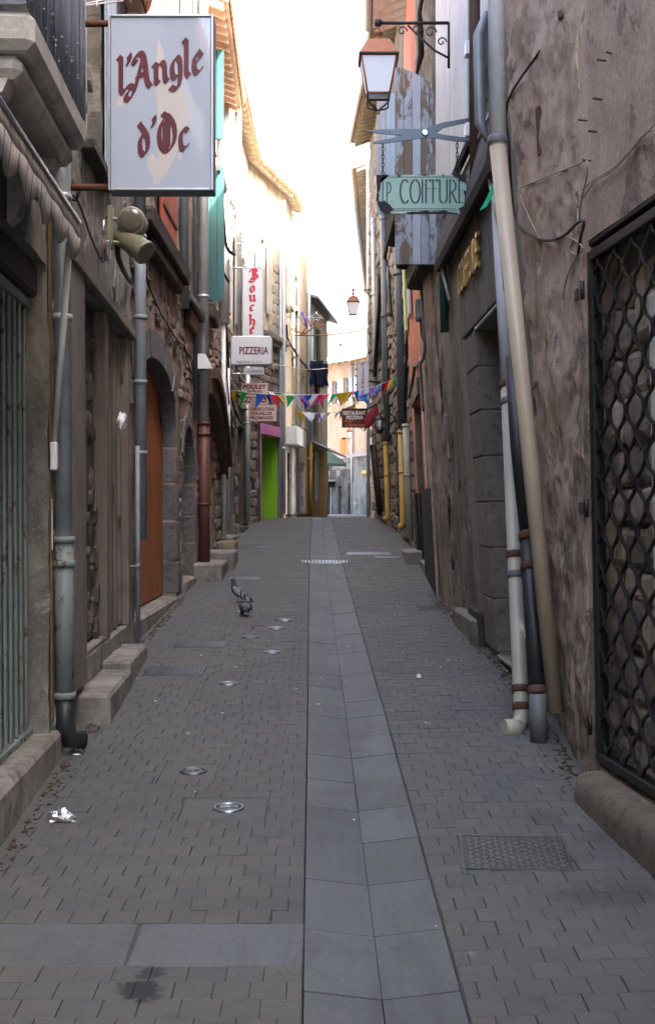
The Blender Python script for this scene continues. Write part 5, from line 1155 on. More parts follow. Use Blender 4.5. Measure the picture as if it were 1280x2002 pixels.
shutter(FC, r2, 'shutter_white', cY(9.2), cY(10.3), 4.45, 7.4, .05, 6, bars=False, label='pale grey board shutter left of pipe'); shutter(FC, r2, 'shutter_white', cY(10.35), cY(11.45), 4.45, 7.4, .05, 6, bars=False)
shutter(FC, r2, 'shutter_white', cY(8.0), cY(8.5), 4.95, 7.4, .05, 3, bars=False); window(FC, r2, *UW1); q = (cY(8.85), .06); FC.pipe('downpipe', 'wood_brown', r2, [(*q, 7.4), (*q, 3.95)], .05, 10)
for z in (5.05, 4.45): FC.part('insulator', 'plastic_white', r2, cY(8.98), cY(9.08), .08, .12, z - .05, z + .05)
q = (cY(11.25), .05); FC.pipe('downpipe', 'dark_green_paint', r2, [(*q, 4.3), (*q, 3.3)], .04, 10, 'dark green pipe below awning')
stepblock('stone_doorstep', FC, 10.35, 11.75, -.02, .11, .74, 'worn stone doorstep on right past the salon door')
eave(FC, r2, .02, FC.L, 10.0, .15, gutter=None)
# ---- old pier with worn stone and corbel
FD = Fac((1.31, 11.9), (1.28, 13.9), 1, .066, .064); FE = Fac((1.27, 13.9), (1.42, 19.0), 1, .052, .052); FG = Fac((1.42, 19.0), (1.43, 25.0), 1, .03); FH = Fac((1.43, 25.0), (1.17, 30.2), 1, .03)
r3 = thing('pier_house', 'narrow brown plaster front with worn pier and open grey blue shutter', 'house', (3, 13, zg(13)))
dY = FD.uY
wall(FD, r3, 'plaster_brown', 0, FD.L, .3, 9.6, [], .04, .03, 2.6, 3.0, rough2=.05, seed=8, octv=7, H=.8)
mb = MB()
for i in range(20):                                    # rounded worn pier
    z0, z1 = lerp(.55, 4.1, i / 20), lerp(.55, 4.1, (i + 1) / 20)
    def ring(z): return [FD.pt(dY(12.95) + .40 * math.cos(a) + .03 * noise.noise(Vector((z * 2, a, 1))), .005 + .055 * math.sin(a) * (1.1 if z < 2.2 else 1) + .025 * noise.noise(Vector((a * 2, z * 3, 5))) - (.05 if 2.1 < z < 2.7 and 1 < a < 2 else 0), z) for a in [math.pi * k / 8 for k in range(9)]]
    A_, B_ = ring(z0), ring(z1); mb.sm = True
    for k in range(8): mb.poly([A_[k], A_[k + 1], B_[k + 1], B_[k]])
build('worn_pier', mb, 'plaster_pier', r3, flip=False)['label'] = 'rounded eroded pier with chipped plaster'
flakes(FD, r3, 'plaster_pier', .05, FD.L - .05, .6, 3.8, 60, .09, .009, 64); flakes(FC, r2, 'plaster_brown', DO[1] + .66, FC.L - .05, .8, 3.7, 30, .08, .006, 65)
for k, (z0, z1, d) in enumerate(((4.12, 4.34, .18), (4.345, 4.6, .28), (4.605, 4.9, .36))): FD.part('corbel', 'old_sill', r3, dY(12.4), dY(13.7), -.02, d, z0, z1, b=.03, jit=.012)
FD.pipe('conduit', 'pipe_grey_plastic', r3, [(dY(13.55), .03, 4.1), (dY(13.55), .03, 3.45), (dY(13.6), .05, 3.36), (dY(13.85), .05, 3.34)], .018, 8)
xs = [sight(x, 300, 11.95).x for x in (772, 856)]; zt, zb = sight(800, 130, 11.95).z, sight(800, 516, 11.95).z
flat_shutter(r3, 11.98, xs[0], xs[1], lambda x: zt - .21 * ((x - xs[0]) / (xs[1] - xs[0])) ** 1.6, zb, ['shutter_worn', 'shutter_worn', 'shutter_worn_pale', 'shutter_worn'], 5, 'peeling grey blue arched board shutter standing open')
xs2 = [sight(x, 300, 13.3).x for x in (736, 772)]; zt2, zb2 = sight(750, 190, 13.3).z, sight(750, 415, 13.3).z
flat_shutter(r3, 13.3, xs2[0], xs2[1] + .1, lambda x: zt2 + .2 * (x - xs2[0]), zb2, ['shutter_worn_pale', 'shutter_blue'], 3, 'second pale blue shutter behind the peeling one')
mb = MB(); q = [FD.pt(dY(12.0 + .1 * k), .03 + .02 * math.sin(k * 2), 8.0 - k * .17) for k in range(18)]; mb.tube(q, [.03 + .012 * math.sin(k * 1.7) for k in range(18)], 8); build('cable_bundle', mb, 'cable_black', r3)
eave(FD, r3, 0, FD.L, 9.6, .15, gutter=None)
# ---- salmon house
r4 = thing('salmon_house', 'salmon pink house with black plinth and recessed doorway', 'house', (3, 16.5, zg(16.5)))
eY = FE.uY; SO = (eY(16.2), eY(18.2), .95, 3.2, .35); GW4 = (eY(17.2), eY(18.2), 4.4, 6.2, .15)
wall(FE, r4, 'plaster_salmon', 0, FE.L, .5, 9.2, [SO, GW4], .16, .012, 1.4, 3.0, seed=9)
FE.part('plinth', 'black_plinth', r4, .02, SO[0] - .01, .004, .05, .62, 1.93, b=.01); FE.part('plinth', 'black_plinth', r4, SO[1] + .01, FE.L - .05, .004, .05, .72, 1.93, b=.01)
FE.part('door_panel', 'plaster_grey', r4, SO[0] - .02, SO[1] + .02, -.45, -.36, .8, 3.25); FE.part('jamb_panel', 'plaster_grey', r4, SO[1] - .014, SO[1] - .002, -.34, -.0, 1.94, 3.19); FE.part('jamb_panel', 'black_plinth', r4, SO[1] - .016, SO[1] - .002, -.34, .0, .8, 1.935); FE.part('lintel', 'plaster_grey', r4, SO[0] - .1, SO[1] + .1, .0, .035, 3.2, 3.42, b=.008)
mb = MB(); c0 = FE.pt(SO[1] - .02, -.17, 2.55); mb.tube([c0 + Vector((.09 * math.cos(a), 0, .15 * math.sin(a))) for a in [i * .35 for i in range(14)]], .005, 5, False); mb.tube([c0 + Vector((.02, 0, -.15)), c0 + Vector((.04, 0, -.3)), c0 + Vector((-.05, 0, -.42))], .005, 5, False); mb.tube([c0 + Vector((.05, 0, .02)), c0 + Vector((.0, 0, -.02)), c0 + Vector((.03, 0, -.06))], .004, 5, False); build('chalk_drawing', mb, 'ink_red', r4)['label'] = 'thin red line drawing of a face'
FE.part('doorstep', 'concrete_step', r4, SO[0] - .1, SO[1], -.3, .06, .7, .96); FE.part('pilaster', 'plaster_rose', r4, .0, .5, .0, .04, .6, 4.6, b=.01); FE.part('painted_strip', 'plaster_white', r4, eY(15.3), eY(15.42), .001, .02, 1.95, 3.6)
eb = thing('meter_box', 'grey electric meter box on the salmon wall', 'meter box', FE.pt(eY(16.0), 0, 4.0)); u, z = FE.at(821, 607, .05)
FE.part('housing', 'plastic_grey', eb, u - .15, u + .15, .004, .10, z - .11, z + .11, b=.01); FE.part('cover', 'plastic_grey', eb, u - .12, u + .12, .102, .112, z - .08, z + .09); mb = MB(); mb.tube([FE.pt(u, .05, z - .11), FE.pt(u, .05, z - .25), FE.pt(u - .15, .04, z - .36)], .012, 6); build('cable', mb, 'cable_black', eb)
window(FE, r4, *GW4); shutter(FE, r4, 'shutter_lime', GW4[1] + .02, GW4[1] + .55, 4.35, 6.2, .03, 4, bars=False, label='lime green board shutter'); shutter(FE, r4, 'shutter_white', GW4[0] - .5, GW4[0] - .02, 4.35, 6.2, .03, 4, bars=False)
eave(FE, r4, .0, FE.L, 9.2, .50, 'tile_red', 'shutter_white', 'zinc_pale', .30)
cable(FE, r4, [(.6, .04, 2.85), (1.3, .03, 3.5), (2.6, .03, 3.62), (4.9, .04, 3.4)], .022, 'cable_black')
stepblock('stone_block', FE, 17.8, 19.3, .0, .26, 1.08, 'low grey stone block at foot of the salmon house', group='stone blocks on right side')
# ---- dark stone house with yellow pipes
r5 = thing('dark_stone_house', 'tall dark stone house with yellow pipes on right side', 'house', (3.2, 24, zg(24)))
gops = [(FG.uY(20.6), FG.uY(21.5), 1.1, 3.2, .25), (FG.uY(23.4), FG.uY(24.4), 1.2, 3.3, .25), (FG.uY(21.4), FG.uY(22.3), 5.0, 6.8, .2)]; hops = [(FH.uY(26.4), FH.uY(27.5), 1.3, 3.3, .25), (FH.uY(26.6), FH.uY(27.5), 5.2, 7.0, .2)]
wall(FG, r5, 'dark_mortar', 0, FG.L, .8, 10.8, gops, .16, .03, 2.0, 3.0, rough2=.05, seed=11); wall(FH, r5, 'dark_mortar', 0, FH.L, 1.0, 10.8, hops, .16, .03, 2.0, 3.0, rough2=.05, seed=12)
rubble(FG, r5, 'rubble', .05, FG.L, 1.0, 8.5, [(o[0] - .1, o[1] + .1, o[2] - .1, o[3] + .15) for o in gops], (.15, .28), (.2, .55), .045, 0, 140, .85, 31); rubble(FH, r5, 'rubble', .05, FH.L, 1.3, 9.5, [(o[0] - .1, o[1] + .1, o[2] - .1, o[3] + .15) for o in hops], (.15, .28), (.2, .55), .04, 0, 150, .85, 32)
for F, o in ((FG, gops[0]), (FG, gops[1]), (FH, hops[0])): F.part('door', 'wood_dark', r5, o[0] - .02, o[1] + .02, -.3, -.25, o[2] - .1, o[3] + .02); F.part('door_frame', 'wood_frame', r5, o[1] - .1, o[1] - .004, -.22, -.02, o[2], o[3])
for F, o in ((FG, gops[2]), (FH, hops[1])): window(F, r5, *o); shutter(F, r5, 'wood_grey', o[0] - .5, o[0] - .02, o[2], o[3], .03, 3, bars=False); shutter(F, r5, 'wood_grey', o[1] + .02, o[1] + .5, o[2], o[3], .03, 3, bars=False)
def rpipe(x0, y0, x1, y1, r_, mt, lab=None, d=.09, foot=False):
    F = FG if x1 > 765 else FH; u, zt = F.at(x0, y0, d); u1, zb = F.at(x1, y1, d); u = u1; P = [(u, d, zt), (u, d, zb)]
    if foot: P += [(u, d + .04, zb - .06), (u, d + .1, zb - .08)]
    return F.pipe('downpipe', mt, r5, P, r_, 12, lab, [(u, d, lerp(zt, zb, .45)), (u, d, lerp(zt, zb, .02))])
rpipe(757, 862, 758, 1008, .058, 'pipe_yellow', 'yellow iron pipe farther up the wall', .09, True); rpipe(787, 838, 789, 1022, .062, 'pipe_yellow', 'yellow iron pipe nearer the salmon house', .09, True)
rpipe(796, 825, 800, 1052, .06, 'paint_cream_rust', 'cream pipe beside yellow pipe', .10); rpipe(775, 300, 786, 838, .075, 'paint_pipe_dark', 'thick dark grey downpipe', .11); rpipe(745, 430, 757, 862, .06, 'paint_pipe_dark', None, .10); rpipe(748, 300, 752, 790, .055, 'paint_pipe_grey', None, .12); rpipe(724, 440, 733, 760, .05, 'zinc_pale', None, .1)
for (x0, y0, x1, y1) in ((725, 870, 740, 1005), (733, 870, 746, 1008)):
    mb = MB(); a, b = sight(x0, y0, 27.4), sight(x1, y1, 28.0); mb.tube([a, b], .035, 8); build('leaning_beam', mb, 'wood_brown', r5)
cable(FG, r5, [(FG.L - .2, .06, 6.6), (FG.L - 1.2, .1, 6.0), (FG.L - 1.6, .1, 5.4)], .04); cable(FH, r5, [(.2, .06, 7.2), (1.3, .1, 6.4), (2.6, .1, 5.2), (3.2, .1, 4.6)], .045); cable(FG, r5, [(.3, .05, 4.6), (1.5, .06, 3.4), (2.0, .06, 2.4)], .03)
eave(FG, r5, 1.5, FG.L, 10.75, .45, 'tile_red', 'wood_frame', 'zinc_pale', .3); eave(FH, r5, 0, FH.L, 10.75, .45, 'tile_red', 'wood_frame', 'zinc_pale', .3)
# ---- next house on the right, past the bend
FI = Fac((1.12, 31.5), (2.42, 57), 1); r6 = thing('bend_house', 'pale plaster house past the bend on right, under a tiled eave', 'house', (3.5, 38, zg(38)))  # front lengthened past the bend to shade the far street
wi = [(1.5, 2.4, 5.0, 6.6, .2), (5, 6, 5.0, 6.6, .2), (3, 4.1, 1.5, 3.6, .25)]
wall(FI, r6, 'plaster_beige', 0, FI.L, 1.2, 10.9, wi, .3, .012, 1.4, 3.0)
for o in wi[:2]: window(FI, r6, *o); shutter(FI, r6, 'wood_grey', o[0] - .5, o[0] - .02, o[2], o[3], .03, 3, bars=False)
FI.part('door', 'wood_dark', r6, wi[2][0], wi[2][1], -.3, -.25, 1.4, 3.6); FI.pipe('downpipe', 'zinc_pale', r6, [(.3, .08, 10.8), (.3, .08, 1.5)], .05, 10); eave(FI, r6, 1.5, FI.L, 10.95, .5, 'tile_red', 'wood_frame', 'zinc_pale', .3)

# ================================================================== FAR SQUARE
F8 = Fac((-1.6, 77), (6.5, 66), -1); F8.n = Vector((-F8.t.y, F8.t.x)) if Vector((-F8.t.y, F8.t.x)).y < 0 else Vector((F8.t.y, -F8.t.x))
h8 = thing('peach_house', 'sunlit peach house with orange shutters closing the alley', 'house', (3, 75, zg(75)))
zs_ = F8.at(680, 893)[1]
fo = [opx(F8, 664.5, 679, 855, 896, .2)]; fo[0] = (*fo[0][:2], fo[0][2] + .15, fo[0][3], .2)
fo += [opx(F8, 650, 660, 745, 790, .2), opx(F8, 672, 682, 738, 785, .2), opx(F8, 700, 709, 735, 782, .2), opx(F8, 707, 714, 690, 725, .2)]
go = [opx(F8, 680, 698, 940, 1003, .25), opx(F8, 661, 667, 950, 1003, .2), opx(F8, 640, 647, 945, 1003, .2)]; go = [(a, b, 1.45, d, e) for a, b, c, d, e in go]
wall(F8, h8, 'dark_mortar', 0, F8.L, 1.3, zs_, go, .4, .02, 1.5, 5, name='ground_floor'); wall(F8, h8, 'plaster_peach', 0, F8.L, zs_, 10.6, fo, .5, .015, 1.0, 5)
rubble(F8, h8, 'rubble', .1, F8.L * .75, 1.6, zs_, [(o[0] - .2, o[1] + .2, 1, o[3] + .3) for o in go], (.3, .45), (.4, .9), .04, 0, 120, .95, 41)
for o in fo[1:]: window(F8, h8, *o, frame='shutter_white'); shutter(F8, h8, 'shutter_white', o[0] - .35, o[0] - .02, o[2], o[3], .03, 3, bars=False); shutter(F8, h8, 'shutter_white', o[1] + .02, o[1] + .35, o[2], o[3], .03, 3, bars=False)
o = fo[0]; 
for a, b in ((o[0], (o[0] + o[1]) / 2 - .01), ((o[0] + o[1]) / 2 + .01, o[1])): shutter(F8, h8, 'shutter_orange', a, b, o[2], o[3] - .12, -.05, 3, bars=False, label='closed orange shutter leaf')
spandrel(F8, h8, 'plaster_peach', o[0], o[1], o[3] - .3, o[3] - .02, o[3], .2)
F8.part('door', 'plastic_grey', h8, go[0][0], go[0][1], -.3, -.25, 1.5, go[0][3], label='grey green door in stone arch'); spandrel(F8, h8, 'basalt', go[0][0], go[0][1], go[0][3] - .35, go[0][3] - .02, go[0][3], .25)
F8.part('door', 'wood_brown', h8, go[1][0], go[1][1], -.25, -.2, 1.5, go[1][3]); F8.part('door', 'shutter_blue', h8, go[2][0], go[2][1], -.25, -.2, 1.5, go[2][3], label='light blue door at left end')
F8.part('string_course', 'pale_stone', h8, .1, F8.L * .72, .0, .12, zs_ - .1, zs_ + .12); F8.pipe('downpipe', 'zinc_pale', h8, [(F8.at(690, 800)[0], .1, 10.5), (F8.at(690, 800)[0], .1, 1.6)], .07, 8)
eave(F8, h8, 0, F8.L, 10.6, .6, 'tile_pale', 'plaster_peach', 'zinc_pale', .6)
mb = MB(); cc = F8.pt(F8.at(655, 940)[0], .0, 0)
h9 = thing('corner_house', 'beige rounded corner house with dark arched door at the end', 'house', (3.5, 62, zg(62)))
F9 = Fac((1.35, 64), (4.5, 58), -1); F9.n = Vector((-F9.t.y, F9.t.x)) if Vector((-F9.t.y, F9.t.x)).y < 0 else Vector((F9.t.y, -F9.t.x))
zt_ = F9.at(705, 888)[1]; o9 = opx(F9, 716, 727, 948, 1003, .3); o9 = (o9[0], o9[1], 1.4, o9[3], .3); w9 = opx(F9, 712, 722, 845, 882, .2)
wall(F9, h9, 'plaster_brown', 0, F9.L, 1.3, zt_, [o9], .4, .015, 1.2, 4); wall(F9, h9, 'plaster_peach', .3, F9.L, zt_, 9.5, [], .5, .015, 1.2, 4, name='upper_wall')
F9.part('cornice', 'pale_stone', h9, -.05, F9.L, .0, .22, zt_ - .12, zt_ + .05); F9.part('door', 'wood_dark', h9, o9[0], o9[1], -.35, -.3, 1.4, o9[3]); spandrel(F9, h9, 'plaster_beige', o9[0], o9[1], o9[3] - .35, o9[3] - .02, o9[3], .3)
F9.part('notice', 'poster_white', h9, o9[0] + .2, o9[0] + .6, -.29, -.27, 2.1, 2.6); F9.part('awning_roll', 'pipe_yellow', h9, o9[0] - .2, o9[1], .02, .25, o9[3] + .5, o9[3] + .75, b=.08); F9.part('meter_box', 'slate_grey', h9, o9[0], o9[0] + .7, .0, .08, o9[3] + .1, o9[3] + .4)
eave(F9, h9, .3, F9.L, 9.5, .5, 'tile_pale', 'plaster_peach', None, .6)
F10 = Fac((-6, 96), (5.0, 90), -1); F10.n = Vector((-F10.t.y, F10.t.x)) if Vector((-F10.t.y, F10.t.x)).y < 0 else Vector((F10.t.y, -F10.t.x))
h10 = thing('white_house', 'white house rising behind the peach one, with small attic window', 'house', (0, 98, zg(75))); oo = opx(F10, 661.5, 668.5, 671, 677, .3)
wall(F10, h10, 'plaster_white', 0, F10.L, 1.3, 15.2, [oo], .8, .02, 1, 5); window(F10, h10, *oo); eave(F10, h10, 0, F10.L, 15.2, .5, 'tile_pale', 'tile_pale', None, .8)
h11 = thing('shading_house', 'unseen house added behind the beige one to shade the peach front', 'house', (8, 70, zg(75)))  # out-of-view box, added to shade the lower peach house
mb = MB(); mb.box(5.6, 11, 63, 79, 1.3, 11.2); build('wall', mb, 'plaster_beige', h11); mb = MB(); mb.hexa([(5.2, 62.6, 11.2), (11.4, 62.6, 11.2), (11.4, 79.4, 11.2), (5.2, 79.4, 11.2), (7.8, 65, 12.6), (8.8, 65, 12.6), (8.8, 77, 12.6), (7.8, 77, 12.6)]); build('roof', mb, 'tile_red', h11)
ub = thing('parasol', 'dark green square market parasol in front of the far house', 'parasol', (.75, 56, zg(56)))
mb = MB(); ap = sight(640, 880, 56); q = [sight(622, 905, 54.6), sight(677, 907, 55.0), sight(674, 904, 57.6), sight(622, 902, 57.6)]; mb.hexa([x - Vector((0, 0, .12)) for x in q] + q); n = mb.add([ap]); 
for i in range(4): k = mb.add([q[i], q[(i + 1) % 4], ap]); mb.face([k, k + 1, k + 2])
build('canopy', mb, 'green_canvas', ub); mb = MB(); mb.tube([(ap.x, 56, zg(56)), ap], .04, 8); build('pole', mb, 'wood_brown', ub)
for k in range(4): mb = MB(); mb.tube([ap, q[k]], .015, 5); build('rib', mb, 'wood_brown', ub)
cn = thing('door_canopy', 'small grey green canopy over the light blue door', 'canopy', F8.pt(go[2][0], 0, go[2][3])); F8.part('sheet', 'zinc', cn, go[2][0] - .3, go[2][1] + .5, .0, .9, go[2][3] + .1, go[2][3] + .2); F8.part('bracket', 'iron_black', cn, go[2][1] + .3, go[2][1] + .36, .0, .6, go[2][3] - .25, go[2][3] + .095)

# ================================================================== SIGNS, LAMPS, SMALL THINGS
X_, Z_, NY = Vector((1, 0, 0)), Vector((0, 0, 1)), Vector((0, -1, 0))
def panel(name, label, x0, x1, y0, y1, Y, t, face, edge, group='hanging signs on the left', frame=.0, rim=None, b=.006):
    a, c = sight(x0, y1, Y), sight(x1, y0, Y); o = thing(name, label, 'sign', ((a.x + c.x) / 2, Y, a.z), group)
    mb = MB(); mb.cham(a.x, c.x, Y, Y + t, a.z, c.z, b); build('case', mb, edge, o)
    m = frame; mb = MB(); mb.cham(a.x + m, c.x - m, Y - .004, Y - .0005, a.z + m, c.z - m, .001); build('face', mb, face, o)
    if rim:
        for q in ((a.x, a.x + m - .002, a.z, c.z), (c.x - m + .002, c.x, a.z, c.z), (a.x + m, c.x - m, a.z, a.z + m - .002), (a.x + m, c.x - m, c.z - m + .002, c.z)): mb = MB(); mb.cham(q[0], q[1], Y - .014, Y - .001, q[2], q[3], .004); build('frame_bar', mb, rim, o)
    return o, a, c
def arm(o, p, q, r=.014, mat='iron_rust'): mb = MB(); mb.tube([p, q], r, 8); return build('arm', mb, mat, o)
# l'Angle d'Oc
Y = 7.0
o, a, c = panel('shop_sign', "large framed sign reading l'Angle d'Oc in red gothic letters", 212, 418, 29, 373, Y, .14, 'sign_face', 'slate_grey', None, .017, 'aluminium')
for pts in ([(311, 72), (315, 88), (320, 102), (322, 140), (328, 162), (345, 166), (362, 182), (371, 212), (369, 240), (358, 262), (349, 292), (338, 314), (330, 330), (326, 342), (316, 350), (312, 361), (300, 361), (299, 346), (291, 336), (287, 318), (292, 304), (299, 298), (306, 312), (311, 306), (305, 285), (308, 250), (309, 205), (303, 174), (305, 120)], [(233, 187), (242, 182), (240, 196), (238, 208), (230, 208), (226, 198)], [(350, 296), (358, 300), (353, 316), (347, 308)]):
    mb = MB(); cxm, cym = sum(p[0] for p in pts) / len(pts), sum(p[1] for p in pts) / len(pts); k = mb.add([sight(*p, Y - .0048) for p in pts]); mb.face([k + i for i in range(len(pts))]); build('pale_shape', mb, 'pale_cream', o, flip=False)  # flat pale cream shapes set behind the lettering
nib_text(o, 'ink_maroon', "l'Angle", sight(236, 186, Y - .006), X_, Z_, NY, .134, .30, 38, .055, BL, .78, 'lettering', .205)
nib_text(o, 'ink_maroon', "d'Oc", sight(273, 307, Y - .006), X_, Z_, NY, .134, .30, 38, .055, BL, .74, 'lettering', .10)
arm(o, sight(135, 367, Y + .07), sight(216, 366, Y + .07), .02); arm(o, sight(150, 47, Y + .07), sight(214, 46, Y + .07), .02)
# boucherie, pizzeria, chez francis, poulet roti, charcuterie
Y = 23.0; o, a, c = panel('butcher_sign', 'tall white sign with vertical red gothic letters Bouche', 474, 515, 523, 700, Y, .16, 'sign_face_white', 'aluminium', frame=.012, rim='aluminium')
for ch, py in zip('Bouche', (547, 572, 590, 609, 637, 653)): nib_text(o, 'ink_red', ch, sight(490 if ch == 'B' else 489.5, py, Y - .006), X_, Z_, NY, .13, .34, 38, .07, BL, 1.12)
arm(o, sight(452, 524, Y + .08), sight(475, 524, Y + .08), .02, 'zinc_pale')
Y = 21.5; o, a, c = panel('pizzeria_sign', 'rounded pale grey light box sign reading PIZZERIA', 450, 532, 656, 714, Y, .2, 'sign_face_white', 'zinc_pale', frame=.02, b=.05)
put_text(o, 'ink_maroon', 'PIZZERIA', sight(468, 693, Y - .006), X_, Z_, sight(0, 678, Y).z - sight(0, 693, Y).z, 57 * Y / FPX, .028); put_text(o, 'ink_maroon', 'RESERVATION   Tel  67.21.2 . .', sight(463, 710, Y - .006), X_, Z_, 4.5 * Y / FPX, 52 * Y / FPX, .01)
arm(o, sight(438, 690, Y + .1), sight(452, 690, Y + .1), .02); arm(o, sight(438, 670, Y + .1), sight(452, 670, Y + .1), .02)
Y = 22.4; o, a, c = panel('name_sign', 'small white sign CHEZ FRANCIS below pizzeria box', 477, 516, 718.5, 732, Y, .06, 'sign_face_white', 'slate_grey')
put_text(o, 'ink_dark', 'CHEZ', sight(481, 728.5, Y - .006), X_, Z_, 4.5 * Y / FPX, 9.5 * Y / FPX, .0); put_text(o, 'ink_dark', 'FRANCIS', sight(492, 729, Y - .006), X_, Z_, 6 * Y / FPX, 21 * Y / FPX, .015); arm(o, sight(448, 731, Y + .03), sight(478, 731, Y + .03), .018, 'zinc')
Y = 23.6; o, a, c = panel('poultry_sign', 'pinkish board reading POULET ROTI PAELLA', 472.5, 523, 749, 790, Y, .05, 'sign_pink', 'sign_pink', frame=.0)
put_text(o, 'ink_maroon', 'POULET', sight(475, 760.5, Y - .006), X_, Z_, 8.5 * Y / FPX, 45 * Y / FPX, .035); put_text(o, 'ink_maroon', 'R\u00d4TI', sight(484, 771.5, Y - .006), X_, Z_, 10 * Y / FPX, 28 * Y / FPX, .03)
p0, p1 = sight(475, 787, Y - .005), sight(521, 776, Y - .005); mb = MB(); mb.box(p0.x, p1.x, Y - .009, Y - .0055, p0.z, p1.z); build('name_band', mb, 'ink_maroon', o); put_text(o, 'sign_pink', 'PAELLA', sight(477, 785.5, Y - .0105), X_, Z_, 8 * Y / FPX, 42 * Y / FPX, .035); arm(o, sight(455, 752, Y + .02), sight(512, 756, Y + .02), .018)
Y = 24.6; o, a, c = panel('delicatessen_sign', 'pinkish board reading CHARCUTERIE VOLAILLES FROMAGES', 485, 541, 791, 824, Y, .05, 'sign_pink', 'wood_frame', frame=.008)
for tx, py, w_ in (('CHARCUTERIE', 803, 48), ('VOLAILLES', 811.5, 43), ('FROMAGES', 820, 45)): put_text(o, 'ink_maroon', tx, sight(489, py, Y - .006), X_, Z_, 6.3 * Y / FPX, w_ * Y / FPX, .03)
arm(o, sight(474, 800, Y + .02), sight(486, 800, Y + .02), .016)
# right side: pizzeria blade, restaurant board, maroon banner
Y = 26.0; o, a, c = panel('pizzeria_blade_sign', 'vertical grey sign with red letters PIZZERIA on right', 697, 721, 707, 783, Y, .18, 'sign_face_white', 'slate_grey', None, .012, 'zinc')
for i, ch in enumerate('PIZZERIA'): put_text(o, 'ink_red', ch, sight(709.5, 716.2 + i * 8.75, Y - .006), X_, Z_, 6.4 * Y / FPX, (6.5 if ch not in 'I' else 2) * Y / FPX, .02, center=True)
arm(o, sight(721, 724, Y + .1), sight(736, 726, Y + .1), .02, 'iron_black'); arm(o, sight(721, 745, Y + .1), sight(738, 748, Y + .1), .02, 'iron_black')
for py in (722, 735, 752): arm(o, sight(694, py, Y + .05), sight(698, py, Y + .05), .018, 'iron_black')
Y = 27.0; o, a, c = panel('restaurant_sign', 'maroon board reading RESTAURANT PIZZERIA with orange script', 668, 718, 798.5, 836, Y, .05, 'ink_maroon', 'wood_brown', None, .02, 'wood_brown')
put_text(o, 'ink_white', 'RESTAURANT', sight(671, 811, Y - .006), X_, Z_, 7.6 * Y / FPX, 44 * Y / FPX, .02); put_text(o, 'ink_white', 'PIZZERIA', sight(677, 819.5, Y - .006), X_, Z_, 6.8 * Y / FPX, 33 * Y / FPX, .02); put_text(o, 'ink_orange', 'Gigi', sight(674, 826, Y - .006), X_, Z_, 6 * Y / FPX, 17 * Y / FPX, .0, .5); put_text(o, 'ink_orange', "L'Amoroso", sight(675, 833.5, Y - .006), X_, Z_, 6 * Y / FPX, 38 * Y / FPX, .0, .5); arm(o, sight(717, 800, Y + .02), sight(735, 790, Y + .02), .02, 'iron_black')
Y = 25.4; bn = thing('furled_banner', 'dark maroon furled banner hanging beside restaurant sign', 'banner', sight(722, 838, Y)); mb = MB(); n = 10
for k in range(n):
    t0, t1 = k / n, (k + 1) / n
    def bp(t): c0 = sight(lerp(735, 717, t), lerp(795, 836, t), Y); w_ = lerp(.03, .12, math.sin(t * 2.6)); return [c0 + Vector((w_ * math.cos(q) + .02 * math.sin(5 * t + q), w_ * .6 * math.sin(q), w_ * .3 * math.sin(2 * q))) for q in [i * math.pi / 4 for i in range(8)]]
    A_, B_ = bp(t0), bp(t1)
    for i in range(8): mb.poly([A_[i], A_[(i + 1) % 8], B_[(i + 1) % 8], B_[i]])
build('cloth', mb, 'maroon_cloth', bn); arm(bn, sight(738, 790, Y), sight(712, 842, Y), .014, 'iron_black')
# scissors sign with hanging board
Y = 9.0; sc = thing('scissors_sign', 'big grey blue scissors sign bracket pointing over the alley', 'sign', sight(830, 262, Y))
def sx(x, y): p = sight(x, y, Y); return (p.x, p.z)
def flat(name, poly, y0, y1, mat, par): mb = MB(); mb.prism([sx(*q) for q in poly], (0, y0, 0), X_, Z_, Vector((0, 1, 0)), y1 - y0); return build(name, mb, mat, par)
blade1 = [(712, 256), (745, 254), (800, 253), (826, 253), (838, 250), (862, 241), (890, 236), (912, 232), (926, 228), (934, 231), (934, 240), (915, 240), (890, 245), (866, 251), (850, 262), (830, 270), (790, 266), (745, 262)]
blade2 = [(728, 283), (728, 279), (770, 271), (810, 261), (830, 256), (850, 262), (870, 266), (900, 270), (922, 271), (936, 268), (942, 272), (936, 276), (925, 277), (905, 279), (880, 277), (850, 272), (834, 271), (800, 275), (760, 281)]
flat('blade', blade1, Y - .012, Y + .002, 'steel_blue', sc); flat('blade', blade2, Y - .026, Y - .013, 'steel_blue', sc)
mb = MB(); p = sight(830, 262, Y); mb.lathe((p.x, Y - .024, p.z), [(.026, 0), (.026, .012), (.018, .016)], 14, (0, -1, 0)); build('pivot_screw', mb, 'steel', sc)
for (cx, cy, rx, ry) in ((940, 237, 12, 15), (944, 284, 12, 13)):
    mb = MB(); mb.tube([Vector((sx(cx + rx * math.cos(t), cy + ry * math.sin(t))[0], Y, sx(cx + rx * math.cos(t), cy + ry * math.sin(t))[1])) for t in [i * math.pi / 10 for i in range(21)]], .014, 8, False); build('finger_ring', mb, 'steel_blue', sc)
arm(sc, sight(940, 225, Y), sight(958, 222, Y + .1), .016, 'steel_blue'); arm(sc, sight(948, 296, Y), sight(962, 300, Y + .1), .016, 'steel_blue')
o, a, c = panel('hairdresser_board', 'chipped pale green enamel board reading J.P. COIFFURE on chains', 736, 911, 342, 418, Y, .02, 'enamel_green', 'enamel_green', None, .0, None, .004)
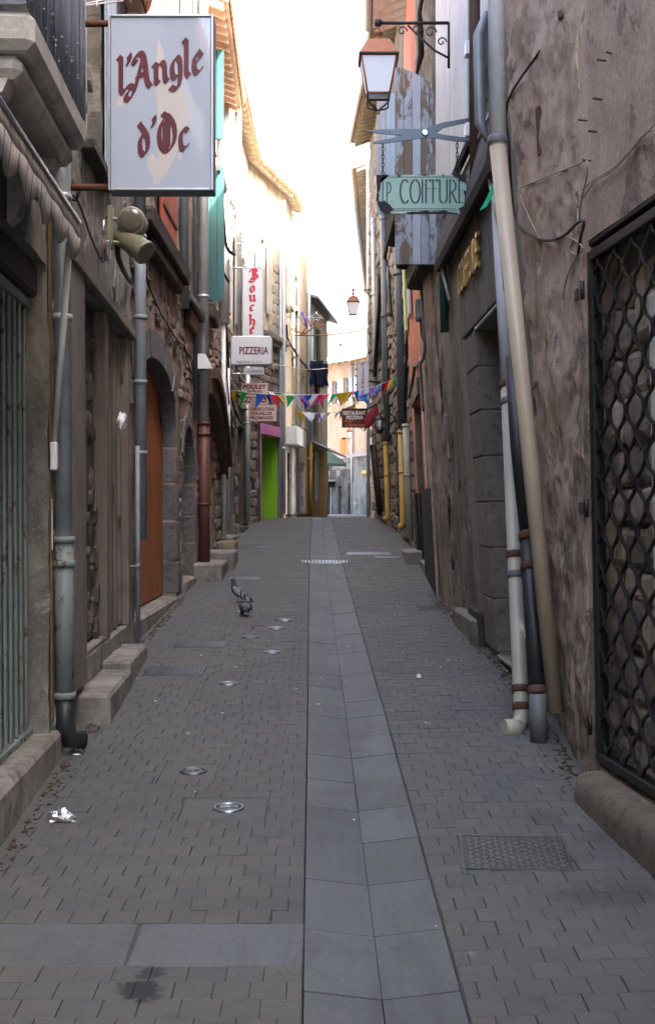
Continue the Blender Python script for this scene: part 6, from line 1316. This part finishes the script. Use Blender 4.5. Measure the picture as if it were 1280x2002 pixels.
x = 0; nib_text(o, 'ink_dark', 'J.P.', sight(746, 396, Y - .007), X_, Z_, NY, 40 * Y / FPX, .062, 6, .022, DC, .84); nib_text(o, 'ink_dark', 'COIFFURE', sight(781, 397, Y - .007), X_, Z_, NY, 46 * Y / FPX, .060, 6, .020, DC, 1.17)
for z0, z1, xa, xb in ((346, 346.8, 745, 902), (411, 411.8, 765, 893), (407.5, 408.2, 765, 890)):
    p, q = sight(xa, z1, Y), sight(xb, z0, Y); mb = MB(); mb.box(p.x, q.x, Y - .0062, Y - .0045, p.z, q.z); build('painted_line', mb, 'ink_dark', o)
def chip(pts): 
    mb = MB(); cxm = sum(p[0] for p in pts) / len(pts); cym = sum(p[1] for p in pts) / len(pts); P = []
    for i in range(len(pts)):
        for t in (0, .33, .66): x = lerp(pts[i][0], pts[(i + 1) % len(pts)][0], t); y = lerp(pts[i][1], pts[(i + 1) % len(pts)][1], t); P.append((min(911.5, max(735.5, x + R.uniform(-1.8, 1.8))), min(419, max(341, y + R.uniform(-1.6, 1.6)))))
    V = [sight(x, y, Y - .0105) for x, y in P]; c0 = sight(cxm, cym, Y - .0105); n = mb.add([c0] + V)
    for i in range(len(V)): mb.face([n, n + 1 + i, n + 1 + (i + 1) % len(V)])
    build('rust_chip', mb, 'chipped', o, flip=False)
for pts in ([(735, 342), (760, 341), (745, 348), (741, 370), (736, 385)], [(738, 395), (752, 393), (760, 400), (768, 410), (756, 419), (742, 412)], [(795, 415), (825, 412), (850, 414), (870, 412), (895, 416), (893, 419), (795, 419)], [(815, 341), (838, 341), (832, 345)], [(862, 341), (868, 341), (866, 345)], [(884, 342), (910, 341), (911, 358), (904, 352), (892, 348)], [(895, 408), (911, 402), (911, 419), (900, 419)], [(737, 378), (741, 380), (740, 392), (736, 392)], [(770, 341), (790, 341), (782, 345)], [(906, 372), (911, 372), (911, 384), (908, 384)]): chip(pts)
me_l = None
for (px, y0, y1) in ((748, 280, 342), (893, 272, 342)):
    ch = thing('sign_chain', 'iron chain holding the ' + ('outer' if px < 800 else 'wall side') + ' end of the green board', 'chain', sight(px, y1, Y - .01), 'chains of the green board'); n = 8
    for k in range(n):
        p = sight(px, lerp(y0, y1, (k + .5) / n), Y - .012); hl = (y1 - y0) / n * Y / FPX * .62; mb = MB(); d = Vector((1, 0, 0)) if k % 2 else Vector((.3, 1, 0)).normalized()
        mb.tube([p + d * (.0085 * math.cos(t)) + Vector((0, 0, hl * math.sin(t))) for t in [i * math.pi / 6 for i in range(13)]], .0035, 5, False); build('link', mb, 'iron_black', ch)
# lanterns
def lantern(label, top, wall_pt, s=1., group='copper topped street lanterns'):
    o = thing('street_lantern', label, 'street lamp', top); T = Vector(top); o['group'] = group
    def sq(h, z): return [T + Vector((x * h * s, y * h * s, z * s)) for x, y in ((-1, -1), (1, -1), (1, 1), (-1, 1))]
    mb = MB(); mb.lathe(T, [(.012 * s, .0), (.014 * s, -.05 * s), (.03 * s, -.075 * s), (.045 * s, -.09 * s), (.02 * s, -.105 * s), (.028 * s, -.13 * s), (.05 * s, -.15 * s), (.055 * s, -.158 * s)], 12); build('finial', mb, 'copper_paint', o)
    mb = MB(); mb.hexa(sq(.152, -.285) + sq(.088, -.158)); rf = build('roof', mb, 'copper_paint', o); mb = MB(); mb.hexa(sq(.158, -.298) + sq(.158, -.2855)); build('roof_rim', mb, 'iron_black', rf)
    a, b = sq(.138, -.30), sq(.088, -.585); fr = MB()
    for i in range(4): fr.tube([a[i], b[i]], .008 * s, 6)
    for i in range(4): fr.tube([b[i], b[(i + 1) % 4]], .009 * s, 6); fr.tube([a[i], a[(i + 1) % 4]], .008 * s, 6)
    build('frame', fr, 'copper_paint', o)
    for i in range(4):
        p = [a[i], a[(i + 1) % 4], b[(i + 1) % 4], b[i]]; c0 = sum(p, Vector()) / 4; nn = (Vector((c0.x, c0.y, 0)) - Vector((T.x, T.y, 0))).normalized() * .003 * s; mb = MB(); q = [c0 + (v - c0) * .95 for v in p]; mb.hexa([v - nn for v in q] + [v + nn * .2 for v in q]); build('pane', mb, 'glass_lamp', o)
    mb = MB(); mb.lathe(T, [(.05 * s, -.30 * s), (.06 * s, -.33 * s), (.05 * s, -.36 * s)], 10); mb.lathe(T, [(.03 * s, -.36 * s), (.042 * s, -.41 * s), (.03 * s, -.46 * s), (.005 * s, -.47 * s)], 10); build('bulb', mb, 'plastic_white', o)
    b2 = sq(.082, -.60)
    for i in range(4): mb = MB(); e = T + Vector((0, 0, -.705 * s)); p = b2[i]; mb.tube([p, p + Vector((0, 0, -.05 * s)), p.lerp(e, .35) + Vector((0, 0, -.035 * s)), p.lerp(e, .7) + Vector((0, 0, -.01 * s)), e], .007 * s, 6); build('scroll_foot', mb, 'iron_black', o)
    mb = MB(); mb.lathe(T + Vector((0, 0, -.715 * s)), [(.004, -.02 * s), (.016 * s, 0), (.004, .02 * s)], 8); build('drop', mb, 'brass', o)
    W = Vector(wall_pt); d = W - T; d.z = 0; L = d.length; e = d / L; mb = MB(); mb.tube([T + e * -.02, T + d], .014 * s, 8); br = build('bracket', mb, 'iron_black', o)
    mb = MB(); mb.lathe(T, [(.012, -.03 * s), (.03 * s, -.02 * s), (.03 * s, .02 * s), (.012, .03 * s)], 10); build('hanger', mb, 'iron_black', br)
    mb = MB(); mb.tube([T + e * L * .42 - Z_ * .02, T + e * L * .62 - Z_ * .13 * s, T + e * L * .8 - Z_ * .22 * s, T + d - Z_ * .28 * s], .009 * s, 6); mb.tube([T + d, T + d - Z_ * .36 * s], .012 * s, 6); build('brace', mb, 'iron_black', br)
    for (f, zz, r0, sg) in ((.34, -.065, .042, 1), (.54, -.055, .04, -1), (.74, -.075, .05, 1), (.9, -.15, .04, -1)):
        mb = MB(); c0 = T + e * L * f + Z_ * zz * s; mb.tube([c0 + (e * math.cos(t * sg) + Z_ * math.sin(t)) * r0 * s * (1 - t / 9) for t in [i * .45 for i in range(16)]], .006 * s, 5); build('scroll', mb, 'iron_black', br)
    return o
lantern('copper topped street lantern on scrolled bracket above the green board', sight(739, 45, 9.8), sight(862, 45, 9.8) + Vector((.06, 0, 0)), 1.0)
lantern('smaller copper street lantern farther along, against the sky', sight(690, 567, 29), sight(746, 567, 29), 1.0)
lantern('tiny copper street lantern far off before the peach house', sight(683, 832, 58), sight(683, 832, 58) + Vector((1.2, 3.5, 0)), 1.0)
# black wall lantern by the restaurant
T = sight(741, 808, 24.0); wl_ = thing('wall_lantern', 'black iron wall lantern below maroon banner', 'lamp', T); mb = MB(); mb.lathe(T, [(.01, 0), (.02, -.04), (.10, -.10), (.105, -.115)], 8); build('cap', mb, 'iron_black', wl_)
for k in range(6): t = k * math.pi / 3; mb = MB(); mb.tube([T + Vector((.09 * math.cos(t), .09 * math.sin(t), -.11)), T + Vector((.055 * math.cos(t), .055 * math.sin(t), -.33))], .01, 5); build('bar', mb, 'iron_black', wl_)
mb = MB(); mb.lathe(T, [(.075, -.12), (.045, -.32)], 6); build('glass', mb, 'glass_lamp', wl_); mb = MB(); mb.lathe(T, [(.06, -.325), (.05, -.36), (.01, -.41)], 8); mb.tube([T + Vector((0, 0, -.02)), T + Vector((.2, 0, .03)), T + Vector((.38, 0, -.2))], .014, 6); build('arm', mb, 'iron_black', wl_)
# twin spotlight under the gothic sign
Y = 8.3; c1 = sight(258, 433, Y); sp = thing('spotlight', 'olive twin spotlight under the gothic sign', 'spotlight', sight(235, 480, Y))
ax = Vector((-.05, -1, -.06)).normalized(); mb = MB(); mb.lathe(c1, [(.05, -.16), (.085, -.14), (.088, .0), (.097, .004), (.097, .03), (.082, .034)], 20, ax); b1_ = build('lamp_body', mb, 'lamp_olive', sp); mb = MB(); mb.lathe(c1 + ax * .0345, [(.081, 0), (.080, .003), (.05, .009), (.01, .012)], 20, ax); build('lens', mb, 'lens', b1_)
c2 = sight(258, 474, Y + .03); ax = Vector((.62, -.30, -.52)).normalized(); mb = MB(); mb.lathe(c2, [(.05, -.13), (.078, -.11), (.078, .11), (.084, .112), (.084, .14), (.07, .142)], 20, ax); build('lamp_body', mb, 'lamp_olive', sp)
mb = MB(); p = sight(217, 445, Y); mb.cham(p.x - .016, p.x + .016, Y - .05, Y + .05, p.z - .14, p.z + .14, .005); build('mounting_plate', mb, 'lamp_olive', sp); 
for py in (425, 470): arm(sp, sight(206, py, Y), sight(240, py + 6, Y), .012, 'lamp_olive')
mb = MB(); mb.tube([sight(246, 396, Y), sight(247, 412, Y), sight(255, 418, Y)], .006, 5); build('cable', mb, 'cable_black', sp)
p = sight(207, 490, 8.1); t = thing('cable_clamp', 'shiny cable clamp on plaster under the spotlight', 'clamp', p); mb = MB(); mb.cham(p.x - .03, p.x + .03, 8.08, 8.14, p.z - .07, p.z + .07, .012); build('body', mb, 'steel', t); mb = MB(); p2 = sight(203, 447, 8.1); mb.lathe(p2, [(.006, -.05), (.014, 0), (.006, .06)], 8); build('tip', mb, 'steel', t)
for dx in (-.014, 0, .014): mb = MB(); mb.tube([p + Vector((dx, -.03, .065)), p + Vector((dx * .5, -.034, 0)), p + Vector((dx, -.03, -.065))], .004, 5); build('wire', mb, 'pipe_brown', t)
def hang(name, label, pts, r, mat, cat='cable', group='cables strung along the left front'):
    pts = [Vector(p) for p in pts]; Q = []
    for i in range(len(pts) - 1):
        for k in range(5): t_ = k / 5; a = pts[max(i - 1, 0)]; b = pts[i]; c = pts[i + 1]; e = pts[min(i + 2, len(pts) - 1)]; Q.append(.5 * ((2 * b) + (c - a) * t_ + (2 * a - 5 * b + 4 * c - e) * t_ * t_ + (3 * b - a - 3 * c + e) * t_ ** 3))
    mb = MB(); mb.tube(Q + [pts[-1]], r, 6); return single(name, mb, mat, label, cat, group)
hang('cable', 'brown cable running from sign arm to the shiny clamp', [sight(60, 265, 6.0), sight(95, 320, 6.4), sight(120, 362, 6.8), sight(152, 393, 7.1), sight(175, 455, 7.6), sight(198, 508, 8.0), sight(206, 508, 8.1)], .007, 'pipe_brown')
hang('cable', 'black cable sagging below balcony to the sign arm', [sight(85, 338, 6.4), sight(115, 372, 6.8), sight(148, 392, 7.1), sight(152, 376, 7.0)], .008, 'cable_black')
hang('cable', 'thin dark cable above the striped valance', [sight(0, 225, 4.5), sight(30, 285, 4.9), sight(70, 350, 5.4), sight(110, 385, 5.9), sight(150, 398, 7.0)], .004, 'pipe_brown')
hang('cable', 'twisted black cables running behind spotlight to grey pipe', [sight(230, 480, 8.4), sight(232, 505, 8.6), sight(245, 535, 9.2), sight(256, 552, 10.2)], .02, 'cable_black')
hang('cable', 'black cable falling over the white pipe by teal shutter', [sight(426, 330, 17.2), sight(432, 370, 17.6), sight(436, 420, 18.4), sight(440, 470, 19.2), sight(447, 490, 19.8), sight(458, 497, 20.2)], .03, 'cable_black')
# drying rack at the top left
dk = thing('drying_rack', 'white wire drying rack end above the balcony', 'rack', sight(138, 14, 5.9))
for (q) in ([(138, 14), (240, 2)], [(138, 14), (142, 4), (140, -12)], [(160, 8), (245, -8)], [(140, -4), (240, -18)]): mb = MB(); mb.tube([sight(x, y, 5.9 + .003 * (x - 138)) for x, y in q], .005, 6); build('wire', mb, 'plastic_white', dk)
for x in (142, 165, 190): mb = MB(); mb.tube([sight(x, 12, 5.95), sight(x, -10, 6.2)], .005, 5); build('wire', mb, 'plastic_white', dk)
# bunting
FW = {'y': 'flag_yellow', 'g': 'flag_green', 'b': 'flag_blue', 'r': 'flag_red', 'p': 'flag_pink', 'u': 'flag_purple', 'w': 'flag_white'}
def bunting(label, P, cols, w, h, seed):
    rr = random.Random(seed); P = [Vector(p) for p in P]; o = thing('bunting', label, 'bunting', P[0], 'strings of coloured bunting'); mb = MB(); mb.tube(P, .006, 5); build('cord', mb, 'plastic_white', o)
    tot = sum((b - a).length for a, b in zip(P, P[1:])); n = len(cols)
    for i, cl in enumerate(cols):
        if cl == ' ': continue
        s_ = tot * (i + .5) / n; k = 0
        while s_ > (P[k + 1] - P[k]).length and k < len(P) - 2: s_ -= (P[k + 1] - P[k]).length; k += 1
        d = (P[k + 1] - P[k]).normalized(); c0 = P[k] + d * s_; tw = rr.uniform(-1.15, 1.15); sw = rr.uniform(-.16, .16); side = Vector((d.x * math.cos(tw), math.sin(tw), d.z)).normalized(); ww, hh = w * rr.uniform(.7, 1.15), h * rr.uniform(.75, 1.15)
        a, b = c0 - side * ww / 2, c0 + side * ww / 2; tip = c0 + Vector((sw, rr.uniform(-.1, .1), -hh)); ml = (a + tip) / 2 + Vector((0, rr.uniform(-.03, .03), 0)); mr = (b + tip) / 2 + Vector((0, rr.uniform(-.03, .03), 0)); mm = c0 + Vector((0, .01, -.01))
        m2 = MB(); n0 = m2.add([a, mm, b, mr, tip, ml]); m2.face([n0, n0 + 1, n0 + 5]); m2.face([n0 + 1, n0 + 2, n0 + 3]); m2.face([n0 + 1, n0 + 3, n0 + 5]); m2.face([n0 + 5, n0 + 3, n0 + 4]); f = build('flag', m2, FW[cl], o, flip=False); md = f.modifiers.new('t', 'SOLIDIFY'); md.thickness = .002
bunting('nearest string of bunting, ending in a green flag at right', [sight(450, 762, 21.9), sight(500, 769, 21.8), sight(560, 773, 21.8), sight(640, 771, 22), sight(700, 764, 22.3), (sight(735, 755, 22.6)), sight(774, 738, 23.0)], 'y g  bbry gwubwpr gyypb u uwbrryg', .20, .25, 3)
bunting('second string of bunting close behind the nearest, mostly blue', [sight(500, 762, 24.5), sight(560, 770, 24.6), sight(640, 776, 25), sight(690, 776, 25.3), sight(730, 766, 25.6)], 'b wg wyp wrb  wg y bgu', .19, .22, 4)
bunting('low third string of bunting with pale flags', [sight(580, 804, 28.5), sight(620, 808, 28.5), sight(660, 806, 29), sight(692, 790, 29.5)], 'ywwuww  byguy', .22, .22, 5)
hang('washing_line', 'thin white line crossing the alley near dark washing', [sight(532, 712, 26), sight(600, 722, 29), sight(640, 720, 32), sight(705, 716, 30)], .008, 'plastic_white', 'line', 'thin lines across the alley')
# dark washing hung out
Y = 35.7; wsh = thing('hanging_washing', 'dark blue clothes hung out to dry on the ochre shop house', 'washing', sight(622, 760, Y)); rr = random.Random(9)
for (x0, x1, y0, y1, mt, dy) in ((606, 620, 706, 752, 'navy_cloth', 0), (617, 632, 705, 757, 'navy_cloth', -.2), (628, 640, 711, 755, 'navy_cloth', .1), (615, 621, 752, 768, 'maroon_cloth', 0)):
    mb = MB(); n, m = 8, 8; g = {}
    for i in range(n + 1):
        for j in range(m + 1): p = sight(lerp(x0, x1, i / n), lerp(y0, y1, j / m), Y + dy); g[i, j] = mb.add([p + Vector((.03 * math.sin(j * 1.1 + x0) * (j / m), .09 * math.sin(i * 1.9 + x0) + .03 * rr.random(), .05 * math.sin(i * 2.2) * (j / m)))])
    mb.sm = True
    for i in range(n):
        for j in range(m): mb.face([g[i, j], g[i + 1, j], g[i + 1, j + 1], g[i, j + 1]])
    f = build('garment', mb, mt, wsh, flip=False); md = f.modifiers.new('t', 'SOLIDIFY'); md.thickness = .02
arm(wsh, sight(600, 705, Y + .1), sight(641, 707, Y - .1), .015, 'zinc')
# festive wire star frame over the alley
Y = 31; st = thing('festive_light_frame', 'wire light frame with star and red rays strung over the alley', 'light frame', sight(620, 655, Y))
def wl2(name, pts, r, mt): mb = MB(); mb.tube([sight(x, y, Y) for x, y in pts], r, 5); build(name, mb, mt, st)
for (cx, cy, rr_) in ((618, 620, 10), (583, 624, 7), (571, 622, 6)):
    wl2('star', [(cx + rr_ * (1 if k % 2 == 0 else .45) * math.sin(k * math.pi / 5), cy - rr_ * (1 if k % 2 == 0 else .45) * math.cos(k * math.pi / 5)) for k in range(11)], .014, 'zinc_pale')
for q in ([(571, 655), (600, 656), (641, 655)], [(573, 640), (585, 650), (597, 652), (610, 642), (622, 636), (636, 636)]): wl2('rail', q, .018, 'copper_paint')
for q in ([(600, 640), (590, 628)], [(608, 640), (603, 625)], [(614, 638), (610, 626)], [(582, 652), (570, 642)], [(590, 655), (598, 640)]): wl2('ray', q, .02, 'copper_paint')
wl2('ray', [(590, 609), (596, 625), (600, 640)], .03, 'flag_purple')
for q in ([(530, 617), (552, 619), (572, 622), (600, 620), (632, 622)], [(566, 622), (566, 655)], [(641, 655), (700, 648), (722, 640)]): wl2('wire', q, .012, 'zinc')
# white plastic bag caught on the boarded door
u, z = F1.at(230, 822, -.02); mb = MB(); c0 = F1.pt(u, -.02, z); n, m = 8, 7; rr = random.Random(2)
for j in range(m):
    A_, B_ = [[c0 + Vector((.035 + (.028 + .012 * math.sin(q * 3 + k)) * math.cos(q) * (1.2 - abs(k / m - .5)), .10 * math.sin(q) * (.3 + k / m * .8), .06 - .12 * k / m + .01 * math.sin(q * 2 + k))) for q in [i * 2 * math.pi / n for i in range(n)]] for k in (j, j + 1)]
    for i in range(n): mb.poly([A_[i], A_[(i + 1) % n], B_[(i + 1) % n], B_[i]])
single('plastic_bag', mb, 'litter_white', 'scrap of white plastic bag caught on the boarded door', 'plastic bag')

# ---- pigeons
def pigeon(label, loc, heading, peck, sz=.94):
    o = thing('pigeon', label, 'pigeon', loc, 'pigeons on the paving'); ch, shh = math.cos(heading), math.sin(heading); L0 = Vector(loc)
    def W(x, y, z): x, y, z = x * sz, y * sz, z * sz; return L0 + Vector((x * ch - y * shh, x * shh + y * ch, z))
    if not peck: sp_ = [(-.155, .028, .004, .016, 2), (-.125, .042, .010, .024, 2), (-.085, .068, .022, .034, 0), (-.045, .094, .046, .048, 0), (-.005, .118, .058, .058, 0), (.030, .142, .056, .056, 0), (.052, .172, .043, .044, 1), (.060, .200, .031, .031, 1), (.062, .224, .026, .026, 1), (.066, .246, .025, .027, 1), (.078, .258, .021, .022, 1), (.092, .258, .011, .010, 3), (.108, .253, .003, .003, 3)]
    else: sp_ = [(-.17, .085, .004, .018, 2), (-.14, .09, .012, .030, 2), (-.09, .10, .028, .040, 0), (-.04, .105, .05, .055, 0), (.01, .10, .062, .06, 0), (.055, .088, .058, .056, 0), (.09, .068, .044, .042, 1), (.112, .046, .032, .030, 1), (.126, .030, .026, .026, 1), (.136, .020, .021, .02, 1), (.144, .012, .01, .01, 3), (.150, .004, .003, .003, 3)]
    mb = MB(); rings = []; n = 12
    for i, (x, z, ry, rz, m_) in enumerate(sp_):
        nx = sp_[min(i + 1, len(sp_) - 1)]; pv = sp_[max(i - 1, 0)]; d = Vector((nx[0] - pv[0], 0, nx[1] - pv[1])).normalized(); up = Vector((-d.z, 0, d.x))
        rings.append(mb.add([W(x + up.x * rz * math.sin(t), ry * math.cos(t), z + up.z * rz * math.sin(t)) for t in [k * 2 * math.pi / n for k in range(n)]]))
    mb.sm = True
    for i in range(len(rings) - 1):
        mb.mi = {0: 0, 1: 1, 2: 2, 3: 3}[sp_[i + 1][4]]
        for k in range(n): mb.face([rings[i] + k, rings[i] + (k + 1) % n, rings[i + 1] + (k + 1) % n, rings[i + 1] + k])
    mb.face([rings[0] + k for k in range(n)]); mb.mi = 3; mb.face([rings[-1] + k for k in range(n)])
    mb.mi = 4; mb.sm = False                          # legs grow out of the same body mesh
    for sy in (-1, 1):
        x0 = -.005 + .015 * sy; mb.tube([W(x0, .026 * sy, .075), W(x0 - .012, .026 * sy, .042), W(x0, .026 * sy, .008)], [.011, .006, .0045], 6)
        for a in (-.6, 0, .6, math.pi): mb.tube([W(x0, .026 * sy, .006), W(x0 + .028 * math.cos(a), .026 * sy + .028 * math.sin(a), .004)], [.004, .002], 5)
    build('body', mb, ['pigeon_grey', 'pigeon_neck', 'pigeon_bar', 'pigeon_beak', 'pigeon_leg'], o)
    for sy in (-1, 1):
        mb = MB(); rg = []; prof = [(.055, .0, .006, 0), (.04, -.002, .032, 0), (.0, -.006, .044, 0), (-.035, -.012, .042, 1), (-.055, -.016, .038, 0), (-.075, -.02, .034, 1), (-.10, -.026, .026, 0), (-.14, -.034, .014, 1), (-.165, -.04, .004, 1)]
        zc = .140 if not peck else .122
        for (x, dz, h, mi) in prof:
            yo = .064 - .000 * x - max(0, -x - .06) * .30; tilt_ = x * (.55 if not peck else .05)
            rg.append(mb.add([W(x, sy * (yo + .008 * math.cos(t)), zc + dz + tilt_ + h * math.sin(t)) for t in [k * 2 * math.pi / 8 for k in range(8)]]))
        mb.sm = True
        for i in range(len(rg) - 1):
            mb.mi = prof[i][3]
            for k in range(8): mb.face([rg[i] + k, rg[i] + (k + 1) % 8, rg[i + 1] + (k + 1) % 8, rg[i + 1] + k])
        build('wing', mb, ['pigeon_pale' if not peck else 'pigeon_grey', 'pigeon_bar'], o)
    mb = MB(); hx, hz = (.074, .250) if not peck else (.128, .034)
    for sy in (-1, 1): mb.lathe(W(hx, sy * .0225, hz), [(.004, -.002), (.004, .002)], 6, (shh, -ch, 0))
    build('eye', mb, 'ink_orange', o)
    return o
g = ground_at(467, 1178); pigeon('pigeon standing upright with head raised, facing left', (g.x, g.y, g.z), math.radians(168), False)
g = ground_at(480, 1204); pigeon('pigeon pecking at the ground in front of the other', (g.x, g.y, g.z), math.radians(112), True, .82)

# ---- litter
def crumple(label, px, py, w, d, h, mat, seed, name='crumpled_foil', cat='litter'):
    g = ground_at(px, py); mb = MB(); n, m = 14, 7; rr = random.Random(seed); rg = []
    for j in range(m + 1):
        t = math.pi / 2 * j / m; rg.append(mb.add([(g.x + w / 2 * math.cos(t) * math.cos(q) * rr.uniform(.6, 1.15), g.y + d / 2 * math.cos(t) * math.sin(q) * rr.uniform(.6, 1.15), g.z + .002 + h * math.sin(t) * rr.uniform(.45, 1.1)) for q in [k * 2 * math.pi / n for k in range(n)]]))
    for j in range(m):
        for k in range(n): mb.face([rg[j] + k, rg[j] + (k + 1) % n, rg[j + 1] + (k + 1) % n, rg[j + 1] + k])
    single(name, mb, mat, label, cat)
crumple('crumpled piece of silver foil on the pavers at left', 121, 1604, .15, .11, .055, 'foil', 4)
crumple('small crumpled white ball of paper right of the gutter', 818, 1325, .035, .035, .03, 'litter_white', 5, 'paper_ball')
crumple('scrap of white paper near the left wall', 150, 1476, .045, .04, .006, 'litter_white', 6, 'paper_scrap')
crumple('white scrap lying by the pecking pigeon', 468, 1196, .05, .04, .006, 'litter_white', 7, 'paper_scrap')
mb = MB(); rr = random.Random(12)
for k in range(150):
    if k < 80: px, py = rr.uniform(650, 790), 1000 + rr.expovariate(1 / 40) + 18
    else: px, py = rr.uniform(200, 1050), 1030 + abs(rr.gauss(0, 260))
    if py > 1950 or py < 1018: continue
    g = ground_at(px, py)
    if not (ipl(XL, g.y) + .3 < g.x < ipl(XR, g.y) - .15): continue
    s_ = rr.uniform(.004, .013); a = rr.uniform(0, 3); q = [(g.x + s_ * math.cos(a + b) * rr.uniform(.5, 1.2), g.y + s_ * math.sin(a + b) * rr.uniform(.6, 1.4)) for b in (0, 1.57, 3.14, 4.71)]; mb.hexa([(x, y, gz(x, y) + .0035) for x, y in q] + [(x, y, gz(x, y) + .006) for x, y in q])
tag(build('confetti', mb, 'litter_white', None), 'scattered white confetti and paper crumbs on the paving', 'litter', None, 'stuff')
mb = MB()
for k in range(1100):                                    # grit and dead leaves along the wall feet
    left = rr.random() < .5; y = rr.uniform(4, 14); x = (ipl(XL, y) + .10 + abs(rr.gauss(0, .035))) if left else (ipl(XR, y) - .12 - abs(rr.gauss(0, .05)))
    s_ = rr.uniform(.004, .013); mb.lathe((x, y, gz(x, y) + .002), [(s_ * .6, 0), (s_, s_ * .3), (s_ * .5, s_ * .7)], 5)
tag(build('grit', mb, ['wood_brown'], None), 'brown grit and dead leaf crumbs along the wall feet', 'grit', None, 'stuff')
